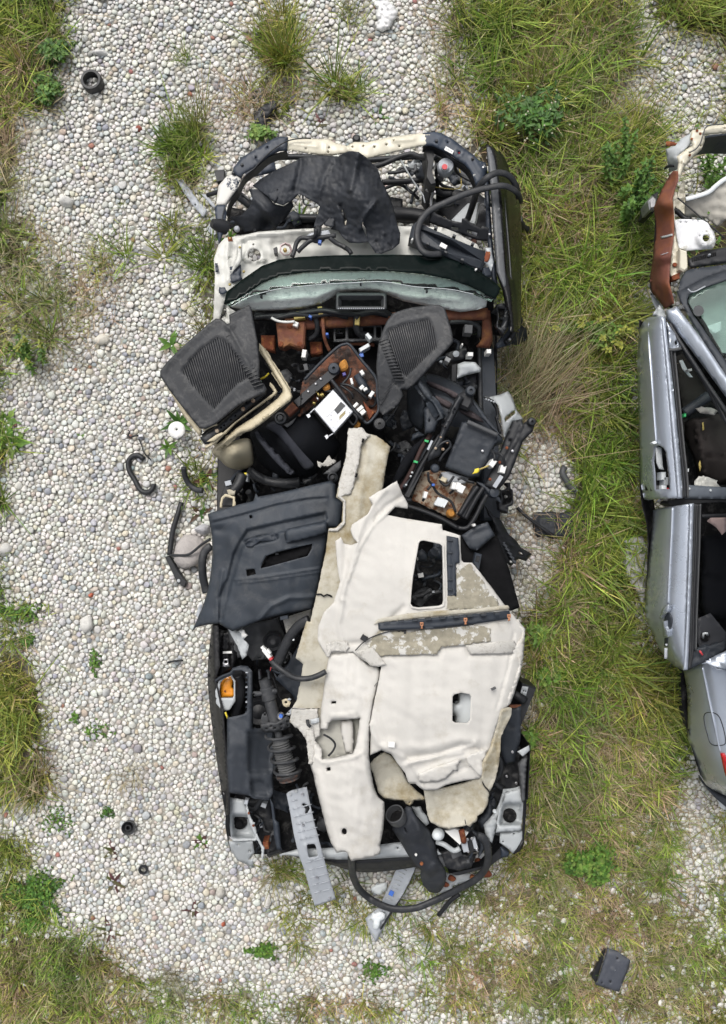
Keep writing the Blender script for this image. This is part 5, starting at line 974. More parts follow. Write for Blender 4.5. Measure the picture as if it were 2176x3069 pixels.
# --- weatherstrip between seat and panel, and side seal at the left
o = tube('rubber_seal', 'E', [(470,640,.5),(440,660,.5),(410,700,.5),(395,770,.5),(400,880,.48),(420,980,.46),(430,1020,.46)], 10, RUBBER, None, 10, lobes=2); lone(o, 'bent black rubber seal bowing out left of the door trim panel', 'rubber seal')
o = tube('rubber_seal', 'E', [(245,0,.15),(255,70,.12),(290,140,.1),(340,180,.1),(400,190,.12)], 7, RUBBER, None, 10, lobes=2); lone(o, 'thin black rubber seal curving through weeds below the white disc', 'rubber seal')
o = tube('black_hose', 'C', [(820,1490,.5),(900,1540,.5),(1000,1580,.5),(1120,1590,.5),(1240,1580,.5)], 14, RUBBER, None, 10); lone(o, 'thick black hose lying below the centre seat', 'hose')
# --- headliner: long beige strip
t = thing('headliner_strip', 'long torn beige headliner board strip with a broken white end', 'headliner', 'X', 1000, 1750, .8)
HS = [(1044,1285),(1060,1283),(1085,1281),(1098,1298),(1128,1306),(1150,1320),(1170,1339),(1162,1372),(1148,1457),(1140,1520),(1110,1600),(1080,1700),(1060,1800),(1010,1950),(985,2080),(960,2180),(930,2230),(895,2185),(868,2164),(876,2120),(888,2101),(901,2042),(908,1990),(886,1972),(900,1920),(918,1862),(930,1864),(948,1784),(975,1659),(985,1583),(1007,1582),(1024,1564),(1028,1505),(1007,1490),(1020,1430),(1037,1370)]
sheet('board', 'X', HS, [(1044,1290,.95),(1160,1345,.93),(1030,1480,1.0),(1140,1500,.96),(1000,1600,.99),(1060,1800,.97),(940,1800,.97),(900,1960,.95),(980,2050,.94),(880,2160,.90)], BEIGE, t, th=.018, step=7, jit=.5, feat=[('r', [(1068,1330),(1060,1420),(1040,1500)], 10, -.012), ('r', [(1090,1330),(1070,1440)], 14, -.02), ('n', .006, 90), ('e', 6, .008), ('r', [(1100,1330),(1085,1450),(1070,1560)], 10, .012)])
sheet('broken_end', 'X', [(1044,1285),(1085,1281),(1098,1298),(1110,1303),(1094,1318),(1082,1335),(1075,1390),(1068,1420),(1052,1480),(1012,1490),(1020,1430),(1037,1370)], [(1044,1290,.955),(1105,1300,.955),(1030,1480,1.006),(1075,1400,.99)], FIBRE, t, th=.004, step=6, jit=1.0, feat=[('n', .004, 14), ('e', 5, .004)])
for x, y in ((1088,1320), (1068,1424)): box('slot', 'X', x, y, 7, 12, 15, .985, 1.0, VOID, t, .001)
sheet('rib_edge', 'X', [(1012,1488),(1030,1503),(1027,1564),(1008,1583),(986,1585),(984,1592),(1012,1592),(1034,1570),(1036,1500),(1018,1482)], 1.004, FIBRE, t, th=.01, step=5, jit=.4)
tube('crack', 'X', [(948,1782,.985),(962,1781,.985),(970,1787,.985),(980,1782,.985),(995,1788,.98)], 2.6, VOID, t, 6); tube('crack', 'X', [(876,2123,.925),(900,2125,.93),(930,2124,.935),(958,2124,.935)], 1.2, VOID, t, 5)
sheet('torn_tail', 'X', [(868,2164),(895,2185),(930,2235),(960,2200),(955,2150),(950,2126),(877,2122)], [(870,2150,.915),(950,2140,.94),(930,2220,.91)], FIBRE, t, th=.006, step=6, jit=1.2, feat=[('n', .006, 16)])
# --- headliner: main white cloth
t = thing('headliner', 'big torn white cloth headliner with a sunroof opening draped over the rear', 'headliner', 'X', 1250, 1900, .8)
def FH(l): return [tuple(q('F', [p])[0]) for p in l]
def HH(l): return [tuple(q('H', [p])[0]) for p in l]
def EE(l): return [tuple(q('E', [p])[0]) for p in l]
MH = FH([(285,655),(350,610),(420,575),(470,540),(515,520),(540,580),(555,620),(605,705),(600,745),(500,730),(440,795),(600,825),(880,870),(884,918),(905,920),(1028,960),(1032,1100),(1038,1160),(1055,1180),(1125,1182),(1190,1262),(1280,1380),(1400,1540)]) + \
     HH([(1350,15),(1400,70),(1418,95),(1395,200),(1405,330),(1380,400),(1372,480),(1330,620),(1300,700),(1230,760),(1200,850),(1180,900),(1140,1060),(1100,1165),(1070,1165),(1085,1200),(1062,1305),(900,1330),(780,1360),(700,1400),(600,1405),(560,1380),(530,1350),(470,1340),(445,1265),(385,1190),(330,1110),(250,1080),(160,1120),(165,950),(158,870),(190,700),(225,540),(250,400),(170,390),(60,320),(20,280)]) + \
     EE([(1440,1545),(1400,1530),(1370,1480),(1330,1400),(1335,1300),(1380,1180),(1460,1100),(1500,980),(1515,930),(1490,800),(1475,600),(1520,568),(1545,620),(1600,632)]) + FH([(195,1018),(160,985),(135,915),(150,870),(280,785),(312,712)])
MHZ = [(1105,1490,1.02),(1190,1445,1.03),(1220,1510,.98),(1325,1575,1.0),(1380,1610,1.0),(1415,1690,.98),(1515,1820,.93),(1060,1600,1.03),(1010,1640,1.03),(1150,1700,1.05),(1200,1780,1.05),(980,1860,1.0),(1010,1960,.98),(1120,1920,1.04),(1300,1900,1.02),(1500,1900,.98),(1560,1900,.90),(1540,2080,.92),(1200,2100,1.05),(1400,2150,1.0),(1480,2200,.92),(1120,2150,1.02),(1200,2300,.98),(1300,2360,.92),(1430,2320,.92),(1350,1990,1.02)]
HOLE1 = FH([(692,1022),(705,1005),(730,1000),(860,1028),(882,1045),(888,1200),(892,1490),(885,1520),(860,1533),(690,1548),(645,1540),(625,1515),(632,1420),(645,1290)])
HOLE2 = HH([(845,625),(900,612),(968,625),(977,640),(972,830),(955,860),(850,857),(828,838),(830,645)])
sheet('cloth', 'X', MH, MHZ, WHITEF, t, th=.008, step=5.5, jit=.25, holes=[HOLE1, HOLE2],
    feat=[('r', FH([(420,590),(330,700),(250,830),(190,1000)]), 8, .012), ('r', FH([(560,640),(430,720),(330,830)]), 7, -.012), ('r', FH([(195,1020),(140,1200),(60,1480)]), 8, .018), ('r', FH([(100,1040),(90,1250),(40,1480)]), 10, -.012),
          ('r', HH([(1330,330),(1290,520),(1200,760),(1120,1000)]), 22, .012), ('r', HH([(300,1050),(600,1060),(900,990),(1020,1000)]), 16, .014), ('r', HH([(450,1140),(700,1120),(900,1040),(1080,1090)]), 10, -.016), ('r', HH([(560,1270),(760,1190),(960,1130)]), 9, .018), ('r', HH([(580,1330),(760,1280),(1000,1190)]), 9, -.014), ('r', HH([(450,1200),(560,1160),(900,1100)]), 8, .014),
          ('r', HH([(160,880),(230,1030),(430,1140)]), 9, .016), ('r', HH([(960,1200),(1000,1130),(1100,1080)]), 8, .016), ('r', HH([(240,300),(500,305),(720,300),(750,240),(930,230),(970,300),(1300,300)]), 10, -.016), ('n', .005, 130), ('n', .003, 60, 9), ('e', 5, .006), ('r', HH([(480,1180),(640,1150),(820,1090),(1000,1040)]), 3.5, .014), ('r', HH([(600,1300),(720,1250),(900,1180)]), 3.5, -.014), ('r', HH([(430,1130),(520,1230),(600,1390)]), 3.5, .014), ('r', HH([(1010,1010),(1060,1100),(1075,1160)]), 3.5, .014), ('r', HH([(20,290),(60,600),(165,880)]), 3, .010), ('r', FH([(480,740),(330,870),(215,1060),(120,1330)]), 3, .012), ('r', FH([(300,690),(360,780),(330,870)]), 3, -.012), ('r', HH([(1330,120),(1280,420),(1190,740)]), 3.5, -.010), ('r', HH([(200,640),(215,760),(300,1050)]), 3, .008),
          ('r', [(1028,1800),(1015,1870),(1030,1930)], 8, .014), ('r', [(1030,1930),(1120,1925),(1180,1850),(1210,1820)], 9, -.014)])
rim = sheet('sunroof_rim', 'X', FH([(676,1010),(700,988),(735,985),(870,1012),(900,1040),(904,1200),(906,1500),(898,1538),(862,1552),(690,1564),(632,1555),(610,1520),(618,1410),(630,1290)]), lambda p: tps(MHZ)(p)+.006, WHITEF, t, th=.02, step=6, holes=[HOLE1])
sheet('bare_foam', 'X', HH([(130,240),(170,180),(230,110),(300,105),(480,125),(700,80),(930,62),(1060,70),(1140,95),(1135,195),(1040,205),(930,225),(740,242),(700,302),(540,300),(380,308),(230,315),(180,255)]), lambda p: tps(MHZ)(p)+.010, EATEN, t, th=.006, step=5, jit=1.5, feat=[('n', .004, 25), ('r', HH([(160,205),(460,200),(900,150)]), 10, -.008)])
sheet('bare_foam', 'X', FH([(1000,1190),(1045,1192),(1075,1215),(1095,1190),(1120,1195),(1150,1260),(1215,1330),(1240,1400),(1290,1440),(1330,1500),(1340,1545),(1150,1550),(1050,1560),(915,1568),(930,1450),(995,1444)]), lambda p: tps(MHZ)(p)+.010, EATEN, t, th=.005, step=5, jit=1.9, feat=[('n', .004, 20)])
sheet('bare_lip', 'X', HH([(190,62),(225,15),(420,-22),(640,-48),(900,-62),(1280,-98),(1292,-66),(900,-28),(480,14),(228,44)]), lambda p: tps(MHZ)(p)+.012, BEIGE, t, th=.006, step=6, jit=.6)
sheet('board_lip', 'X', HH([(930,228),(965,222),(1140,200),(1330,190),(1360,240),(1310,298),(1150,300),(975,302)]), lambda p: tps(MHZ)(p)+.014, FIBRE, t, th=.006, step=6, jit=.5, feat=[('e', 8, .01)])
bar = sheet('mounting_bar', 'X', HH([(225,50),(480,22),(700,0),(900,-20),(1290,-55),(1300,-20),(1290,12),(1000,55),(700,88),(470,104),(250,106),(228,98)]), lambda p: tps(MHZ)(p)+.03, NAVYD, t, th=.02, step=6, feat=[('e', 5, .006), ('r', HH([(235,70),(700,45),(1290,-25)]), 4, -.008)])
for k in range(9): box('lug', 'H', 300+k*112, 44-k*9, 46, 14, -5, 1.03, 1.075, SEATG, bar, .002)
for x, y in ((580,65), (935,30), (1288,0)):
    sheet('clip', 'H', [(x-14,y-24),(x+14,y-24),(x+14,y+2),(x+6,y+8),(x+10,y+28),(x-8,y+30),(x-6,y+8),(x-14,y+2)], 1.085 if x < 1200 else 1.0, mat('copper_clip', (.45, .2, .1), .5), bar, th=.01, step=5, holes=[circle(x, y-8, 6, 8)])
bar2 = sheet('side_bar', 'X', FH([(918,962),(1012,980),(1022,1100),(1022,1182),(990,1186),(992,1330),(995,1445),(925,1448),(922,1300),(915,1120)]), 1.03, NAVYD, t, th=.02, step=6, feat=[('e', 5, .006), ('r', FH([(955,980),(965,1180),(960,1440)]), 4, -.008)])
for y in (1000, 1100, 1200, 1320, 1400): box('lug', 'F', 945, y, 40, 12, 2, 1.02, 1.042, SEATG, bar2, .002)
tube('wire', 'H', [(40,270,1.03),(110,200,1.05),(200,150,1.06),(330,112,1.07),(460,100,1.07),(720,90,1.07),(1000,60,1.06)], 1.6, BLACKP, t, 6)
box('junction', 'H', 112, 172, 50, 44, 30, 1.02, 1.06, BLACKP, t); prism('black_pad', 'H', [(318,118),(455,105),(455,135),(320,138)], 1.02, 1.052, BLACKP, t); sheet('torn_hole_rim', 'E', [(1400,1440),(1480,1410),(1560,1420),(1590,1460),(1560,1500),(1500,1490),(1440,1500),(1430,1540),(1405,1540)], 1.015, FIBRE, t, th=.01, step=5, jit=.8, feat=[('n', .008, 20)])
sheet('flap', 'H', [(40,282),(180,245),(290,382),(230,402),(165,396)], lambda p: tps(MHZ)(p)+.02, FIBRE, t, th=.004, step=7, jit=.3, feat=[('n', .004, 40)])
sheet('flap', 'H', [(550,1270),(700,1210),(880,1150),(895,1165),(870,1210),(872,1250),(840,1245),(780,1310),(710,1340),(560,1340)], lambda p: tps(MHZ)(p)+.035, WHITEF, t, th=.004, step=7, jit=.4, feat=[('n', .006, 60), ('e', 8, .012)])
sheet('flap', 'H', [(960,1200),(940,1130),(1040,1090),(1110,1075),(1090,1150),(1070,1165),(1085,1205),(1060,1300),(1000,1230)], lambda p: tps(MHZ)(p)+.03, WHITEF, t, th=.004, step=7, jit=.4, feat=[('n', .008, 50), ('r', HH([(960,1190),(1060,1290)]), 6, .012)])
sheet('folded_edge', 'H', [(1355,15),(1420,95),(1405,330),(1375,480),(1300,700),(1235,755),(1255,700),(1330,480),(1370,400),(1340,300),(1300,280),(1395,150)], lambda p: tps(MHZ)(p)+.012, WHITEF, t, th=.006, step=7, jit=.5, feat=[('n', .012, 50), ('e', 5, .012)])
box('dark_clip', 'H', 1165, 583, 40, 12, -25, 1.0, 1.03, DGREY, t, .002); box('small_pad', 'H', 335, 1037, 56, 44, 3, 1.04, 1.062, WHITEPL, t, .004)
tube('tear_line', 'H', [(195,560,1.055),(208,540,1.06),(225,530,1.062)], 1, DGREY, t, 5)
# --- headliner: left white piece
t = thing('torn_headliner', 'narrow white headliner side panel with a square cut-out and drop shaped hole', 'headliner', 'G', 1200, 1000, .8)
LP = [(1050,300),(1130,295),(1238,282),(1300,330),(1370,392),(1440,398),(1465,440),(1455,500),(1430,600),(1405,700),(1385,830),(1372,960),(1368,1130),(1385,1250),(1410,1380),(1445,1460),(1495,1498),(1494,1600),(1485,1720),(1470,1800),(1455,1850),(1468,1880),(1460,1920),(1400,1945),(1225,1905+75),(1205,1940),(1190,1910),(1160,1900),(1105,1912),(1060,1830),(1030,1740),(980,1540),(930,1340),(920,1280),(900,1220),(890,1190),(915,1100),(920,1010),(985,1072),(990,1148),(1100,1135),(1240,1102),(1262,1040),(1285,900),(1293,820),(1180,832),(1070,838),(1045,860),(1030,915),(972,905),(975,820),(985,700),(1005,560),(1022,430),(1040,340)]
LZ = [(1050,310,1.0),(1400,400,1.0),(1000,700,.97),(1200,600,1.02),(1340,900,1.02),(1000,900,.95),(930,1080,.94),(900,1220,.92),(1100,1300,1.0),(1300,1200,1.03),(1050,1700,.92),(1250,1600,1.0),(1430,1600,.96),(1480,1520,.92),(1220,1960,.92),(1440,1900,.92)]
sheet('panel', 'G', LP, LZ, WHITEF, t, th=.012, step=7, jit=.3, holes=[[(1062,682),(1104,680),(1103,704),(1062,706)], [(1018,1222),(1056,1216),(1058,1246),(1022,1250)], circle(1168, 1740, 22, 12, 29)], feat=[('e', 9, .012), ('r', [(930,1130),(1000,1180),(1240,1140),(1310,1100)], 12, .018), ('r', [(1320,1000),(1340,1250),(1400,1450)], 16, .012), ('r', [(1060,800),(1180,790),(1270,770),(1240,700)], 10, .012), ('r', [(1290,820),(1260,740),(1240,700)], 8, -.01), ('n', .005, 120), ('r', [(960,1250),(1010,1500),(1120,1880)], 14, .012)])
sheet('torn_edge', 'G', [(860,920),(920,900),(930,1000),(990,1070),(985,1150),(950,1130),(925,1090),(915,1190),(880,1190),(865,1050)], .93, FIBRE, t, th=.01, step=6, jit=1, feat=[('n', .01, 30)])
sheet('backing', 'G', [(900,800),(1290,815),(1295,900),(1265,1090),(980,1160),(900,1040)], .86, mat('pale_backing', (.5, .49, .44), .9, .1, 6), t, th=.01, step=10, feat=[('n', .012, 70)])
sheet('cloth_fold', 'G', [(1140,838),(1235,825),(1250,900),(1245,1100),(1180,1105),(1160,1020),(1140,930)], .93, WHITEF, t, th=.008, step=7, feat=[('e', 8, .02)])
tube('cable', 'G', [(1000,950,.95),(1060,985,.95),(1095,1030,.95),(1080,1080,.95),(1040,1125,.95)], 3.2, BLACKP, t, 7); tube('cable', 'G', [(870,830,.95),(875,870,.96),(895,890,.96)], 5, RUBBER, t, 7); sheet('tab', 'G', [(890,830),(965,815),(968,850),(900,870)], .95, LGREY, t, th=.006, step=6)
# --- brownish underside pieces at the bottom
o = sheet('headliner_scrap', 'J', [(155,120),(200,60),(280,12),(330,40),(400,120),(470,260),(545,330),(600,370),(606,402),(520,402),(505,430),(480,446),(450,430),(430,405),(340,398),(270,385),(225,340),(190,200)], [(170,120,.86),(300,30,.88),(590,390,.78),(300,380,.82),(330,200,.80),(480,440,.78)], BEIGE, None, th=.012, step=7, jit=.4, holes=[circle(481, 424, 8, 8)], feat=[('n', .006, 90), ('e', 8, .01), ('r', [(270,375),(430,390),(600,385)], 8, .02)]); lone(o, 'stained beige headliner scrap with a bolt tab below the white panel', 'headliner')
t = thing('headliner_scrap', 'curled cracked beige headliner end hanging over the boot', 'headliner', 'J', 850, 400, .6)
sheet('board', 'J', [(598,325),(720,310),(900,270),(1062,215),(1100,290),(1128,340),(1112,440),(1100,460),(1075,500),(1030,530),(1028,570),(985,600),(970,620),(945,600),(920,605),(800,638),(720,620),(650,580),(625,520),(612,430)], [(600,330,.86),(1060,220,.90),(1120,340,.88),(960,610,.82),(660,580,.80),(850,420,.78),(800,630,.80)], BEIGE, t, th=.014, step=7, jit=.5, feat=[('n', .006, 100), ('e', 10, .008), ('r', [(640,570),(800,625),(960,600),(1090,470)], 10, .012)])
sheet('board', 'H', [(1232,758),(1310,738),(1308,790),(1225,960),(1205,1200),(1175,1320),(1132,1415),(1110,1400),(1072,1310),(1085,1190),(1100,1160),(1150,1060),(1190,900)], [(1280,750,.92),(1200,950,.90),(1190,1250,.88),(1080,1300,.92),(1130,1400,.88),(1110,1170,.95)], BEIGE, t, th=.014, step=7, jit=.4, feat=[('e', 8, -.012), ('n', .005, 70)])
tube('crack', 'J', [(1065,225,.915),(1085,280,.91),(1110,310,.905),(1128,335,.9)], 2.2, VOID, t, 6); sheet('scrap', 'J', [(450,205),(550,210),(560,265),(480,270)], .90, BEIGE, t, th=.01, step=7, jit=.5); tube('crack', 'J', [(930,560,.815),(938,600,.815)], 1.2, VOID, t, 5)
# --- washer bottle seen through the square hole
o = sheet('washer_bottle', 'H', [(800,700),(870,690),(885,600),(1000,600),(1000,880),(860,880),(845,800),(800,790)], [(820,740,.86),(930,740,.90),(870,860,.86)], FROST, None, th=.1, step=9, smooth=True, feat=[('b', 860, 740, 30, 60, .03), ('e', 10, .03)]); lone(o, 'frosted white plastic washer bottle seen through the square headliner hole', 'bottle')
# --- shock absorber with coil spring
t = thing('shock_absorber', 'dusty black suspension strut with its coil spring lying diagonally', 'strut', 'G', 640, 900, .7)
def g3(x, y, z): p = q('G', [(x, y)])[0]; return np.array(w1(p[0], p[1], z))
A0, A1 = g3(520, 500, .86), g3(612, 860, .84); ax = (A1-A0); LN = np.linalg.norm(ax); pxm = m2(.85)/2.7067
STRUT = mat('dusty_black_metal', (.035, .037, .041), .6, .3, 12, dust=.25)
lathew('tube_body', A0, ax, [(40*pxm, 0), (48*pxm, .004), (48*pxm, LN*.18), (56*pxm, LN*.2), (60*pxm, LN*.45), (48*pxm, LN*.47), (46*pxm, LN*.96), (58*pxm, LN)], STRUT, t, 20)
for x in (478, 552): prism('fork', 'G', [(x-10,430),(x+8,435),(x+16,505),(x-4,512)], .84, .885, DSTEEL, t, .006)
sheet('clamp', 'G', [(422,618),(435,600),(500,598),(610,575),(622,585),(620,620),(510,640),(440,645)], .885, STRUT, t, th=.02, step=6, holes=[circle(434, 624, 10, 8)], feat=[('e', 6, .01)])
sheet('wing', 'G', [(488,850),(500,790),(530,768),(555,820),(555,860),(510,880)], .86, STRUT, t, th=.01, step=6, holes=[circle(526, 790, 9, 8)])
sheet('spring_seat', 'G', [(488,870),(550,850),(620,848),(700,800),(722,810),(745,850),(740,880),(680,915),(600,935),(520,935),(495,915)], [(500,900,.90),(620,860,.92),(730,850,.88),(600,930,.90)], STRUT, t, th=.02, step=6, holes=[circle(x, y, 13, 9, 8, -.3) for x, y in ((605,900), (660,870), (712,845), (660,905), (712,880), (575,885), (540,905))], feat=[('e', 7, .012)])
B0, B1 = g3(630, 930, .84), g3(722, 1300, .84); bx = B1-B0; BL = np.linalg.norm(bx); bu = bx/BL; bs = np.cross(bu, [0, 0, 1.0]); bs /= np.linalg.norm(bs); bw = np.cross(bs, bu)
lathew('piston', B0-bu*.02, bx, [(30*pxm, 0), (30*pxm, BL*.2)], STRUT, t, 14)
pf = []
for k in range(15): pf += [(74*pxm*(1 if k > 1 else .8), BL*(.14+k*.05)), (60*pxm, BL*(.165+k*.05))]
lathew('dust_boot', B0, bx, pf, mat('grey_rubber_boot', (.10, .102, .104), .7, .2, 9, dust=.15), t, 20)
th_ = np.linspace(0, 2*math.pi*3.6, 130); rr = 104*pxm
cp_ = B0 + bu*(BL*(.02+.92*th_/th_[-1]))[:, None] + (np.cos(th_)[:, None]*bs + np.sin(th_)[:, None]*bw)*rr
tubew('coil_spring', cp_, 12*pxm, STRUT, t, 9)
lathew('spring_cap', B0+bu*BL*.90, bx, [(100*pxm, 0), (106*pxm, .006), (100*pxm, .02), (84*pxm, .03), (88*pxm, .04), (60*pxm, .046)], mat('rusty_black', (.03, .03, .031), .7, .3, 9, col2=(.16, .07, .04), thr=.62, fine=9), t, 22)
for x, y in ((757, 1322), (628, 1300)): lathew('stud', g3(x-6, y-26, .84), bu, [(10*pxm, 0), (10*pxm, .02)], STEEL, t, 8)
lathe('blue_valve', 'G', 655, 795, .86, [(28, 0), (28, .03), (20, .04), (18, .05)], STEEL, t, 12); lathe('valve_cap', 'G', 656, 800, .91, [(18, 0), (14, .012)], BLUE, t, 8)
# --- battery cable, bits near the strut
t = thing('battery_cable', 'thick black battery cable with a white plug and red band', 'cable', 'G', 780, 470, .9)
tube('lead', 'G', [(575,350,.93),(620,395,.95),(680,440,.97),(740,480,1.0),(800,498,1.02),(880,496,1.03),(950,475,1.04),(1020,440,1.04)], 8.5, RUBBER, t, 10)
box('plug', 'G', 540, 298, 34, 90, -38, .90, .95, WHITEPL, t, .006); box('plug_tip', 'G', 512, 258, 26, 46, -38, .91, .945, WHITEPL, t, .006); box('plug_latch', 'G', 556, 280, 18, 44, -38, .93, .965, WHITEPL, t); box('red_band', 'G', 572, 340, 30, 20, -38, .90, .955, RED, t)
t = thing('lamp_socket', 'small cream plastic lamp socket on a thin wire beside the strut', 'lamp socket', 'G', 695, 695, .7)
sheet('plate', 'G', [(662,675),(690,662),(720,664),(735,690),(722,725),(700,732),(672,715)], .82, CREAMP, t, th=.014, step=5, holes=[circle(695, 690, 11, 9)]); sheet('hook', 'G', [(705,668),(720,655),(740,665),(728,680)], .83, GREYP, t, th=.006, step=5); tube('wire', 'G', [(590,490,.74),(615,560,.76),(640,640,.79),(672,680,.82)], 1.3, BLACKP, t, 5); tube('wire', 'G', [(560,470,.74),(568,430,.74),(575,405,.74)], 1.5, RED, t, 5)
o = sheet('grey_bracket', 'G', [(690,790),(740,740),(770,720),(760,760),(720,800)], .80, GREYP, None, th=.006, step=6, holes=[circle(718, 772, 6, 7)]); lone(o, 'small perforated grey bracket beside the strut spring seat', 'bracket')
# --- grey trim plank
t = thing('trim_plank', 'long pale grey ribbed plastic trim plank leaning out of the boot', 'car trim', 'I', 900, 900, .4)
PK = [(700,352),(715,338),(750,322),(865,296),(885,400),(922,570),(962,720),(1000,860),(1050,1040),(1100,1205),(1010,1235),(930,1262),(905,1180),(890,1130),(850,980),(800,850),(760,680),(730,500)]
PKZ = [(700,350,.74),(865,300,.75),(990,860,.66),(800,850,.66),(1100,1205,.50),(930,1260,.50)]
pk = tps(q('I', PKZ))
sheet('board', 'I', PK, PKZ, GREYP, t, th=.006, step=7, holes=[[(862,772),(875,760),(925,756),(938,772),(958,845),(950,860),(890,872),(878,862)], [(822,432),(840,425),(880,445),(890,470),(862,522),(850,515),(855,475),(835,450)]], feat=[('rim', 4, 5, .014), ('r', [(768,420),(800,560),(845,720),(870,790)], 5, .014), ('r', [(900,960),(960,1190)], 5, .012), ('e', 4, .006), ('p', [(835,755),(935,735),(975,870),(880,890)], 8, .006)])
def slanted(nm, tile, x0, y0, x1, y1, w, m, par, zf, h=.014):
    c = q(tile, [(x0, y0), (x1, y1)]); z = zf(c)+h*.5
    tubew(nm, W(c[:, 0], c[:, 1], z), w, m, par, 5, flat=1.4)
for k in range(13):
    y = 400+k*62; x = 728+k*15.5
    if not 5 < k < 8: slanted('rib', 'I', x+4, y+12, x+58, y-2, .003, GREYP, t, pk)
    if k not in (6, 7, 0): slanted('rib', 'I', x+70, y-4, x+160, y-28, .003, GREYP, t, pk)
for x, y in ((832,348), (836,600), (950,1025), (1052,1190)):
    c = q('I', [(x, y)])[0]; z = float(pk(c[None])[0]); lathew('screw', w1(c[0], c[1], z), (0, 0, 1), [(.008, 0), (.008, .012), (.004, .02)], STEEL, t, 9)
for x, y in ((725, 352), (775, 328)):
    c = q('I', [(x, y)])[0]; lathew('clip', w1(c[0], c[1], float(pk(c[None])[0])), (.3, .2, 1), [(.01, 0), (.01, .012)], LGREY, t, 6)
# --- white slat of door card by the strut foot
t = thing('air_duct', 'black moulded air duct with a round grey mouth leaning over the rear bumper', 'air duct', 'J', 560, 800, .4)
DU = [(345,590),(400,520),(455,450),(490,455),(530,520),(640,640),(690,760),(720,880),(770,960),(782,1020),(765,1090),(730,1145),(690,1158),(640,1145),(590,1090),(566,1010),(575,960),(540,945),(470,850),(400,730),(340,640)]
sheet('body', 'J', DU, [(400,560,.72),(620,650,.70),(500,850,.62),(700,900,.58),(740,1100,.44),(600,1080,.44),(560,650,.74),(640,950,.60)], LINER, t, th=.06, step=7, smooth=False, feat=[('e', 14, .03), ('r', [(520,560),(600,720),(680,880)], 20, .014), ('r', [(565,915),(700,885)], 5, -.016), ('p', [(575,990),(705,890),(730,925),(655,1030)], 8, .012), ('n', .004, 80)], holes=[[(432,625),(445,622),(462,660),(458,672),(448,662)]])
c = q('J', [(385, 545), (335, 480)]); m0, m1 = w1(c[0][0], c[0][1], .74), w1(c[1][0], c[1][1], .80)
lathew('mouth', m0, m1-m0, [(.052, -.02), (.060, 0), (.060, .055), (.052, .055), (.050, .0)], DGREY, t, 26, cap=False)
lathew('mouth_inside', m0, m1-m0, [(.049, .004), (.03, .002), (.004, .0)], VOID, t, 20)
lathe('clip', 'J', 532, 842, .665, [(12, 0), (10, .01), (5, .014)], WHITEPL, t, 8); lathe('screw', 'J', 578, 915, .655, [(16, 0), (12, .01)], RUST, t, 8)
# --- things in the boot around the duct
t = thing('tail_lamp_unit', 'broken grey and clear tail lamp unit with copper tube in the boot', 'lamp', 'J', 870, 760, .4)
lathe('bulb_cover', 'J', 722, 672, .62, [(44, 0), (50, .02), (40, .06), (16, .075)], FROST, t, 16, axis=(-.4, .2, 1)); prism('white_card', 'J', [(768,655),(850,635),(960,665),(890,765)], .66, .68, WHITEPL, t, .002)
tube('copper_tube', 'J', [(900,640,.74),(910,680,.74),(920,735,.7)], 9, RUST, t, 9); prism('lamp_block', 'J', [(905,745),(1000,690),(1040,740),(1040,810),(960,835),(900,800)], .55, .64, BLACKP, t, .008); prism('lamp_tile', 'J', [(900,760),(950,735),(965,820),(920,830)], .64, .67, GREYP, t, .006); prism('lamp_tile', 'J', [(985,720),(1015,710),(1040,800),(1005,800)], .64, .67, GREYP, t, .006)
bolts('bolt', 'J', [(950,718),(985,712),(955,815),(1025,800),(930,745)], 9, .665, STEEL, t); tube('rod', 'J', [(700,740,.6),(760,760,.62),(840,810,.62),(890,790,.62)], 8, LGREY, t, 8); sheet('lamp_back', 'J', [(730,820),(820,800),(900,830),(1020,850),(980,950),(880,975),(790,955),(740,900)], .5, BLACKP, t, th=.02, step=9, feat=[('n', .02, 60)]); sheet('grey_plate', 'J', [(810,820),(890,790),(910,850),(830,880)], .56, DGREY, t, step=8)
sheet('lamp_shell', 'J', [(940,660),(1000,640),(1080,690),(1100,790),(1040,870),(1050,780),(1020,720)], .58, SEATG, t, th=.02, step=8, feat=[('e', 8, .02)])
t = thing('rusty_bracket', 'pale corroded bumper bracket with rusty bolts lying behind the car', 'bracket', 'J', 870, 1050, .1)
sheet('plate', 'J', [(770,1000),(850,995),(960,990),(1010,1010),(960,1060),(880,1080),(820,1140),(720,1160),(770,1080)], .22, LGREY, t, th=.02, step=8, holes=[circle(850, 1110, 22, 12)], feat=[('n', .01, 50), ('e', 8, .012)], jit=.6)
for x, y, r in ((825,1040,30), (1045,905,34), (775,1090,26), (1110,1000,40), (995,1030,24)): sheet('rust_tab', 'J', circle(x, y, r, 9, r*.7, .4), .26, RUST, t, th=.02, step=6, jit=1)
prism('bumper_end', 'J', [(800,1000),(1060,950),(1240,760),(1290,790),(1285,850),(1220,880),(1120,960),(860,1020)], .30, .40, BLACKP, t, .015)
o = sheet('corner_bracket', 'J', [(1215,780),(1250,790),(1290,820),(1280,860),(1225,870)], .5, DARKB, None, th=.03, step=7, feat=[('e', 6, .01)]); lone(o, 'dark folded bracket at the rear corner of the wreck', 'bracket')
o = sheet('torn_plate', 'J', [(500,460),(570,450),(580,480),(620,530),(640,590),(610,615),(560,580),(540,540)], .62, LGREY, None, th=.01, step=7, feat=[('n', .01, 40), ('e', 6, .01)]); lone(o, 'bent light grey metal plate beside the round duct mouth', 'metal plate')
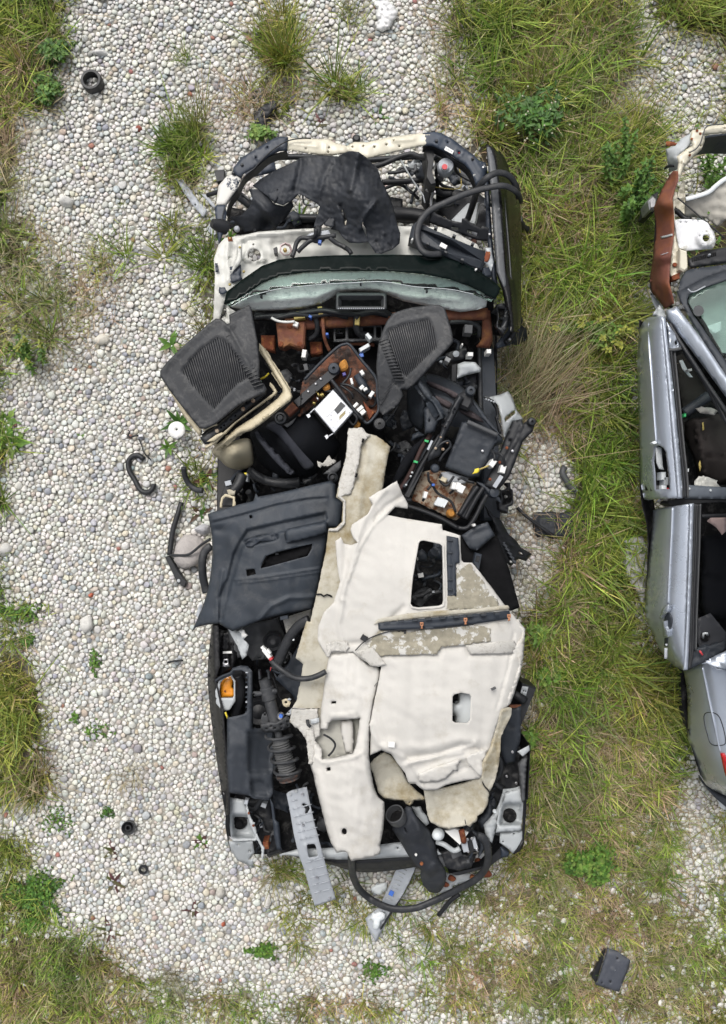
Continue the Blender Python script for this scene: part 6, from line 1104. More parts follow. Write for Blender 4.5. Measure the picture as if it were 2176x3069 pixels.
# --- big weatherstrip loop behind the car
o = tube('boot_seal', 'J', [(20,790,.72),(10,860,.66),(12,940,.5),(30,1040,.3),(80,1130,.16),(160,1200,.12),(260,1255,.18),(370,1285,.22),(520,1278,.24),(640,1235,.24),(760,1180,.26),(900,1110,.32),(1010,1050,.4),(1080,980,.46),(1110,920,.52),(1118,830,.58),(1105,750,.62),(1070,700,.64),(1030,688,.64)], 9, RUBBER, None, 12, lobes=2); lone(o, 'long black rubber boot seal looping onto the gravel behind the wreck', 'rubber seal')
# --- ribbed grey strip with white foam
t = thing('bumper_trim', 'ribbed grey plastic strip with a lump of white foam behind the wreck', 'car trim', 'J', 300, 1250, .05)
sheet('strip', 'J', [(410,892),(470,880),(525,955),(490,1040),(440,1140),(360,1265),(300,1290),(240,1275),(265,1210),(310,1120),(360,1000)], [(440,890,.36),(510,960,.34),(280,1270,.10)], GREYP, t, th=.008, step=7, feat=[('rim', 3, 5, .012), ('n', .003, 40)])
for k in range(10): slanted('rib', 'J', 425-k*15, 925+k*30, 475-k*15, 945+k*30, .003, LGREY, t, tps(q('J', [(440,890,.36),(510,960,.34),(280,1270,.10)])))
sheet('strip', 'J', [(120,1360),(225,1275),(345,1300),(290,1400),(210,1555),(160,1480)], .09, GREYP, t, th=.008, step=8, feat=[('n', .006, 60), ('e', 8, .012)])
prism('black_edge', 'J', [(330,1310),(345,1305),(255,1450),(240,1455)], .05, .11, BLACKP, t); prism('black_edge', 'J', [(515,965),(528,970),(380,1260),(365,1265)], .05, .16, BLACKP, t)
sheet('foam', 'J', [(160,1350),(190,1310),(250,1300),(290,1320),(285,1360),(250,1390),(240,1440),(210,1455),(180,1440),(185,1390)], .13, FROST, t, th=.03, step=6, jit=1.2, feat=[('n', .012, 26), ('e', 8, .015)]); box('code_mark', 'J', 333, 1160, 34, 38, 25, .19, .205, BLUE, t, .001)
box('tab', 'J', 465, 935, 34, 44, 25, .34, .36, LGREY, t)
t = sheet('green_card', 'J', [(165,1120),(230,1080),(300,1075),(290,1130),(240,1170),(180,1150)], .03, FROST, None, th=.01, step=8, jit=.8); lone(t, 'pale plastic shard half hidden in grass behind the wreck', 'plastic shard')
t = thing('wiper_arm', 'short black wiper stub lying on the gravel behind the wreck', 'wiper', 'J', 800, 1250, .02); tube('blade', 'J', [(715,1335,.05),(760,1280,.07),(820,1210,.09),(885,1165,.1)], 7, BLACKP, t, 8, flat=.7); prism('white_card', 'J', [(780,1200),(830,1175),(835,1190),(795,1225)], .03, .05, WHITEPL, t)
# --- black trims at the right of the headliner
t = thing('parcel_shelf', 'flat black carpeted board jutting out beside the white headliner', 'car trim', 'F', 1250, 1250, .5)
sheet('board', 'F', [(1030,960),(1090,1060),(1150,1085),(1180,1075),(1310,975),(1340,990),(1390,1140),(1430,1250),(1510,1545),(1390,1590),(1200,1300),(1040,1190)], [(1040,970,.70),(1330,990,.66),(1500,1540,.62),(1200,1200,.74)], CARPET, t, th=.02, step=12)
sheet('flap', 'F', [(1035,960),(1160,880),(1250,850),(1310,960),(1290,975),(1180,1070),(1150,1085),(1110,1075)], .78, SEATG, t, th=.008, step=8, feat=[('e', 8, .012), ('r', [(1120,960),(1280,900)], 18, -.012)]); prism('handle', 'F', [(1150,1100),(1205,1115),(1180,1250),(1130,1190)], .78, .83, NAVYD, t, .008); prism('handle_inset', 'F', [(1160,1125),(1190,1132),(1180,1180),(1150,1170)], .83, .835, BLACKP, t)
t = thing('sill_trim', 'long black clipped plastic sill trim lying across the gravel edge', 'car trim', 'F', 1450, 980, .3)
sheet('strip', 'F', [(1230,720),(1290,790),(1360,840),(1420,950),(1480,1000),(1520,1060),(1610,1110),(1560,1170),(1500,1150),(1440,1210),(1400,1180),(1370,1100),(1330,1000),(1300,870)], [(1240,730,.62),(1600,1110,.30),(1430,1200,.34),(1340,900,.5)], BLACKP, t, th=.02, step=7, feat=[('n', .012, 50), ('r', [(1300,850),(1400,1000),(1560,1120)], 14, .02), ('e', 7, .01)], holes=[[(1500,1080),(1530,1085),(1540,1130),(1505,1120)]])
for k in range(6): box('lug', 'F', 1375+k*18, 1010+k*32, 42, 20, 40, .36, .44, SEATG, t)
lathe('stud', 'F', 1440, 1172, .40, [(13, 0), (11, .015), (5, .02)], WHITEPL, t, 8)
# ============================================================= the silver car at the right edge
sv = thing('wrecked_car', 'silver sedan without hood or front fender, rusty inner apron and doors still on', 'car', 'X', 2250, 1500, 0)
def top(f, dz): return lambda p: f(p)+dz
# front end
sheet('front_crossmember', 'K', [(1130,165),(1150,150),(1260,138),(1330,108),(1420,95),(1527,82),(1900,60),(1900,170),(1527,185),(1400,200),(1290,205),(1285,280),(1250,370),(1180,440),(1100,520),(1050,580),(1010,680),(965,790),(970,620),(980,520),(962,455),(1060,380),(1140,330),(1110,270),(1120,210)], [(1500,130,.74),(1200,250,.74),(1050,500,.73),(970,780,.72)], CREAM, sv, th=.03, step=7, holes=[circle(x, y, 14, 9) for x, y in ((1232,195), (1242,330), (1020,523), (1117,410), (1512,128))], feat=[('e', 18, .016), ('r', [(1280,140),(1270,210)], 14, .012), ('r', [(1190,300),(1160,360)], 16, .014), ('n', .004, 80)])
for x, y in ((1195,160), (1135,255), (1112,440), (1232,195)): lathe('rust_spot', 'K', x, y, .741, [(16, 0), (14, .004)], RUST, sv, 9)
tube('release_cable', 'K', [(1500,85,.77),(1350,95,.77),(1290,130,.775),(1260,220,.775),(1235,300,.77),(1180,370,.765),(1110,410,.76)], 1.8, DGREY, sv, 6)
sheet('lamp_mount', 'K', [(835,370),(950,330),(1010,250),(1120,190),(1130,300),(1060,370),(962,455),(975,520),(970,600),(875,640),(860,540)], [(850,380,.6),(1100,230,.66),(880,630,.5),(960,500,.66)], LGREY, sv, th=.006, step=8, feat=[('n', .01, 70)]); sheet('rust_tab', 'K', [(835,290),(870,280),(960,290),(990,320),(900,335),(845,330)], .6, RUST, sv, step=7, jit=.8)
tube('black_clip', 'K', [(830,590,.5),(860,565,.55),(935,560,.6)], 4, BLACKP, sv)
prism('radiator_edge', 'K', [(1290,215),(1527,185),(1900,160),(1900,220),(1527,210),(1295,240)], .4, .66, DARKB, sv)
# rusty inner apron: two planes
AP = tps(q('K', [(960,620,.74),(915,1100,.78),(880,1700,.80),(920,2140,.84),(790,1000,.76),(770,1600,.78),(800,1900,.80),(700,1050,.60),(690,1500,.56),(660,1850,.54),(800,2180,.66),(880,700,.66)]))
sheet('inner_apron', 'K', [(920,620),(970,620),(975,720),(940,820),(912,930),(925,1100),(925,1350),(900,1550),(880,1750),(870,1900),(915,2080),(925,2140),(880,2165),(830,2200),(790,2150),(740,2080),(665,1990),(655,1850),(690,1620),(705,1400),(715,1200),(700,1040),(760,900),(830,760),(880,670)], AP, mat('red_rust_steel', (.165, .062, .045), .65, .18, 5, col2=(.21, .075, .03), thr=.57, fine=5, soft=.1, spec=.3, dust=.05), sv, th=.006, step=7, feat=[('n', .003, 60), ('b', 740, 1990, 16, 40, -.02)])
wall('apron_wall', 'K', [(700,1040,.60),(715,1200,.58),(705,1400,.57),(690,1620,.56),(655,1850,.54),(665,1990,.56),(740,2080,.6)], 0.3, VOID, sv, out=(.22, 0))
sheet('drip_strip', 'K', [(775,1370),(840,1355),(910,1338),(912,1358),(850,1378),(790,1392)], top(AP, .008), LGREY, sv, th=.004, step=6); tube('loose_wire', 'K', [(780,1580,.80),(840,1562,.82),(890,1545,.82)], 1, GREYP, sv, 5)
sheet('lower_skin', 'K', [(660,2000),(740,2090),(800,2180),(820,2240),(760,2280),(690,2120)], .5, LGREY, sv, th=.006, step=8)
prism('horn', 'K', [(640,960),(690,890),(740,930),(720,1050),(660,1060)], .3, .45, STEEL, sv, .02); prism('horn_body', 'K', [(700,880),(760,850),(740,1000),(700,1100),(640,1080)], .2, .4, BLACKP, sv, .02)
# strut tower and inner bay
sheet('apron_flange', 'K', [(930,860),(960,860),(975,920),(930,1000),(945,1180),(980,1480),(1000,1500),(1080,1530),(1090,1750),(1050,1760),(1010,1860),(900,1880),(885,1760),(905,1500),(930,1350),(925,1100),(915,930)], .74, CREAM, sv, th=.01, step=8, feat=[('n', .012, 50), ('e', 8, .01)], holes=[circle(990, 1520, 14, 8), circle(1000, 1410, 14, 8)])
sheet('strut_tower', 'K', [(935,1180),(1000,1170),(1120,1172),(1260,1180),(1320,1215),(1345,1260),(1390,1320),(1412,1400),(1400,1470),(1370,1515),(1240,1520),(1080,1530),(990,1500),(960,1350)], [(950,1200,.76),(1290,1390,.82),(1100,1500,.76),(1100,1200,.76)], mat('worn_white_paint', (.72, .73, .75), .35, .03, 4, col2=(.5, .5, .47), thr=.56, fine=6, soft=.02), sv, th=.008, step=7, holes=[circle(1295, 1388, 38, 18)] + [circle(x, y, 8, 8) for x, y in ((1370,1392), (1298,1306), (1248,1318), (1220,1364), (1266,1462), (1318,1475), (1072,1206), (1010,1206))], feat=[('p', circle(1295, 1388, 105, 20), 26, .03), ('n', .003, 70)])
sheet('engine_cover', 'K', [(1065,945),(1180,910),(1330,860),(1420,780),(1527,705),(1900,600),(1900,1500),(1527,1180),(1420,1260),(1300,1160),(1150,1150),(1062,1140)], [(1080,960,.66),(1500,730,.74),(1500,1150,.62),(1100,1130,.58),(1850,900,.74)], mat('cream_lining', (.62, .59, .52), .5, .08, 4, dust=.2), sv, th=.01, step=10, feat=[('n', .01, 130)])
tube('cover_rim', 'K', [(1065,945,.68),(1180,915,.69),(1330,862,.71),(1420,785,.73),(1527,708,.75),(1700,640,.76)], 7, FROST, sv, 8, flat=.5)
tube('prop_rod', 'K', [(975,930,.70),(1100,1030,.74),(1250,1160,.78),(1400,1290,.80),(1510,1390,.80)], 2.6, BLACKP, sv, 6)
sheet('bay_liner', 'K', [(1040,720),(1060,760),(1065,1140),(960,1060),(930,1000),(975,900),(1000,780)], .5, CREAM, sv, step=9, feat=[('n', .02, 50)]); tube('bay_hose', 'K', [(930,1060,.6),(990,1100,.6),(1050,1160,.6),(1120,1170,.62)], 8, BLACKP, sv)
prism('hinge_block', 'K', [(1000,1510),(1080,1530),(1090,1745),(1050,1770),(1000,1740)], .74, .80, CREAM, sv, .01); lathe('rust_spot', 'K', 938, 1695, .75, [(26, 0), (24, .008)], RUST, sv, 9); prism('rust_bit', 'K', [(905,1820),(1000,1780),(1000,1850),(920,1870)], .70, .76, RUST, sv)
sheet('bay_floor', 'K', [(960,620),(1900,400),(1900,1400),(1000,1400)], .12, VOID, sv, th=.01, step=40) if False else None
# cowl and windscreen
sheet('cowl_grille', 'K', [(1090,1640),(1130,1610),(1290,1530),(1527,1490),(1900,1440),(1900,1700),(1527,1680),(1300,1710),(1130,1730),(1095,1700)], .80, BLACKP, sv, th=.02, step=8, feat=[('r', [(1110,1720),(1300,1690),(1527,1650)], 14, .02), ('e', 8, .015)])
for k in range(13):
    for j in range(3): box('grille_slot', 'K', 1145+k*22, 1650-k*5.5-j*16, 14, 9, -12, .80, .806, VOID, sv, .001)
lathe('washer_jet', 'K', 1325, 1590, .80, [(14, 0), (14, .02), (7, .028)], GREYP, sv, 8)
sheet('cowl_cover', 'K', [(1000,1880),(1060,1770),(1130,1740),(1527,1690),(1900,1690),(1900,1800),(1527,1760),(1300,1840),(1150,1920),(1000,2000),(985,1990)], [(1000,1900,.82),(1500,1720,.84),(1000,1990,.84)], SEATG, sv, th=.008, step=10)
WSF = tps(q('X', [(2045,880,.86),(2060,930,.90),(2176,840,.90),(2176,1080,1.12),(2120,1000,1.02),(2400,850,.92),(2400,1150,1.25),(2400,1000,1.08)]))
WF = q('K', [(970,1990),(1000,1990),(1150,1920),(1300,1840),(1527,1760),(1900,1700)]).tolist() + [(2420,790),(2420,1180),(2250,1180)] + q('L', [(1527,860),(1400,680),(1250,440),(1120,220),(1050,100),(1000,10)]).tolist()
GI = q('K', [(1085,2080),(1110,2030),(1200,1985),(1350,1930),(1527,1870),(1900,1800)]).tolist() + [(2410,840),(2410,1170),(2260,1160)] + q('L', [(1527,700),(1400,520),(1250,300),(1130,130),(1085,40)]).tolist()
fr = sheet('windscreen_frame', 'X', WF, WSF, SEATG, sv, th=.01, step=10, holes=[GI], feat=[('e', 6, .01)])
gl = sheet('windscreen', 'X', GI, top(WSF, -.004), CLEARGLASS, sv, th=.005, step=14)
sheet('dash_top', 'X', [(2030,870),(2176,820),(2420,800),(2420,1180),(2260,1180),(2120,1060)], .70, mat('dusty_dash_top', (.33, .38, .36), .8, .12, 5, dust=.2), sv, th=.02, step=16, feat=[('n', .01, 80)])
lathe('glass_sticker', 'L', 1212, 120, .955, [(62, 0), (62, .001)], DGREY, gl, 22); tube('wiper', 'K', [(1090,1970,.9),(1150,2005,.9),(1290,1940,.91)], 2, GREYP, sv, 6)
sheet('dash_paper', 'L', [(1300,300),(1470,240),(1480,330),(1400,380)], .78, FROST, sv, step=8)
# A pillar
PF = tps(q('L', [(850,120,.92),(970,65,.94),(850,230,.90),(1527,1000,1.24),(1300,700,1.12),(1450,720,1.2),(1100,500,1.02),(1200,420,1.06)]))
sheet('a_pillar', 'L', [(840,130),(850,110),(970,65),(1000,110),(1250,440),(1527,860),(1900,1400),(1900,1700),(1527,1110),(1300,800),(1060,480),(880,250),(845,215)], PF, SILVER, sv, th=.02, step=9, feat=[('e', 16, .02)])
tube('door_seal', 'L', [(880,270,.90),(1000,470,.93),(1150,700,.99),(1300,930,1.05),(1450,1150,1.12),(1600,1370,1.18)], 6, RUBBER, sv, 8); tube('door_seal', 'L', [(1060,600,.90),(1200,800,.96),(1330,1020,1.03),(1440,1230,1.08),(1560,1430,1.14)], 7, BLACKP, sv, 8)
tube('door_frame', 'L', [(1040,560,.92),(1180,740,.98),(1340,1000,1.05),(1460,1240,1.1),(1560,1430,1.14)], 5, DSTEEL, sv, 8)
sheet('hinge_gap', 'L', [(690,180),(770,60),(800,100),(830,130),(840,200),(790,190)], .72, LGREY, sv, th=.01, step=8, feat=[('n', .02, 30)])
# cabin
sheet('cabin_floor', 'X', [(2000,980),(2420,980),(2420,2080),(2080,2080),(2030,1600)], .34, VOID, sv, th=.02, step=40, feat=[('n', .02, 100)])
wall('cabin_far_side', 'X', [(2480,700,.9),(2480,1400,.95),(2480,2200,.9)], .1, SILVER, sv)
sheet('roof', 'X', [(2190,1240),(2290,1170),(2480,1160),(2490,2080),(2300,2120),(2200,2000)], 1.40, SILVER, sv, th=.01, step=30, feat=[('e', 60, .06)])
# seat inside
seat = sheet('front_seat', 'L', [(1050,1400),(1110,1360),(1230,1340),(1420,1300),(1700,1290),(1700,2080),(1450,2120),(1300,2060),(1200,2000),(1150,1800),(1060,1600)], [(1080,1400,.62),(1240,1420,.72),(1260,1700,.72),(1400,1500,.66),(1500,2000,.7),(1120,1700,.55),(1600,1500,.66)], mat('brown_black_cloth', (.034, .029, .028), .9, .2, 8, bump=.3, bscale=400, spec=.2), sv, th=.05, step=10, feat=[('r', [(1190,1370),(1230,1600),(1290,2000)], 22, .05), ('r', [(1300,1790),(1527,1770)], 8, -.03), ('e', 16, .04)])
sheet('foam_tear', 'L', [(1215,1880),(1230,1830),(1245,1900),(1230,1960)], .78, TAPE, seat, th=.004, step=5); sheet('foam_tear', 'L', [(1255,1400),(1272,1395),(1278,1480),(1262,1490)], .78, TAPE, seat, th=.004, step=5)
sheet('seat_cover_bag', 'L', [(1180,1240),(1250,1220),(1360,1230),(1430,1270),(1400,1310),(1300,1300),(1220,1280)], .74, mat('clear_bag', (.36, .34, .32), .4, .2, 20), sv, th=.006, step=7, jit=.6, feat=[('n', .02, 30)])
o = sheet('airbag_cloth', 'L', [(1170,2080),(1220,2010),(1300,2020),(1430,2060),(1420,2090),(1470,2140),(1300,2160),(1190,2120)], .80, WHITEP, sv, th=.01, step=7, feat=[('n', .015, 60)], jit=.4)
tube('steering_column', 'L', [(1050,1290,.66),(1180,1200,.68),(1330,1090,.7)], 16, SEATG, sv); sheet('kick_trim', 'L', [(990,690),(1030,680),(1100,820),(1150,880),(1110,880),(1030,790)], .7, FROST, sv, step=7); box('connector', 'L', 1120, 795, 40, 26, -10, .7, .76, WHITEPL, sv); box('connector', 'L', 1062, 1315, 22, 40, 5, .7, .76, GREEN, sv); box('connector', 'L', 1094, 1945, 20, 36, 0, .8, .84, FROST, sv)
sheet('footwell', 'L', [(960,640),(1060,600),(1300,950),(1330,1080),(1050,1290),(1010,1100)], .42, mat('dirty_carpet', (.025, .022, .02), .95, .4, 10), sv, step=14, feat=[('n', .02, 70)])
# front door
def sidez(t, left, belt, prof):
    L_, B_ = q(t, left), q(t, belt)
    def f(p):
        xl = np.interp(p[:, 1], L_[:, 1], L_[:, 0]); xb = np.interp(p[:, 1], B_[:, 1], B_[:, 0])
        s = (p[:, 0]-xl)/np.maximum(xb-xl, 1); return np.interp(s, prof[0], prof[1])
    return f
def on(f, t, pts): return [tuple(a)+(float(f(q(t, [a]))[0])+.003,) for a in pts]
SP = (np.array([-.2, 0, .1, .2, .3, .4, .5, .6, .7, .8, .9, 1.0, 1.1, 2.]), np.array([.32, .44, .545, .65, .738, .806, .856, .888, .911, .927, .938, .945, .95, .96]))
DF = sidez('L', [(600,215),(540,320),(512,600),(515,1000),(535,1500),(550,2100),(590,2290)], [(832,196),(880,600),(925,1000),(975,1500),(1012,1900),(1032,2270)], SP)
fd = sheet('front_door', 'L', [(600,215),(660,190),(790,180),(800,300),(830,560),(870,1000),(905,1400),(940,1800),(985,2265),(885,2268),(720,2272),(640,2290),(590,2280),(550,2100),(535,1500),(515,1000),(512,600),(540,320)], DF, SILVER, sv, th=.004, step=8, holes=[[(712,1700),(725,1668),(760,1662),(810,1685),(840,1740),(860,1900),(875,2000),(886,2160),(720,2165),(715,2000),(698,1850)]], feat=[])
sheet('belt_edge', 'L', [(785,178),(832,196),(855,400),(880,600),(925,1000),(975,1500),(1012,1900),(1032,2265),(975,2270),(940,1800),(900,1400),(865,1000),(825,560),(795,300)], .958, SILVER, fd, th=.006, step=7, feat=[('e', 6, .006)])
tube('body_moulding', 'L', on(DF, 'L', [(645,260),(650,520),(678,900),(706,1300),(730,1620)]), 3.5, SILVER, fd, 8, flat=.6)
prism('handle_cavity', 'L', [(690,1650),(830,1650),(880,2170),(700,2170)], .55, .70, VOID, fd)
sheet('handle_frame', 'L', [(722,1690),(740,1670),(790,1690),(805,1900),(820,1940),(765,1930),(735,1860)], .80, LGREY, fd, th=.01, step=6); box('latch_part', 'L', 815, 2010, 50, 90, 0, .70, .78, FROST, fd); box('latch_part', 'L', 845, 2070, 50, 90, 0, .70, .78, LGREY, fd); box('latch_part', 'L', 790, 2150, 130, 60, 0, .66, .76, DGREY, fd); box('latch_part', 'L', 820, 2140, 60, 46, 0, .70, .80, FROST, fd); box('latch_part', 'L', 865, 2160, 26, 30, 0, .72, .8, RED, fd)
prism('handle_stub', 'L', [(680,1632),(715,1608),(745,1625),(735,1640),(705,1648)], .80, .84, FROST, fd)
for k, (dx, m, dz) in enumerate(((0, RUBBER, .92), (26, DSTEEL, .925), (48, BLACKP, .90), (64, DGREY, .91))): tube('window_channel', 'L', [(872+dx,570,dz),(905+dx,900,dz),(945+dx,1300,dz+.005),(985+dx,1700,dz+.01),(1022+dx,2050,dz+.015),(1040+dx*.8,2262,dz+.015)], 4.2 if k < 2 else 3, m, fd, 7)
sheet('mirror_base', 'L', [(850,240),(880,290),(980,430),(1030,540),(905,560),(870,545),(860,380)], .925, SILVER, sv, th=.012, step=7, holes=[circle(957, 485, 16, 12, 28)] + [circle(x, y, 6, 7) for x, y in ((970,520), (992,515), (1000,528))], feat=[('r', [(875,300),(895,540)], 12, .02)])
tube('mirror_edge', 'L', [(865,570,.93),(950,565,.93),(1040,545,.93)], 5, DGREY, sv, 7)
sheet('pillar_trim', 'L', [(1065,2110),(1200,2120),(1527,2140),(1900,2160),(1900,2270),(1527,2275),(1060,2270),(1050,2180)], .84, mat('slate_panel', (.14, .16, .19), .5, .1, 5), sv, th=.01, step=9, feat=[('e', 8, .01), ('r', [(1315,2150),(1315,2260)], 5, -.008)])
for x, y in ((1105,2155), (1350,2175)): lathe('screw', 'L', x, y, .85, [(16, 0), (12, .006)], FROST, sv, 9)
# B pillar gap and rear door
prism('door_gap', 'M', [(860,225),(900,190),(1040,175),(1527,165),(1900,165),(1900,220),(1527,205),(1160,225),(920,255)], .68, .82, BLACKP, sv, .01)
RF = sidez('M', [(690,230),(680,500),(650,800),(625,1100),(605,1300),(602,1440),(625,1580),(690,1720),(760,1880),(850,2010),(930,2080),(1000,2120)], [(1162,222),(1150,600),(1140,1000),(1120,1500),(1105,1900),(1092,2130)], SP)
rd = sheet('rear_door', 'M', [(690,300),(740,290),(920,258),(1112,228),(1105,600),(1090,1000),(1072,1500),(1050,2000),(1045,2133),(1000,2120),(930,2080),(850,2010),(760,1880),(690,1720),(625,1580),(602,1440),(605,1300),(625,1100),(650,800),(680,500)], RF, SILVER, sv, th=.004, step=8, feat=[])
sheet('belt_edge', 'M', [(1110,226),(1162,222),(1150,600),(1140,1000),(1120,1500),(1105,1900),(1092,2130),(1040,2135),(1055,1900),(1075,1500),(1092,1000),(1105,600)], .958, SILVER, rd, th=.006, step=7, feat=[('e', 6, .006)])
tube('body_moulding', 'M', on(RF, 'M', [(918,270),(905,600),(885,1000),(868,1370)]), 3.5, SILVER, rd, 8, flat=.6); tube('body_moulding', 'M', [(840,1880,.80),(838,2000,.79)], 5, GREYP, rd, 8, flat=.6)
sheet('handle_cup', 'M', [(820,1560),(840,1490),(880,1480),(905,1520),(912,1580),(890,1660),(850,1680),(828,1640)], top(RF, .006), SEATG, rd, th=.006, step=6, smooth=True)
hd = sheet('handle', 'M', [(760,1540),(790,1450),(830,1390),(872,1378),(875,1440),(850,1480),(815,1500),(785,1545)], top(RF, .05), SILVER, rd, th=.02, step=6, feat=[('e', 5, .008)]); sheet('handle', 'M', [(800,1580),(825,1570),(835,1640),(862,1690),(862,1755),(810,1750),(800,1660)], top(RF, .05), SILVER, rd, th=.02, step=6, feat=[('e', 5, .008)])
sheet('lock_plate', 'M', [(822,1765),(862,1765),(860,1865),(820,1860)], top(RF, .006), SEATG, rd, th=.004, step=6); lathe('lock', 'M', 842, 1840, .83, [(12, 0), (12, .006)], LGREY, rd, 10)
for k, (dx, m, dz) in enumerate(((0, RUBBER, .92), (24, BLACKP, .92), (46, DSTEEL, .91), (62, DGREY, .91))): tube('window_channel', 'M', [(1172+dx,230,dz),(1160+dx,700,dz),(1145+dx,1100,dz),(1130+dx,1500,dz),(1120+dx,1900,dz)] + ([(1110,2110,.92)] if k < 2 else []), 4.2 if k < 2 else 3, m, rd, 7)
sheet('door_end', 'M', [(1150,1900),(1240,1880),(1460,1820),(1527,1800),(1527,1890),(1400,1980),(1250,2060),(1110,2120),(1120,2000)], .88, SEATG, sv, th=.02, step=8, feat=[('n', .01, 40)])
sheet('inner_door', 'M', [(1210,1540),(1350,1480),(1527,1700),(1527,1810),(1230,1890),(1200,1800)], .70, mat('dark_door_inner', (.05, .052, .06), .5), sv, step=9); lathe('lock_loop', 'M', 1288, 1750, .71, [(56, 0), (56, .004), (40, .006)], VOID, sv, 18); tube('striker', 'M', [(1265,1760,.73),(1270,1715,.76),(1310,1712,.76),(1315,1730,.73)], 3.5, FROST, sv, 7)
tube('red_strap', 'M', [(1225,1910,.92),(1260,1960,.92)], 3, RED, sv, 6); sheet('cloth_scrap', 'M', [(1315,430),(1360,385),(1527,385),(1527,545),(1480,582),(1430,510)], .74, mat('pink_cloth', (.50, .38, .36), .9, .1, 8), sv, th=.004, step=8, feat=[('n', .015, 60)])
sheet('rear_bench', 'M', [(1250,600),(1527,560),(1900,560),(1900,1500),(1300,1560),(1235,1400)], .55, SEATF, sv, th=.05, step=16, feat=[('r', [(1240,1110),(1527,1070)], 12, -.04), ('e', 20, .04)]); tube('door_bar', 'M', [(1245,370,.86),(1400,365,.86),(1600,360,.86)], 6, BLACKP, sv, 8)
# rear quarter
QF = sidez('N', [(1042,235),(1075,400),(1090,600),(1090,800),(1088,1010),(1145,1150),(1200,1300),(1240,1430),(1300,1535),(1400,1610),(1527,1672)], [(1490,130),(1560,500),(1640,900),(1740,1250),(1900,1500),(2100,1640),(2300,1680)], SP)
rq = sheet('rear_quarter', 'N', [(1042,235),(1095,222),(1200,170),(1320,130),(1400,170),(1527,200),(1900,150),(2300,150),(2300,1850),(1900,1790),(1527,1672),(1400,1610),(1300,1535),(1240,1430),(1200,1300),(1145,1150),(1088,1010),(1090,800),(1090,600),(1075,400)], QF, SILVER, sv, th=.004, step=10, feat=[])
tube('body_moulding', 'N', on(QF, 'N', [(1262,190),(1300,380),(1345,600),(1400,850),(1465,1160)]), 3.5, SILVER, rq, 8, flat=.6)
tube('fuel_flap_gap', 'N', on(QF, 'N', [(1300,712),(1385,712),(1450,760),(1500,900),(1522,1020),(1510,1075),(1400,1085),(1345,1055),(1310,950),(1282,840),(1275,750)]), 1.2, DSTEEL, rq, 6, closed=True)
sheet('tail_lamp', 'N', [(1460,1176),(1502,1180),(1530,1240),(1600,1400),(1640,1560),(1560,1520),(1510,1400)], top(QF, .01), REDL, rq, th=.008, step=7)
sheet('bumper', 'N', [(1235,1440),(1300,1540),(1400,1612),(1527,1675),(1900,1795),(2300,1850),(2300,1950),(1900,1890),(1527,1790),(1420,1700),(1330,1600),(1250,1500)], .36, SEATG, sv, th=.04, step=10)
sheet('bumper_tab', 'N', [(1420,1690),(1527,1760),(1527,1830),(1470,1800)], .2, FROST, sv, step=8)
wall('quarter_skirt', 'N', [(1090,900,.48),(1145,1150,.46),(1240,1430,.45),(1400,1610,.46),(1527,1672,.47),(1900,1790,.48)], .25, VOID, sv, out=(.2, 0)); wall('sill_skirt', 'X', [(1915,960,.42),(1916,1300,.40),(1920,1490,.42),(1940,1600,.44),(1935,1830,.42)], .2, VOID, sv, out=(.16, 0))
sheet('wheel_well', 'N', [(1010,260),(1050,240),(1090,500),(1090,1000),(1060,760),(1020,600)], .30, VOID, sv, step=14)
wc = q('N', [(1040, 480)])[0]
wh = lathew('tyre', w1(2045, 2080, .30)+Vector((.17, 0, 0)), (1, 0, 0), [(.20, -.09), (.28, -.10), (.30, -.05), (.30, .05), (.28, .10), (.2, .09)], RUBBER, sv, 36)
lathew('rim', w1(2045, 2080, .30)+Vector((.17, 0, 0)), (1, 0, 0), [(.20, -.085), (.19, -.07), (.06, -.05)], FROST, wh, 24)
sheet('quarter_window_shelf', 'N', [(1250,150),(1400,60),(1527,0),(2200,-150),(2200,160),(1527,210),(1400,180),(1300,140)], [(1300,120,.95),(1527,40,.98),(2100,0,1.0),(1527,200,1.0)], SILVER, sv, th=.006, step=12, feat=[('r', [(1310,150),(1420,190),(1527,195)], 14, .02)])
# ============================================================= litter on the ground
RNG2 = np.random.default_rng(3)
def ringthing(name, label, cat, t, x, y, ro, ri, h, m, z=.012, axis=(0, 0, 1)):
    o = lathe(name, t, x, y, z, [(ri, 0), (ro*.96, 0), (ro, h*.15), (ro, h*.85), (ro*.94, h), (ri*1.02, h), (ri, h*.8), (ri, 0)], m, None, 30, axis, cap=False)
    return setp(o, label, cat)
ringthing('rubber_ring', 'palm sized black rubber ring lying on white gravel', 'ring', 'a', 655, 590, 73, 52, .07, BLACKP, .01, (-.04, .06, 1))
ringthing('rubber_ring', 'tiny black ring on the gravel below the round cup', 'ring', 'd', 998, 1170, 33, 19, .02, BLACKP, .02)
t = thing('plastic_cup', 'round dark grey plastic cup with an inner tube on gravel', 'cup', 'd', 908, 862)
lathe('bowl', 'd', 908, 862, .005, [(28, 0), (40, .02), (48, .07), (45, .072), (36, .025), (14, .012)], DGREY, t, 26, (.05, .04, 1), cap=False); lathe('inner_tube', 'd', 902, 868, .01, [(22, 0), (22, .05), (14, .05), (12, .01)], BLACKP, t, 16, (.05, .04, 1))
o = tube('grab_handle', 'Y', [(322,1027,.03),(310,1019,.03),(296,1021,.03),(287,1034,.03),(290,1054,.03),(302,1074,.03),(311,1092,.035),(322,1101,.04),(335,1100,.05),(343,1090,.05),(344,1082,.05)], 8, BLACKP, None, 12); setp(o, 'black hook shaped grab handle lying on gravel', 'handle')
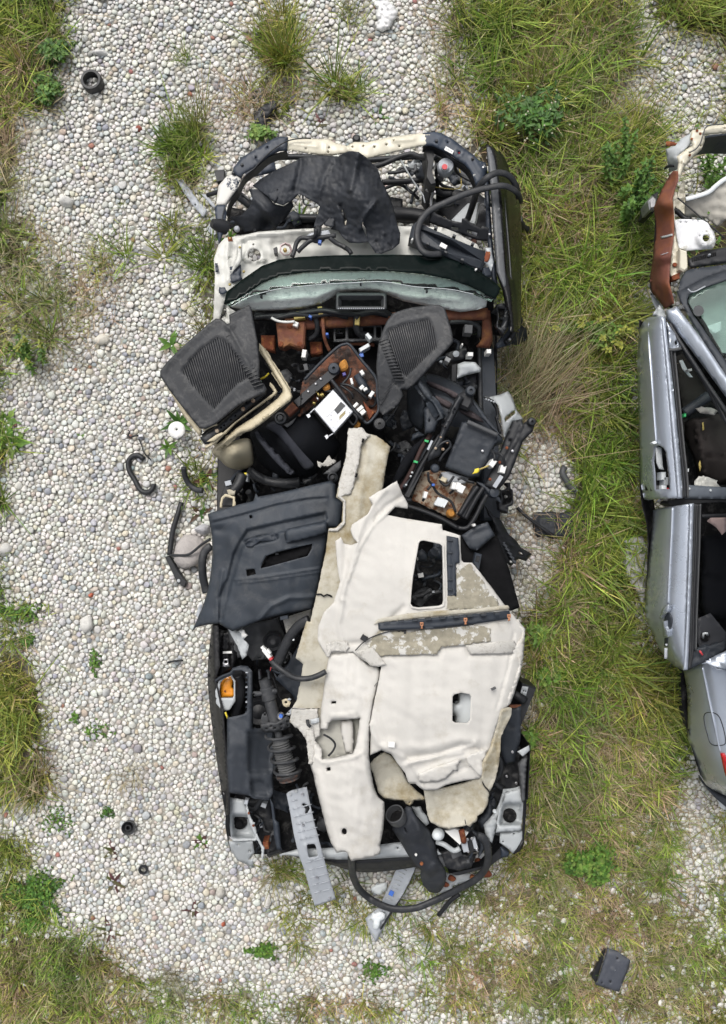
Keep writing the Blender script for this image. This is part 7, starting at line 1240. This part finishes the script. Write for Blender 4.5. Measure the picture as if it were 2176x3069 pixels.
t = thing('wire_clip', 'little black wire clip with a shiny end on the gravel', 'clip', 'b', 930, 1405); tube('wire', 'b', [(888,1402,.04),(905,1418,.04),(930,1408,.05),(965,1402,.05)], 3, BLACKP, t, 7); tube('tail', 'b', [(965,1430,.03),(985,1470,.04),(1000,1520,.05),(1050,1575,.04)], 2, BLACKP, t, 6); box('end', 'b', 978, 1404, 34, 18, -5, .035, .055, STEEL, t); tube('wire', 'b', [(890,1402,.04),(900,1375,.05),(890,1365,.05)], 2, BLACKP, t, 6)
t = thing('white_disc', 'white plastic disc with a centre hole among weeds by the cream seat', 'disc', 'b', 1228, 1365); sheet('disc', 'b', circle(1228, 1366, 60, 26), .16, WHITEPL, t, th=.008, step=6, holes=[circle(1228, 1362, 8, 9)], feat=[('e', 5, .004), ('n', .001, 40)])
t = thing('wiper_arm', 'black hinged wiper arm lying folded on gravel beside the boulder', 'wiper', 'c', 1210, 560)
tube('blade', 'c', [(1262,245,.05),(1235,330,.06),(1205,430,.06),(1190,520,.06),(1178,612,.06)], 8, BLACKP, t, 10, flat=.8); prism('arm', 'c', [(1145,625),(1175,615),(1240,720),(1298,805),(1282,838),(1232,808),(1190,720)], .03, .075, BLACKP, t, .008); lathe('nut', 'c', 1243, 790, .075, [(12, 0), (12, .006), (6, .008)], LGREY, t, 10); tube('rod', 'c', [(1180,612,.08),(1290,612,.13),(1340,590,.15),(1400,540,.18),(1460,500,.22)], 4, RUBBER, t, 8)
t = thing('plastic_plate', 'dark grey square plastic cover half sunk in dry grass', 'plate', 'g', 840, 1240)
sheet('plate', 'g', [(800,1100),(860,1112),(960,1180),(950,1230),(880,1402),(800,1380),(718,1352),(750,1260)], .10, mat('slate_cover', (.06, .066, .082), .5, .1, 5, dust=.1), t, th=.02, step=8, holes=[circle(868, 1168, 7, 8), circle(760, 1338, 9, 8), circle(822, 1330, 8, 8)], feat=[('e', 8, .012)] + [('r', [(845,1245), (845+130*math.cos(a), 1245+130*math.sin(a))], 5, .004) for a in (-.9, -.3, .5, 1.2, 2.2, 2.9, 3.8, 4.6)]); lathe('boss', 'g', 845, 1245, .10, [(9, 0), (8, .006)], LGREY, t, 10); prism('under_box', 'g', [(745,1180),(790,1100),(720,1345),(690,1300)], .01, .06, BLACKP, t)
t = thing('trim_strip', 'thin pale grey plastic strip lying near the front corner of the wreck', 'car trim', 'a', 1330, 1370)
sheet('strip', 'a', [(1222,1243),(1270,1245),(1330,1330),(1390,1410),(1440,1460),(1415,1510),(1360,1450),(1300,1370)], .05, GREYP, t, th=.01, step=7, holes=[[(1350,1418),(1362,1415),(1365,1428),(1352,1430)]], feat=[('n', .006, 60)]); sheet('strip', 'a', [(1400,1350),(1430,1350),(1500,1430),(1490,1450)], .07, GREYP, t, th=.008, step=7)
o = sheet('plastic_shard', 'a', [(1435,1590),(1470,1540),(1500,1535),(1510,1620),(1480,1640)], .05, GREYP, None, th=.01, step=8); setp(o, 'small pale grey shard beside the front apron of the wreck', 'plastic shard')
o = sheet('plastic_bag', 'e', [(960,0),(1070,0),(1110,30),(1145,80),(1140,120),(1110,150),(1085,205),(1030,222),(990,200),(1000,150),(985,110),(990,60)], .06, BAG, None, th=.006, step=6, jit=.8, feat=[('n', .016, 38), ('n', .008, 18, 5), ('e', 10, .03)]); setp(o, 'crumpled white plastic bag on the gravel', 'bag')
t = thing('plastic_guard', 'broken black ribbed plastic guard lying flat in grass right of the wreck', 'plastic guard', 'R', 600, 320)
sheet('plate', 'R', [(455,250),(560,245),(600,255),(650,245),(690,250),(770,260),(775,330),(750,400),(600,390),(560,400),(530,380),(480,390),(455,330)], .05, LINER, t, th=.02, step=8, feat=[('n', .008, 40), ('r', [(575,265),(572,370)], 6, .02), ('r', [(500,260),(500,380)], 6, -.015), ('r', [(660,260),(670,380)], 8, .02), ('e', 5, .01)]); tube('rod', 'R', [(370,225,.06),(430,280,.08),(490,325,.08),(540,360,.08),(590,390,.06)], 5, BLACKP, t, 8)
t = thing('hose_end', 'short dark grey hose curving over the gravel beside dry straw', 'hose', 'R', 650, 60, 0); tube('hose', 'R', [(632,0,.05),(620,30,.06),(640,70,.06),(665,110,.05),(695,125,.05)], 10, DGREY, t, 10); sheet('foot', 'R', [(650,110),(690,105),(710,130),(690,145),(665,140)], .05, GREYP, t, step=7)
o = tube('rubber_ring_half', 'U', [(635,800,.04),(640,850,.04),(670,885,.04),(720,885,.04),(765,860,.04)], 7, BLACKP, None, 10); o.name = 'hose_piece'; setp(o, 'curved black hose piece lying in dry straw', 'hose')
o = sheet('plastic_shard', 'U', [(385,620),(420,545),(470,535),(490,600),(470,640),(400,655)], .08, NAVYD, None, th=.02, step=7, smooth=True, feat=[('e', 8, .03)]); setp(o, 'dark blue plastic shard buried in yellow straw', 'plastic shard')
t = thing('fender_skin', 'crumpled dirty white panel lying in grass beside the silver rear door', 'car panel', 'M', 530, 950)
sheet('skin', 'M', [(360,640),(470,610),(570,600),(620,680),(650,760),(630,900),(690,930),(630,1100),(600,1400),(560,1380),(480,1200),(400,1080),(350,900),(380,760)], .08, mat('dirty_white_panel', (.46, .46, .45), .5, .12, 4, dust=.3), t, th=.006, step=9, holes=[circle(487, 770, 14, 9)], feat=[('n', .02, 110), ('r', [(360,910),(640,920)], 8, -.02), ('e', 8, .02)])
o = sheet('plastic_tub', 'e', [(140,800),(180,750),(250,705),(300,700),(300,740),(240,800),(215,880),(160,900)], .08, BLACKP, None, th=.02, step=8, feat=[('n', .02, 40)]); setp(o, 'black plastic scrap hidden in grass above the wreck', 'plastic scrap')
o = tube('black_clip', 'c', [(1168,1358,.05),(1200,1350,.06),(1240,1345,.05),(1275,1345,.045)], 3, BLACKP, None, 7); setp(o, 'thin black strip of rubber on gravel left of the wreck', 'rubber strip')
t = thing('sensor_plug', 'black plug with a bright wire lying just ahead of the front crossmember', 'plug', 'e', 855, 975, .5); lathe('body', 'e', 855, 978, .66, [(28, 0), (28, .03), (16, .04)], BLACKP, t, 10); tube('wire', 'e', [(900,860,.5),(895,920,.6),(905,980,.7)], 2, STEEL, t, 6)
# ============================================================= grass, straw, weeds
LEAF = vmat('leaf_blade', .5, trans=.16, spec=.35, bscale=30)
def lenmap(P):
    k = np.interp(P[:, 1], [0, 900, 1300, 2000, 2450, 2700, 3069], [1.05, 1.0, .9, .85, .62, .42, .45]); return np.where(P[:, 0] < 700, np.minimum(k, .75), k)
def blades(n_try, dens, hr, wr, lean, cols, seed, region=(-320, 2500, -320, 3390), z0=0.0, pts=None, curl=.5, az=None, cl=0):
    r = np.random.default_rng(seed)
    if pts is None:
        P = np.stack([r.uniform(region[0], region[1], n_try), r.uniform(region[2], region[3], n_try)], -1)
        P = P[r.random(n_try) < dens(P)]
    else: P = pts
    n = len(P)
    if n == 0: return None
    cf = np.ones((n, 1)); hf = np.ones(n)
    if cl:
        m = max(1, n//cl); Cn = P[:m]; k = r.integers(0, m, n); o = r.normal(0, 9, (n, 2))*r.uniform(.4, 1.8, m)[k][:, None]
        P = Cn[k] + o; az = np.arctan2(-o[:, 1], o[:, 0]); cf = r.uniform(.62, 1.3, m)[k][:, None]; hf = r.uniform(.6, 1.25, m)[k]
    B = W(P[:, 0], P[:, 1], np.full(n, z0)); h = r.uniform(hr[0], hr[1], n)*r.uniform(.6, 1, n)*(lenmap(P) if pts is None else 1)*hf; w = r.uniform(wr[0], wr[1], n)*.5
    a = r.uniform(0, 2*math.pi, n) if az is None else az + r.normal(0, .5, n)
    ln = np.abs(r.normal(lean, .28, n)); cu = r.uniform(.2, 1.2, n)*curl
    d = np.stack([np.cos(a), np.sin(a)], -1); s = np.stack([-d[:, 1], d[:, 0]], -1)
    s2 = s*np.cos(r.uniform(-.8, .8, n))[:, None]
    V = np.zeros((n, 7, 3)); ts = (0, .38, .74, 1.0); ws = (.8, 1.0, .66, 0)
    for k, (t, ww) in enumerate(zip(ts, ws)):
        hor = (ln*t + cu*t*t*ln)*h; ver = h*(t - .42*cu*t*t)
        c = B.copy(); c[:, :2] += d*hor[:, None]; c[:, 2] += np.maximum(ver, .004)
        if k < 3:
            V[:, 2*k] = c; V[:, 2*k+1] = c; V[:, 2*k, :2] += s2*(w*ww)[:, None]; V[:, 2*k+1, :2] -= s2*(w*ww)[:, None]
        else: V[:, 6] = c
    F0 = np.array([(0, 1, 3), (0, 3, 2), (2, 3, 5), (2, 5, 4), (4, 5, 6)])
    F = (F0[None] + (np.arange(n)*7)[:, None, None]).reshape(-1, 3)
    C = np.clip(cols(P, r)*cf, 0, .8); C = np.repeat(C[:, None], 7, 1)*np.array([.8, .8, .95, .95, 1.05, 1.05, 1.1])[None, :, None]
    return V.reshape(-1, 3), F, C.reshape(-1, 3)
strawreg = [(1580,1180,150,200,1), (1760,2350,230,260,.8), (1720,2850,450,300,.9), (120,900,240,220,.8), (30,560,70,220,.9), (200,2960,280,170,.7), (850,2960,500,120,.55), (420,3000,200,110,.8), (1650,560,180,200,.6), (1380,560,70,260,.5), (1330,180,60,230,.6), (560,560,60,60,.6), (820,230,90,70,.5), (1660,1750,110,200,.8), (1560,1640,60,120,.7), (1600,2250,60,250,.9), (1750,250,200,200,.45), (90,240,120,140,.5), (700,320,120,90,.6), (1950,2600,200,300,.8)]
def palette(cs, ps, mix=.0):
    cs = np.array(cs); ps = np.array(ps)/np.sum(ps)
    def f(P, r):
        c = cs[r.choice(len(cs), len(P), p=ps)]*r.uniform(.7, 1.25, (len(P), 1))
        if mix:
            sw = r.random(len(P)) < mix*np.clip(ellmask(P, strawreg)*(1+.5*snoise(P, 90, 41)), 0, 1)
            c[sw] = np.array([(.44,.36,.22), (.37,.29,.17), (.30,.24,.14)])[r.integers(0, 3, sw.sum())]*r.uniform(.75, 1.2, (sw.sum(), 1))
        n = 1 + .18*snoise(P, 260, 31) + .2*snoise(P, 70, 32)
        k = np.clip(.3*snoise(P, 420, 33) + .26*snoise(P, 120, 34), -.5, .5)[:, None]
        c = c*(1 + k*np.array([.55, .12, .5]))
        return np.clip(c*np.clip(n, .5, 1.5)[:, None], .01, .8)
    return f
GREENP = palette([(.235,.295,.05), (.30,.345,.065), (.13,.20,.035), (.38,.39,.10), (.42,.35,.19)], [.3, .24, .24, .12, .1], .5)
FRESH = palette([(.21,.31,.05), (.30,.39,.075), (.13,.22,.033)], [.4, .3, .3])
STRAWP = palette([(.42,.345,.215), (.36,.285,.17), (.50,.43,.29), (.26,.20,.12)], [.35, .3, .2, .15])
def merge(name, parts, label, cat):
    parts = [p for p in parts if p is not None]; V, F, C = [], [], []; b = 0
    for v, f, c in parts: V.append(v); F.append(f+b); C.append(c); b += len(v)
    o = link(name, np.vstack(V), np.vstack(F), LEAF, cols=np.vstack(C)); setp(o, label, cat, kind='stuff'); return o
CARBOX = np.array([(650,440),(880,410),(1300,400),(1560,450),(1565,900),(1500,1050),(1500,1560),(1580,2050),(1580,2500),(1400,2600),(760,2560),(650,2450),(640,1900),(650,1500),(680,1050),(640,900)], float)
SVBOX = np.array([(1960,420),(2600,420),(2600,2500),(2200,2420),(2080,2200),(2060,1980),(1940,1850),(1940,980)], float)
def off_cars(P, v):
    v = v.copy(); v[inside(P, CARBOX)] *= .04; v[inside(P, SVBOX)] *= .12; return v
def D_(k, pw=1.0):
    return lambda P: off_cars(P, k*np.maximum(grassd(P)**pw, .45*grassd(P, 1.6, 1.0)**1.6))
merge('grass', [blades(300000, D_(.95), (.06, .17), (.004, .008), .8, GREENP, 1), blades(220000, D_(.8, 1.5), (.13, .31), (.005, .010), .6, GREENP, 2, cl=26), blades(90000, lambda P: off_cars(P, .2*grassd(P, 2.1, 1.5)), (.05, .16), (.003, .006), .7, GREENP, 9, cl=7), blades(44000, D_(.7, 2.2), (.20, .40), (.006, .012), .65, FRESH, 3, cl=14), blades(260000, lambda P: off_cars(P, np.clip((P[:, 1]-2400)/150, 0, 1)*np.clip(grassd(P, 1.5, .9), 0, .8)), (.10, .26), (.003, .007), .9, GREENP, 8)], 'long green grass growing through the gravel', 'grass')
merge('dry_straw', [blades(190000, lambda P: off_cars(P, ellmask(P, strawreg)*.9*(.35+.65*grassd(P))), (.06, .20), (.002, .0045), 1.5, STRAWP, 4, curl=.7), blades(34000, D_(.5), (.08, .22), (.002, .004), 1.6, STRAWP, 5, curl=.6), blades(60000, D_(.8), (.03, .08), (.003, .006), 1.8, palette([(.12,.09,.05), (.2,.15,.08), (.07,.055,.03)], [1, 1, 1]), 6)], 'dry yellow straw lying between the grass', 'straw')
# ---- single plants
def grow(name, label, parts, cat='weed', group=None):
    t = thing(name, label, cat, 'X', *parts['at'], 0, group)
    return t
def tuft(x, y, rad, n, hr, wr, label, pal=GREENP, lean=.45, name='grass_tuft', seedheads=0):
    r = np.random.default_rng(int(x*7+y)); pts = np.stack([x + r.normal(0, rad*.5, n), y + r.normal(0, rad*.5, n)], -1)
    b = blades(0, None, hr, wr, lean, pal, int(x+y), pts=pts, curl=.6)
    t = thing(name, label, 'grass tuft', 'X', x, y); link('leaves', b[0], b[1].tolist(), LEAF, t, cols=b[2])
    if seedheads:
        V, F, C = [], [], []
        for k in range(seedheads):
            px, py = x+r.normal(0, rad*.7), y+r.normal(0, rad*.7); base = np.array(w1(px, py, 0)); a = r.uniform(0, 6.28); hh = r.uniform(.12, .22); d = np.array([math.cos(a)*.7, math.sin(a)*.7, 1.0]); d /= np.linalg.norm(d)
            s = np.array([-math.sin(a), math.cos(a), 0])
            for j in range(26):
                t0 = hh*(.55+.45*j/26); p = base+d*t0; e = d*.045 + s*r.normal(0, .014) + np.array([0, 0, r.normal(0, .008)]); i = len(V)
                V += [p+s*.0012, p-s*.0012, p+e]; F.append([i, i+1, i+2]); C += [(.50, .44, .29)]*3
        link('seed_heads', V, F, LEAF, t, cols=np.array(C))['kind'] = 'stuff'
    return t
def leafquad(V, F, C, base, d, L, wd, col, r, droop=.3, seg=3, lobe=0):
    up = np.array([0, 0, 1.0]); d = d/np.linalg.norm(d); s = np.cross(d, up); s /= max(np.linalg.norm(s), 1e-6); i0 = len(V)
    for k in range(seg+1):
        t = k/seg; w = wd*math.sin(math.pi*min(1, .12+.88*t)**.8)*(1 if not lobe else (1+.45*math.sin(k*lobe)))
        p = base + d*L*t - up*droop*L*t*t
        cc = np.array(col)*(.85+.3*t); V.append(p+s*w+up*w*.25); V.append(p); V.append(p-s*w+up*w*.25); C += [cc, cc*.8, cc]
        if k:
            a = i0+3*(k-1); F.append([a, a+1, a+4, a+3]); F.append([a+1, a+2, a+5, a+4])
def rosette(x, y, n, L, wd, cols, label, name='weed', z=0.0, rise=.35, lobe=0):
    r = np.random.default_rng(int(x*3+y*5)); t = thing(name, label, 'weed', 'X', x, y, 0)
    for k in range(n):
        V, F, C = [], [], []
        a = 2*math.pi*k/n + r.normal(0, .3); base = np.array(w1(x+r.normal(0, 2), y+r.normal(0, 2), z+.008))
        d = np.array([math.cos(a), math.sin(a), rise*r.uniform(.5, 1.5)])
        leafquad(V, F, C, base, d, L*r.uniform(.6, 1.1), wd*r.uniform(.7, 1.1), np.array(cols[k % len(cols)])*r.uniform(.8, 1.2), r, .25, 7 if lobe else 5, lobe)
        link('leaf', V, F, LEAF, t, cols=np.array(C))
    return t
def clump(x, y, rx, ry, n, hmax, L, wd, cols, label, name='leafy_weed', stems=14, shape=.5, flowers=0, fcol=(.7,.6,.05)):
    r = np.random.default_rng(int(x*11+y)); t = thing(name, label, 'weed', 'X', x, y)
    V, F, C = [], [], []
    for k in range(n):
        u, a = math.sqrt(r.random()), r.uniform(0, 6.28); u *= (.78+.24*math.sin(3*a+x)+.16*math.sin(5*a+y)+.12*math.sin(9*a))*(1.35 if r.random() < .12 else 1); px, py = x+rx*u*math.cos(a), y+ry*u*math.sin(a)
        z = hmax*max(.15, 1-u*u*shape)*r.uniform(.25, 1.0)
        b = np.array(w1(px, py, max(z, .012))); aa = r.uniform(0, 6.28); d = np.array([math.cos(aa), math.sin(aa), r.uniform(-.1, .7)])
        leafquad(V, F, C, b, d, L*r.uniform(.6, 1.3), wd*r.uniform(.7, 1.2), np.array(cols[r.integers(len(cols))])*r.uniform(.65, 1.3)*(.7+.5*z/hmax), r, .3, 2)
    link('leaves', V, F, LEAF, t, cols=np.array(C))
    for k in range(stems):
        u, a = r.uniform(.2, .9), r.uniform(0, 6.28); e = w1(x+rx*u*math.cos(a), y+ry*u*math.sin(a), hmax*.8*(1-u*u*.5)); b = w1(x+r.normal(0, rx*.15), y+r.normal(0, ry*.15), 0)
        m = b.lerp(e, .5)+Vector((0, 0, hmax*.15)); tubew('stem', [tuple(b), tuple(m), tuple(e)], .0022, STEM, t, 4)
    if flowers:
        V, F, C = [], [], []
        for k in range(flowers):
            u, a = math.sqrt(r.random()), r.uniform(0, 6.28); p = np.array(w1(x+rx*u*math.cos(a), y+ry*u*math.sin(a), hmax*1.05)); i = len(V); rr = .006
            for j in range(8): V.append(p+np.array([math.cos(j*.785), math.sin(j*.785), 0])*rr+np.array([0, 0, -.004]))
            V.append(p+np.array([0, 0, .004]))
            F += [[i+j, i+(j+1) % 8, i+8] for j in range(8)]; C += [fcol]*9
        link('flowers', V, F, LEAF, t, cols=np.array(C))['kind'] = 'stuff'
    return t
def stalk(x, y, dx, dy, h, L, n, cols, label, name='stalk_weed', tips=None):
    """several upright stems set with small leaves, leaning by (dx, dy)"""
    r = np.random.default_rng(int(x*13+y)); t = thing(name, label, 'weed', 'X', x, y); V, F, C = [], [], []
    for k in range(n):
        b = np.array(w1(x+r.normal(0, 14), y+r.normal(0, 14), 0)); e = b + np.array([dx+r.normal(0, .10), dy+r.normal(0, .10), h*r.uniform(.7, 1.05)])
        mid = (b+e)/2+np.array([r.normal(0, .02), r.normal(0, .02), .03]); tubew('stem', [b, mid, e], .003, STEM, t, 5)
        for j in range(34):
            s = .25+.75*j/33; p = (1-s)**2*b + 2*s*(1-s)*mid + s*s*e; a = j*2.4+r.normal(0, .3); d = np.array([math.cos(a), math.sin(a), .35])
            col = np.array(cols[r.integers(len(cols))]) if not (tips and s > .8) else np.array(tips)
            leafquad(V, F, C, p, d, L*(1.15-.6*s)*r.uniform(.7, 1.2), L*.17, col*r.uniform(.75, 1.25), r, .3, 2)
    link('leaves', V, F, LEAF, t, cols=np.array(C)); return t
STEM = mat('plant_stem', (.16, .17, .06), .7, .2, 20)
G1, G2, G3, G4 = (.085,.19,.03), (.13,.25,.04), (.05,.13,.022), (.20,.30,.06)
DR = [(.13,.12,.05), (.10,.05,.045), (.16,.07,.07), (.11,.13,.04)]
tuft(585, 400, 50, 260, (.16, .40), (.003, .007), 'tall yellow green grass tuft left of the front of the wreck', palette([(.25,.27,.06), (.19,.23,.05), (.36,.31,.15)], [1, 1, .7]), lean=.35)
tuft(545, 510, 40, 150, (.10, .26), (.003, .006), 'short fine grass tuft beside the thin grey strip', lean=.4)
tuft(845, 190, 40, 300, (.15, .42), (.003, .007), 'dense bright grass tuft standing alone in the gravel ahead of the wreck', palette([(.20,.23,.03), (.15,.2,.03), (.25,.24,.05)], [1, 1, 1]), lean=.35)
tuft(1065, 290, 26, 70, (.08, .22), (.003, .006), 'thin grass tuft in the gravel straight ahead of the crossmember', lean=.4)
tuft(950, 290, 16, 36, (.06, .16), (.003, .006), 'small sparse grass tuft beside the thin one ahead of the crossmember', lean=.45)
tuft(1320, 340, 14, 30, (.08, .24), (.004, .008), 'narrow grass tuft near the right end of the crossmember', lean=.3)
tuft(555, 180, 22, 60, (.06, .18), (.003, .006), 'small dark grass tuft in open gravel above the tall tuft', lean=.4)
tuft(310, 800, 26, 60, (.08, .24), (.003, .006), 'sparse grass tuft in the gravel left of the flat slab', lean=.45)
tuft(1040, 30, 24, 50, (.06, .2), (.003, .006), 'brownish grass tuft by the white plastic bag', lean=.4)
tuft(840, 2610, 30, 110, (.08, .24), (.003, .006), 'yellowing grass tuft under the rear left corner of the wreck', palette([(.2,.2,.06), (.32,.27,.13), (.14,.17,.04)], [1, 1, 1]), lean=.8, seedheads=4)
tuft(110, 2330, 60, 120, (.10, .26), (.002, .004), 'straw coloured foxtail grass tuft with feathery heads', STRAWP, lean=.8, seedheads=16)
tuft(395, 2320, 34, 50, (.08, .2), (.002, .004), 'small pale foxtail tuft alone on the gravel', STRAWP, lean=.8, seedheads=12)
tuft(530, 2930, 30, 70, (.08, .24), (.002, .004), 'dry brown grass tuft at the bottom of the gravel', STRAWP, lean=.9, seedheads=5)
tuft(1530, 880, 40, 140, (.10, .3), (.004, .009), 'leafy grass tuft against the black fender', FRESH, lean=.7)
tuft(625, 800, 30, 120, (.10, .28), (.004, .009), 'grass tuft growing against the pale front apron', FRESH, lean=.7)
tuft(1080, 2760, 40, 90, (.06, .18), (.003, .007), 'low grass tuft beside the white foam lump', lean=.8)
tuft(900, 2830, 30, 60, (.06, .18), (.003, .007), 'low grass tuft in the gravel below the grey plank', lean=.8)
r_ = np.random.default_rng(77)
pts = np.stack([1575+r_.normal(0, 50, 420), 1190+r_.normal(0, 75, 420)], -1); b = blades(0, None, (.3, .62), (.0025, .005), .9, STRAWP, 99, pts=pts, curl=.3, az=math.radians(60))
t = thing('dry_grass_clump', 'sheaf of long yellow dry straw leaning beside the grey slotted trim', 'grass tuft', 'X', 1580, 1200); link('leaves', b[0], b[1].tolist(), LEAF, t, cols=b[2])
clump(160, 155, 55, 45, 420, .14, .032, .011, [G1, G2, G3], 'bright green leafy weed at the edge of grass near the black ring', flowers=0)
clump(140, 265, 45, 55, 420, .14, .03, .010, [G1, G2, G3], 'dense green leafy weed below the other near the black ring')
clump(780, 395, 42, 26, 260, .12, .030, .011, [G2, G4], 'yellow green leafy weed touching the left corner of the crossmember')
clump(105, 2680, 95, 75, 900, .07, .020, .010, [G1, G2, G3], 'round mat of small green clover leaves at the edge of the gravel')
clump(95, 2770, 40, 30, 240, .06, .020, .010, [G2, G1], 'lower lobe of clover beside a dark stone')
clump(1770, 2590, 85, 62, 1000, .20, .026, .012, [G1, G2, G4], 'bushy bright green weed in the grass right of the rear corner')
clump(1600, 340, 120, 90, 620, .30, .05, .010, [G3, G1], 'dark green clover patch with small white flower heads', flowers=22, fcol=(.6, .58, .44))
clump(320, 2435, 26, 18, 160, .04, .012, .006, [G1, G3], 'little green moss weed left of the round cup')
clump(170, 2460, 60, 50, 170, .035, .016, .008, [G2, G1], 'scattered low green weed spreading over the pebbles')
clump(290, 2190, 50, 40, 130, .035, .016, .008, [G2, G1], 'thin creeping green weed on open gravel')
clump(225, 2150, 16, 22, 60, .04, .018, .009, [G1, G2], 'single leafy green sprig on open gravel left of the creeping weed')
clump(285, 1985, 18, 40, 90, .05, .020, .009, [G2, G1], 'narrow leafy sprig growing through gravel')
clump(790, 2850, 50, 26, 260, .06, .022, .010, [G2, G1], 'low leafy weed at the bottom of the gravel below the wreck')
clump(1120, 1050+1860, 50, 40, 160, .05, .02, .009, [G2, G1], 'small leafy weed among sparse grass at the lower edge')
clump(60, 1840, 70, 40, 200, .06, .022, .009, [G2, G1], 'leafy weed mixed with dry stems left of the triangular rock')
clump(80, 1920, 26, 24, 110, .05, .02, .009, [G1, G2], 'small green weed below the leafy one at the left')
clump(1650, 2030, 50, 40, 300, .14, .04, .014, [G2, G4], 'broad leaved green weed right of the white headliner')
clump(1590, 2215, 30, 40, 200, .12, .045, .010, [G2, G4], 'spiky green weed against the right rear side of the wreck')
clump(1610, 1900, 60, 36, 260, .12, .06, .009, [G4, G2], 'bright grassy weed beside the folded headliner edge')
stalk(105, 1090, .02, .05, .30, .05, 7, [G2, G4, G1], 'branching green weed with yellowish tips at the left', tips=(.28, .31, .05))
stalk(1880, 640, .02, .10, .42, .06, 9, [G1, G2, G3], 'bushy pale green weed beside the rusty apron')
stalk(1840, 560, -.05, .10, .40, .06, 8, [G2, G1], 'feathery green weed in the grass left of the cream crossmember end')
stalk(2110, 560, .05, .06, .3, .05, 8, [G1, G2], 'green weed growing up inside the silver car engine bay')
stalk(1960, 780, .05, .02, .66, .05, 6, [G1, G2], 'leafy weed leaning over the rusty apron')
stalk(1770, 980, .05, -.05, .45, .05, 6, [G4, G2], 'yellow tipped goldenrod weed leaning toward the silver front door', tips=(.34, .36, .06))
stalk(1720, 1010, -.03, .02, .35, .05, 5, [G4, G1], 'second goldenrod weed left of the first', tips=(.34, .36, .06))
rosette(30, 1330, 9, .17, .028, [G2, G4, G1], 'large toothed green leaves of a thistle at the left edge', lobe=2.2)
rosette(20, 1260, 7, .13, .022, [G2, G4], 'smaller toothed green rosette at the left edge', lobe=2.2)
rosette(340, 2550, 6, .11, .012, DR, 'brownish star shaped weed below the round cup')
rosette(345, 2640, 7, .12, .013, DR, 'reddish star shaped weed left of the tiny ring')
rosette(580, 2725, 7, .10, .011, [(.13,.06,.06), (.12,.11,.05)], 'purple red rosette weed on open gravel below the wreck')
rosette(605, 2520, 8, .09, .014, [G1, (.10,.05,.045), G2], 'green and purple rosette against the black car side')
rosette(330, 2790, 7, .12, .012, DR, 'straggly brown rosette above the dry tuft')
rosette(245, 1305, 5, .035, .008, [G2], 'tiny green seedling alone on open gravel')
rosette(505, 1340, 7, .10, .012, [G2, G1], 'green weed on gravel below the white disc', rise=.8)
rosette(510, 1030, 8, .12, .016, [G1, G2], 'green weed poking out from under the left floor mat', rise=.6)
rosette(540, 1270, 10, .17, .018, [G3, G1], 'dark green dock leaves beside the cream seat', rise=.5)
rosette(620, 1440, 10, .16, .016, [G3, G1, (.12,.05,.03)], 'dock weed with red leaves above the slate door panel', rise=.5)
rosette(600, 1540, 6, .11, .016, [(.10,.055,.03), G3], 'brown red leaves at the upper corner of the door panel')
rosette(690, 780-60, 6, .14, .012, [G2, G1], 'thin green weed growing up inside the engine bay', z=.1, rise=1.2)
rosette(905, 655, 8, .22, .008, [G2, G4], 'grassy weed growing through the hole in the engine bay', z=.05, rise=1.6)
rosette(960, 370, 6, .09, .012, DR, 'reddish weed in gravel just ahead of the crossmember')
rosette(1140, 350, 6, .10, .012, [G1, (.12,.06,.04)], 'green and red weed in gravel ahead of the right crossmember')
rosette(1985, 2125, 6, .13, .026, [G1, G2], 'broad dock leaves beside the silver car rear wheel', rise=.9)
rosette(40, 300, 8, .11, .018, [G2, G4], 'broad leaved weed at the left edge below the grass', rise=.5)
rosette(1870, 2830, 7, .09, .016, [G1, G2], 'flat green weed right of the square plastic cover')
rosette(1570, 2890, 6, .08, .012, [G1, G2], 'flat green weed left of the square plastic cover')
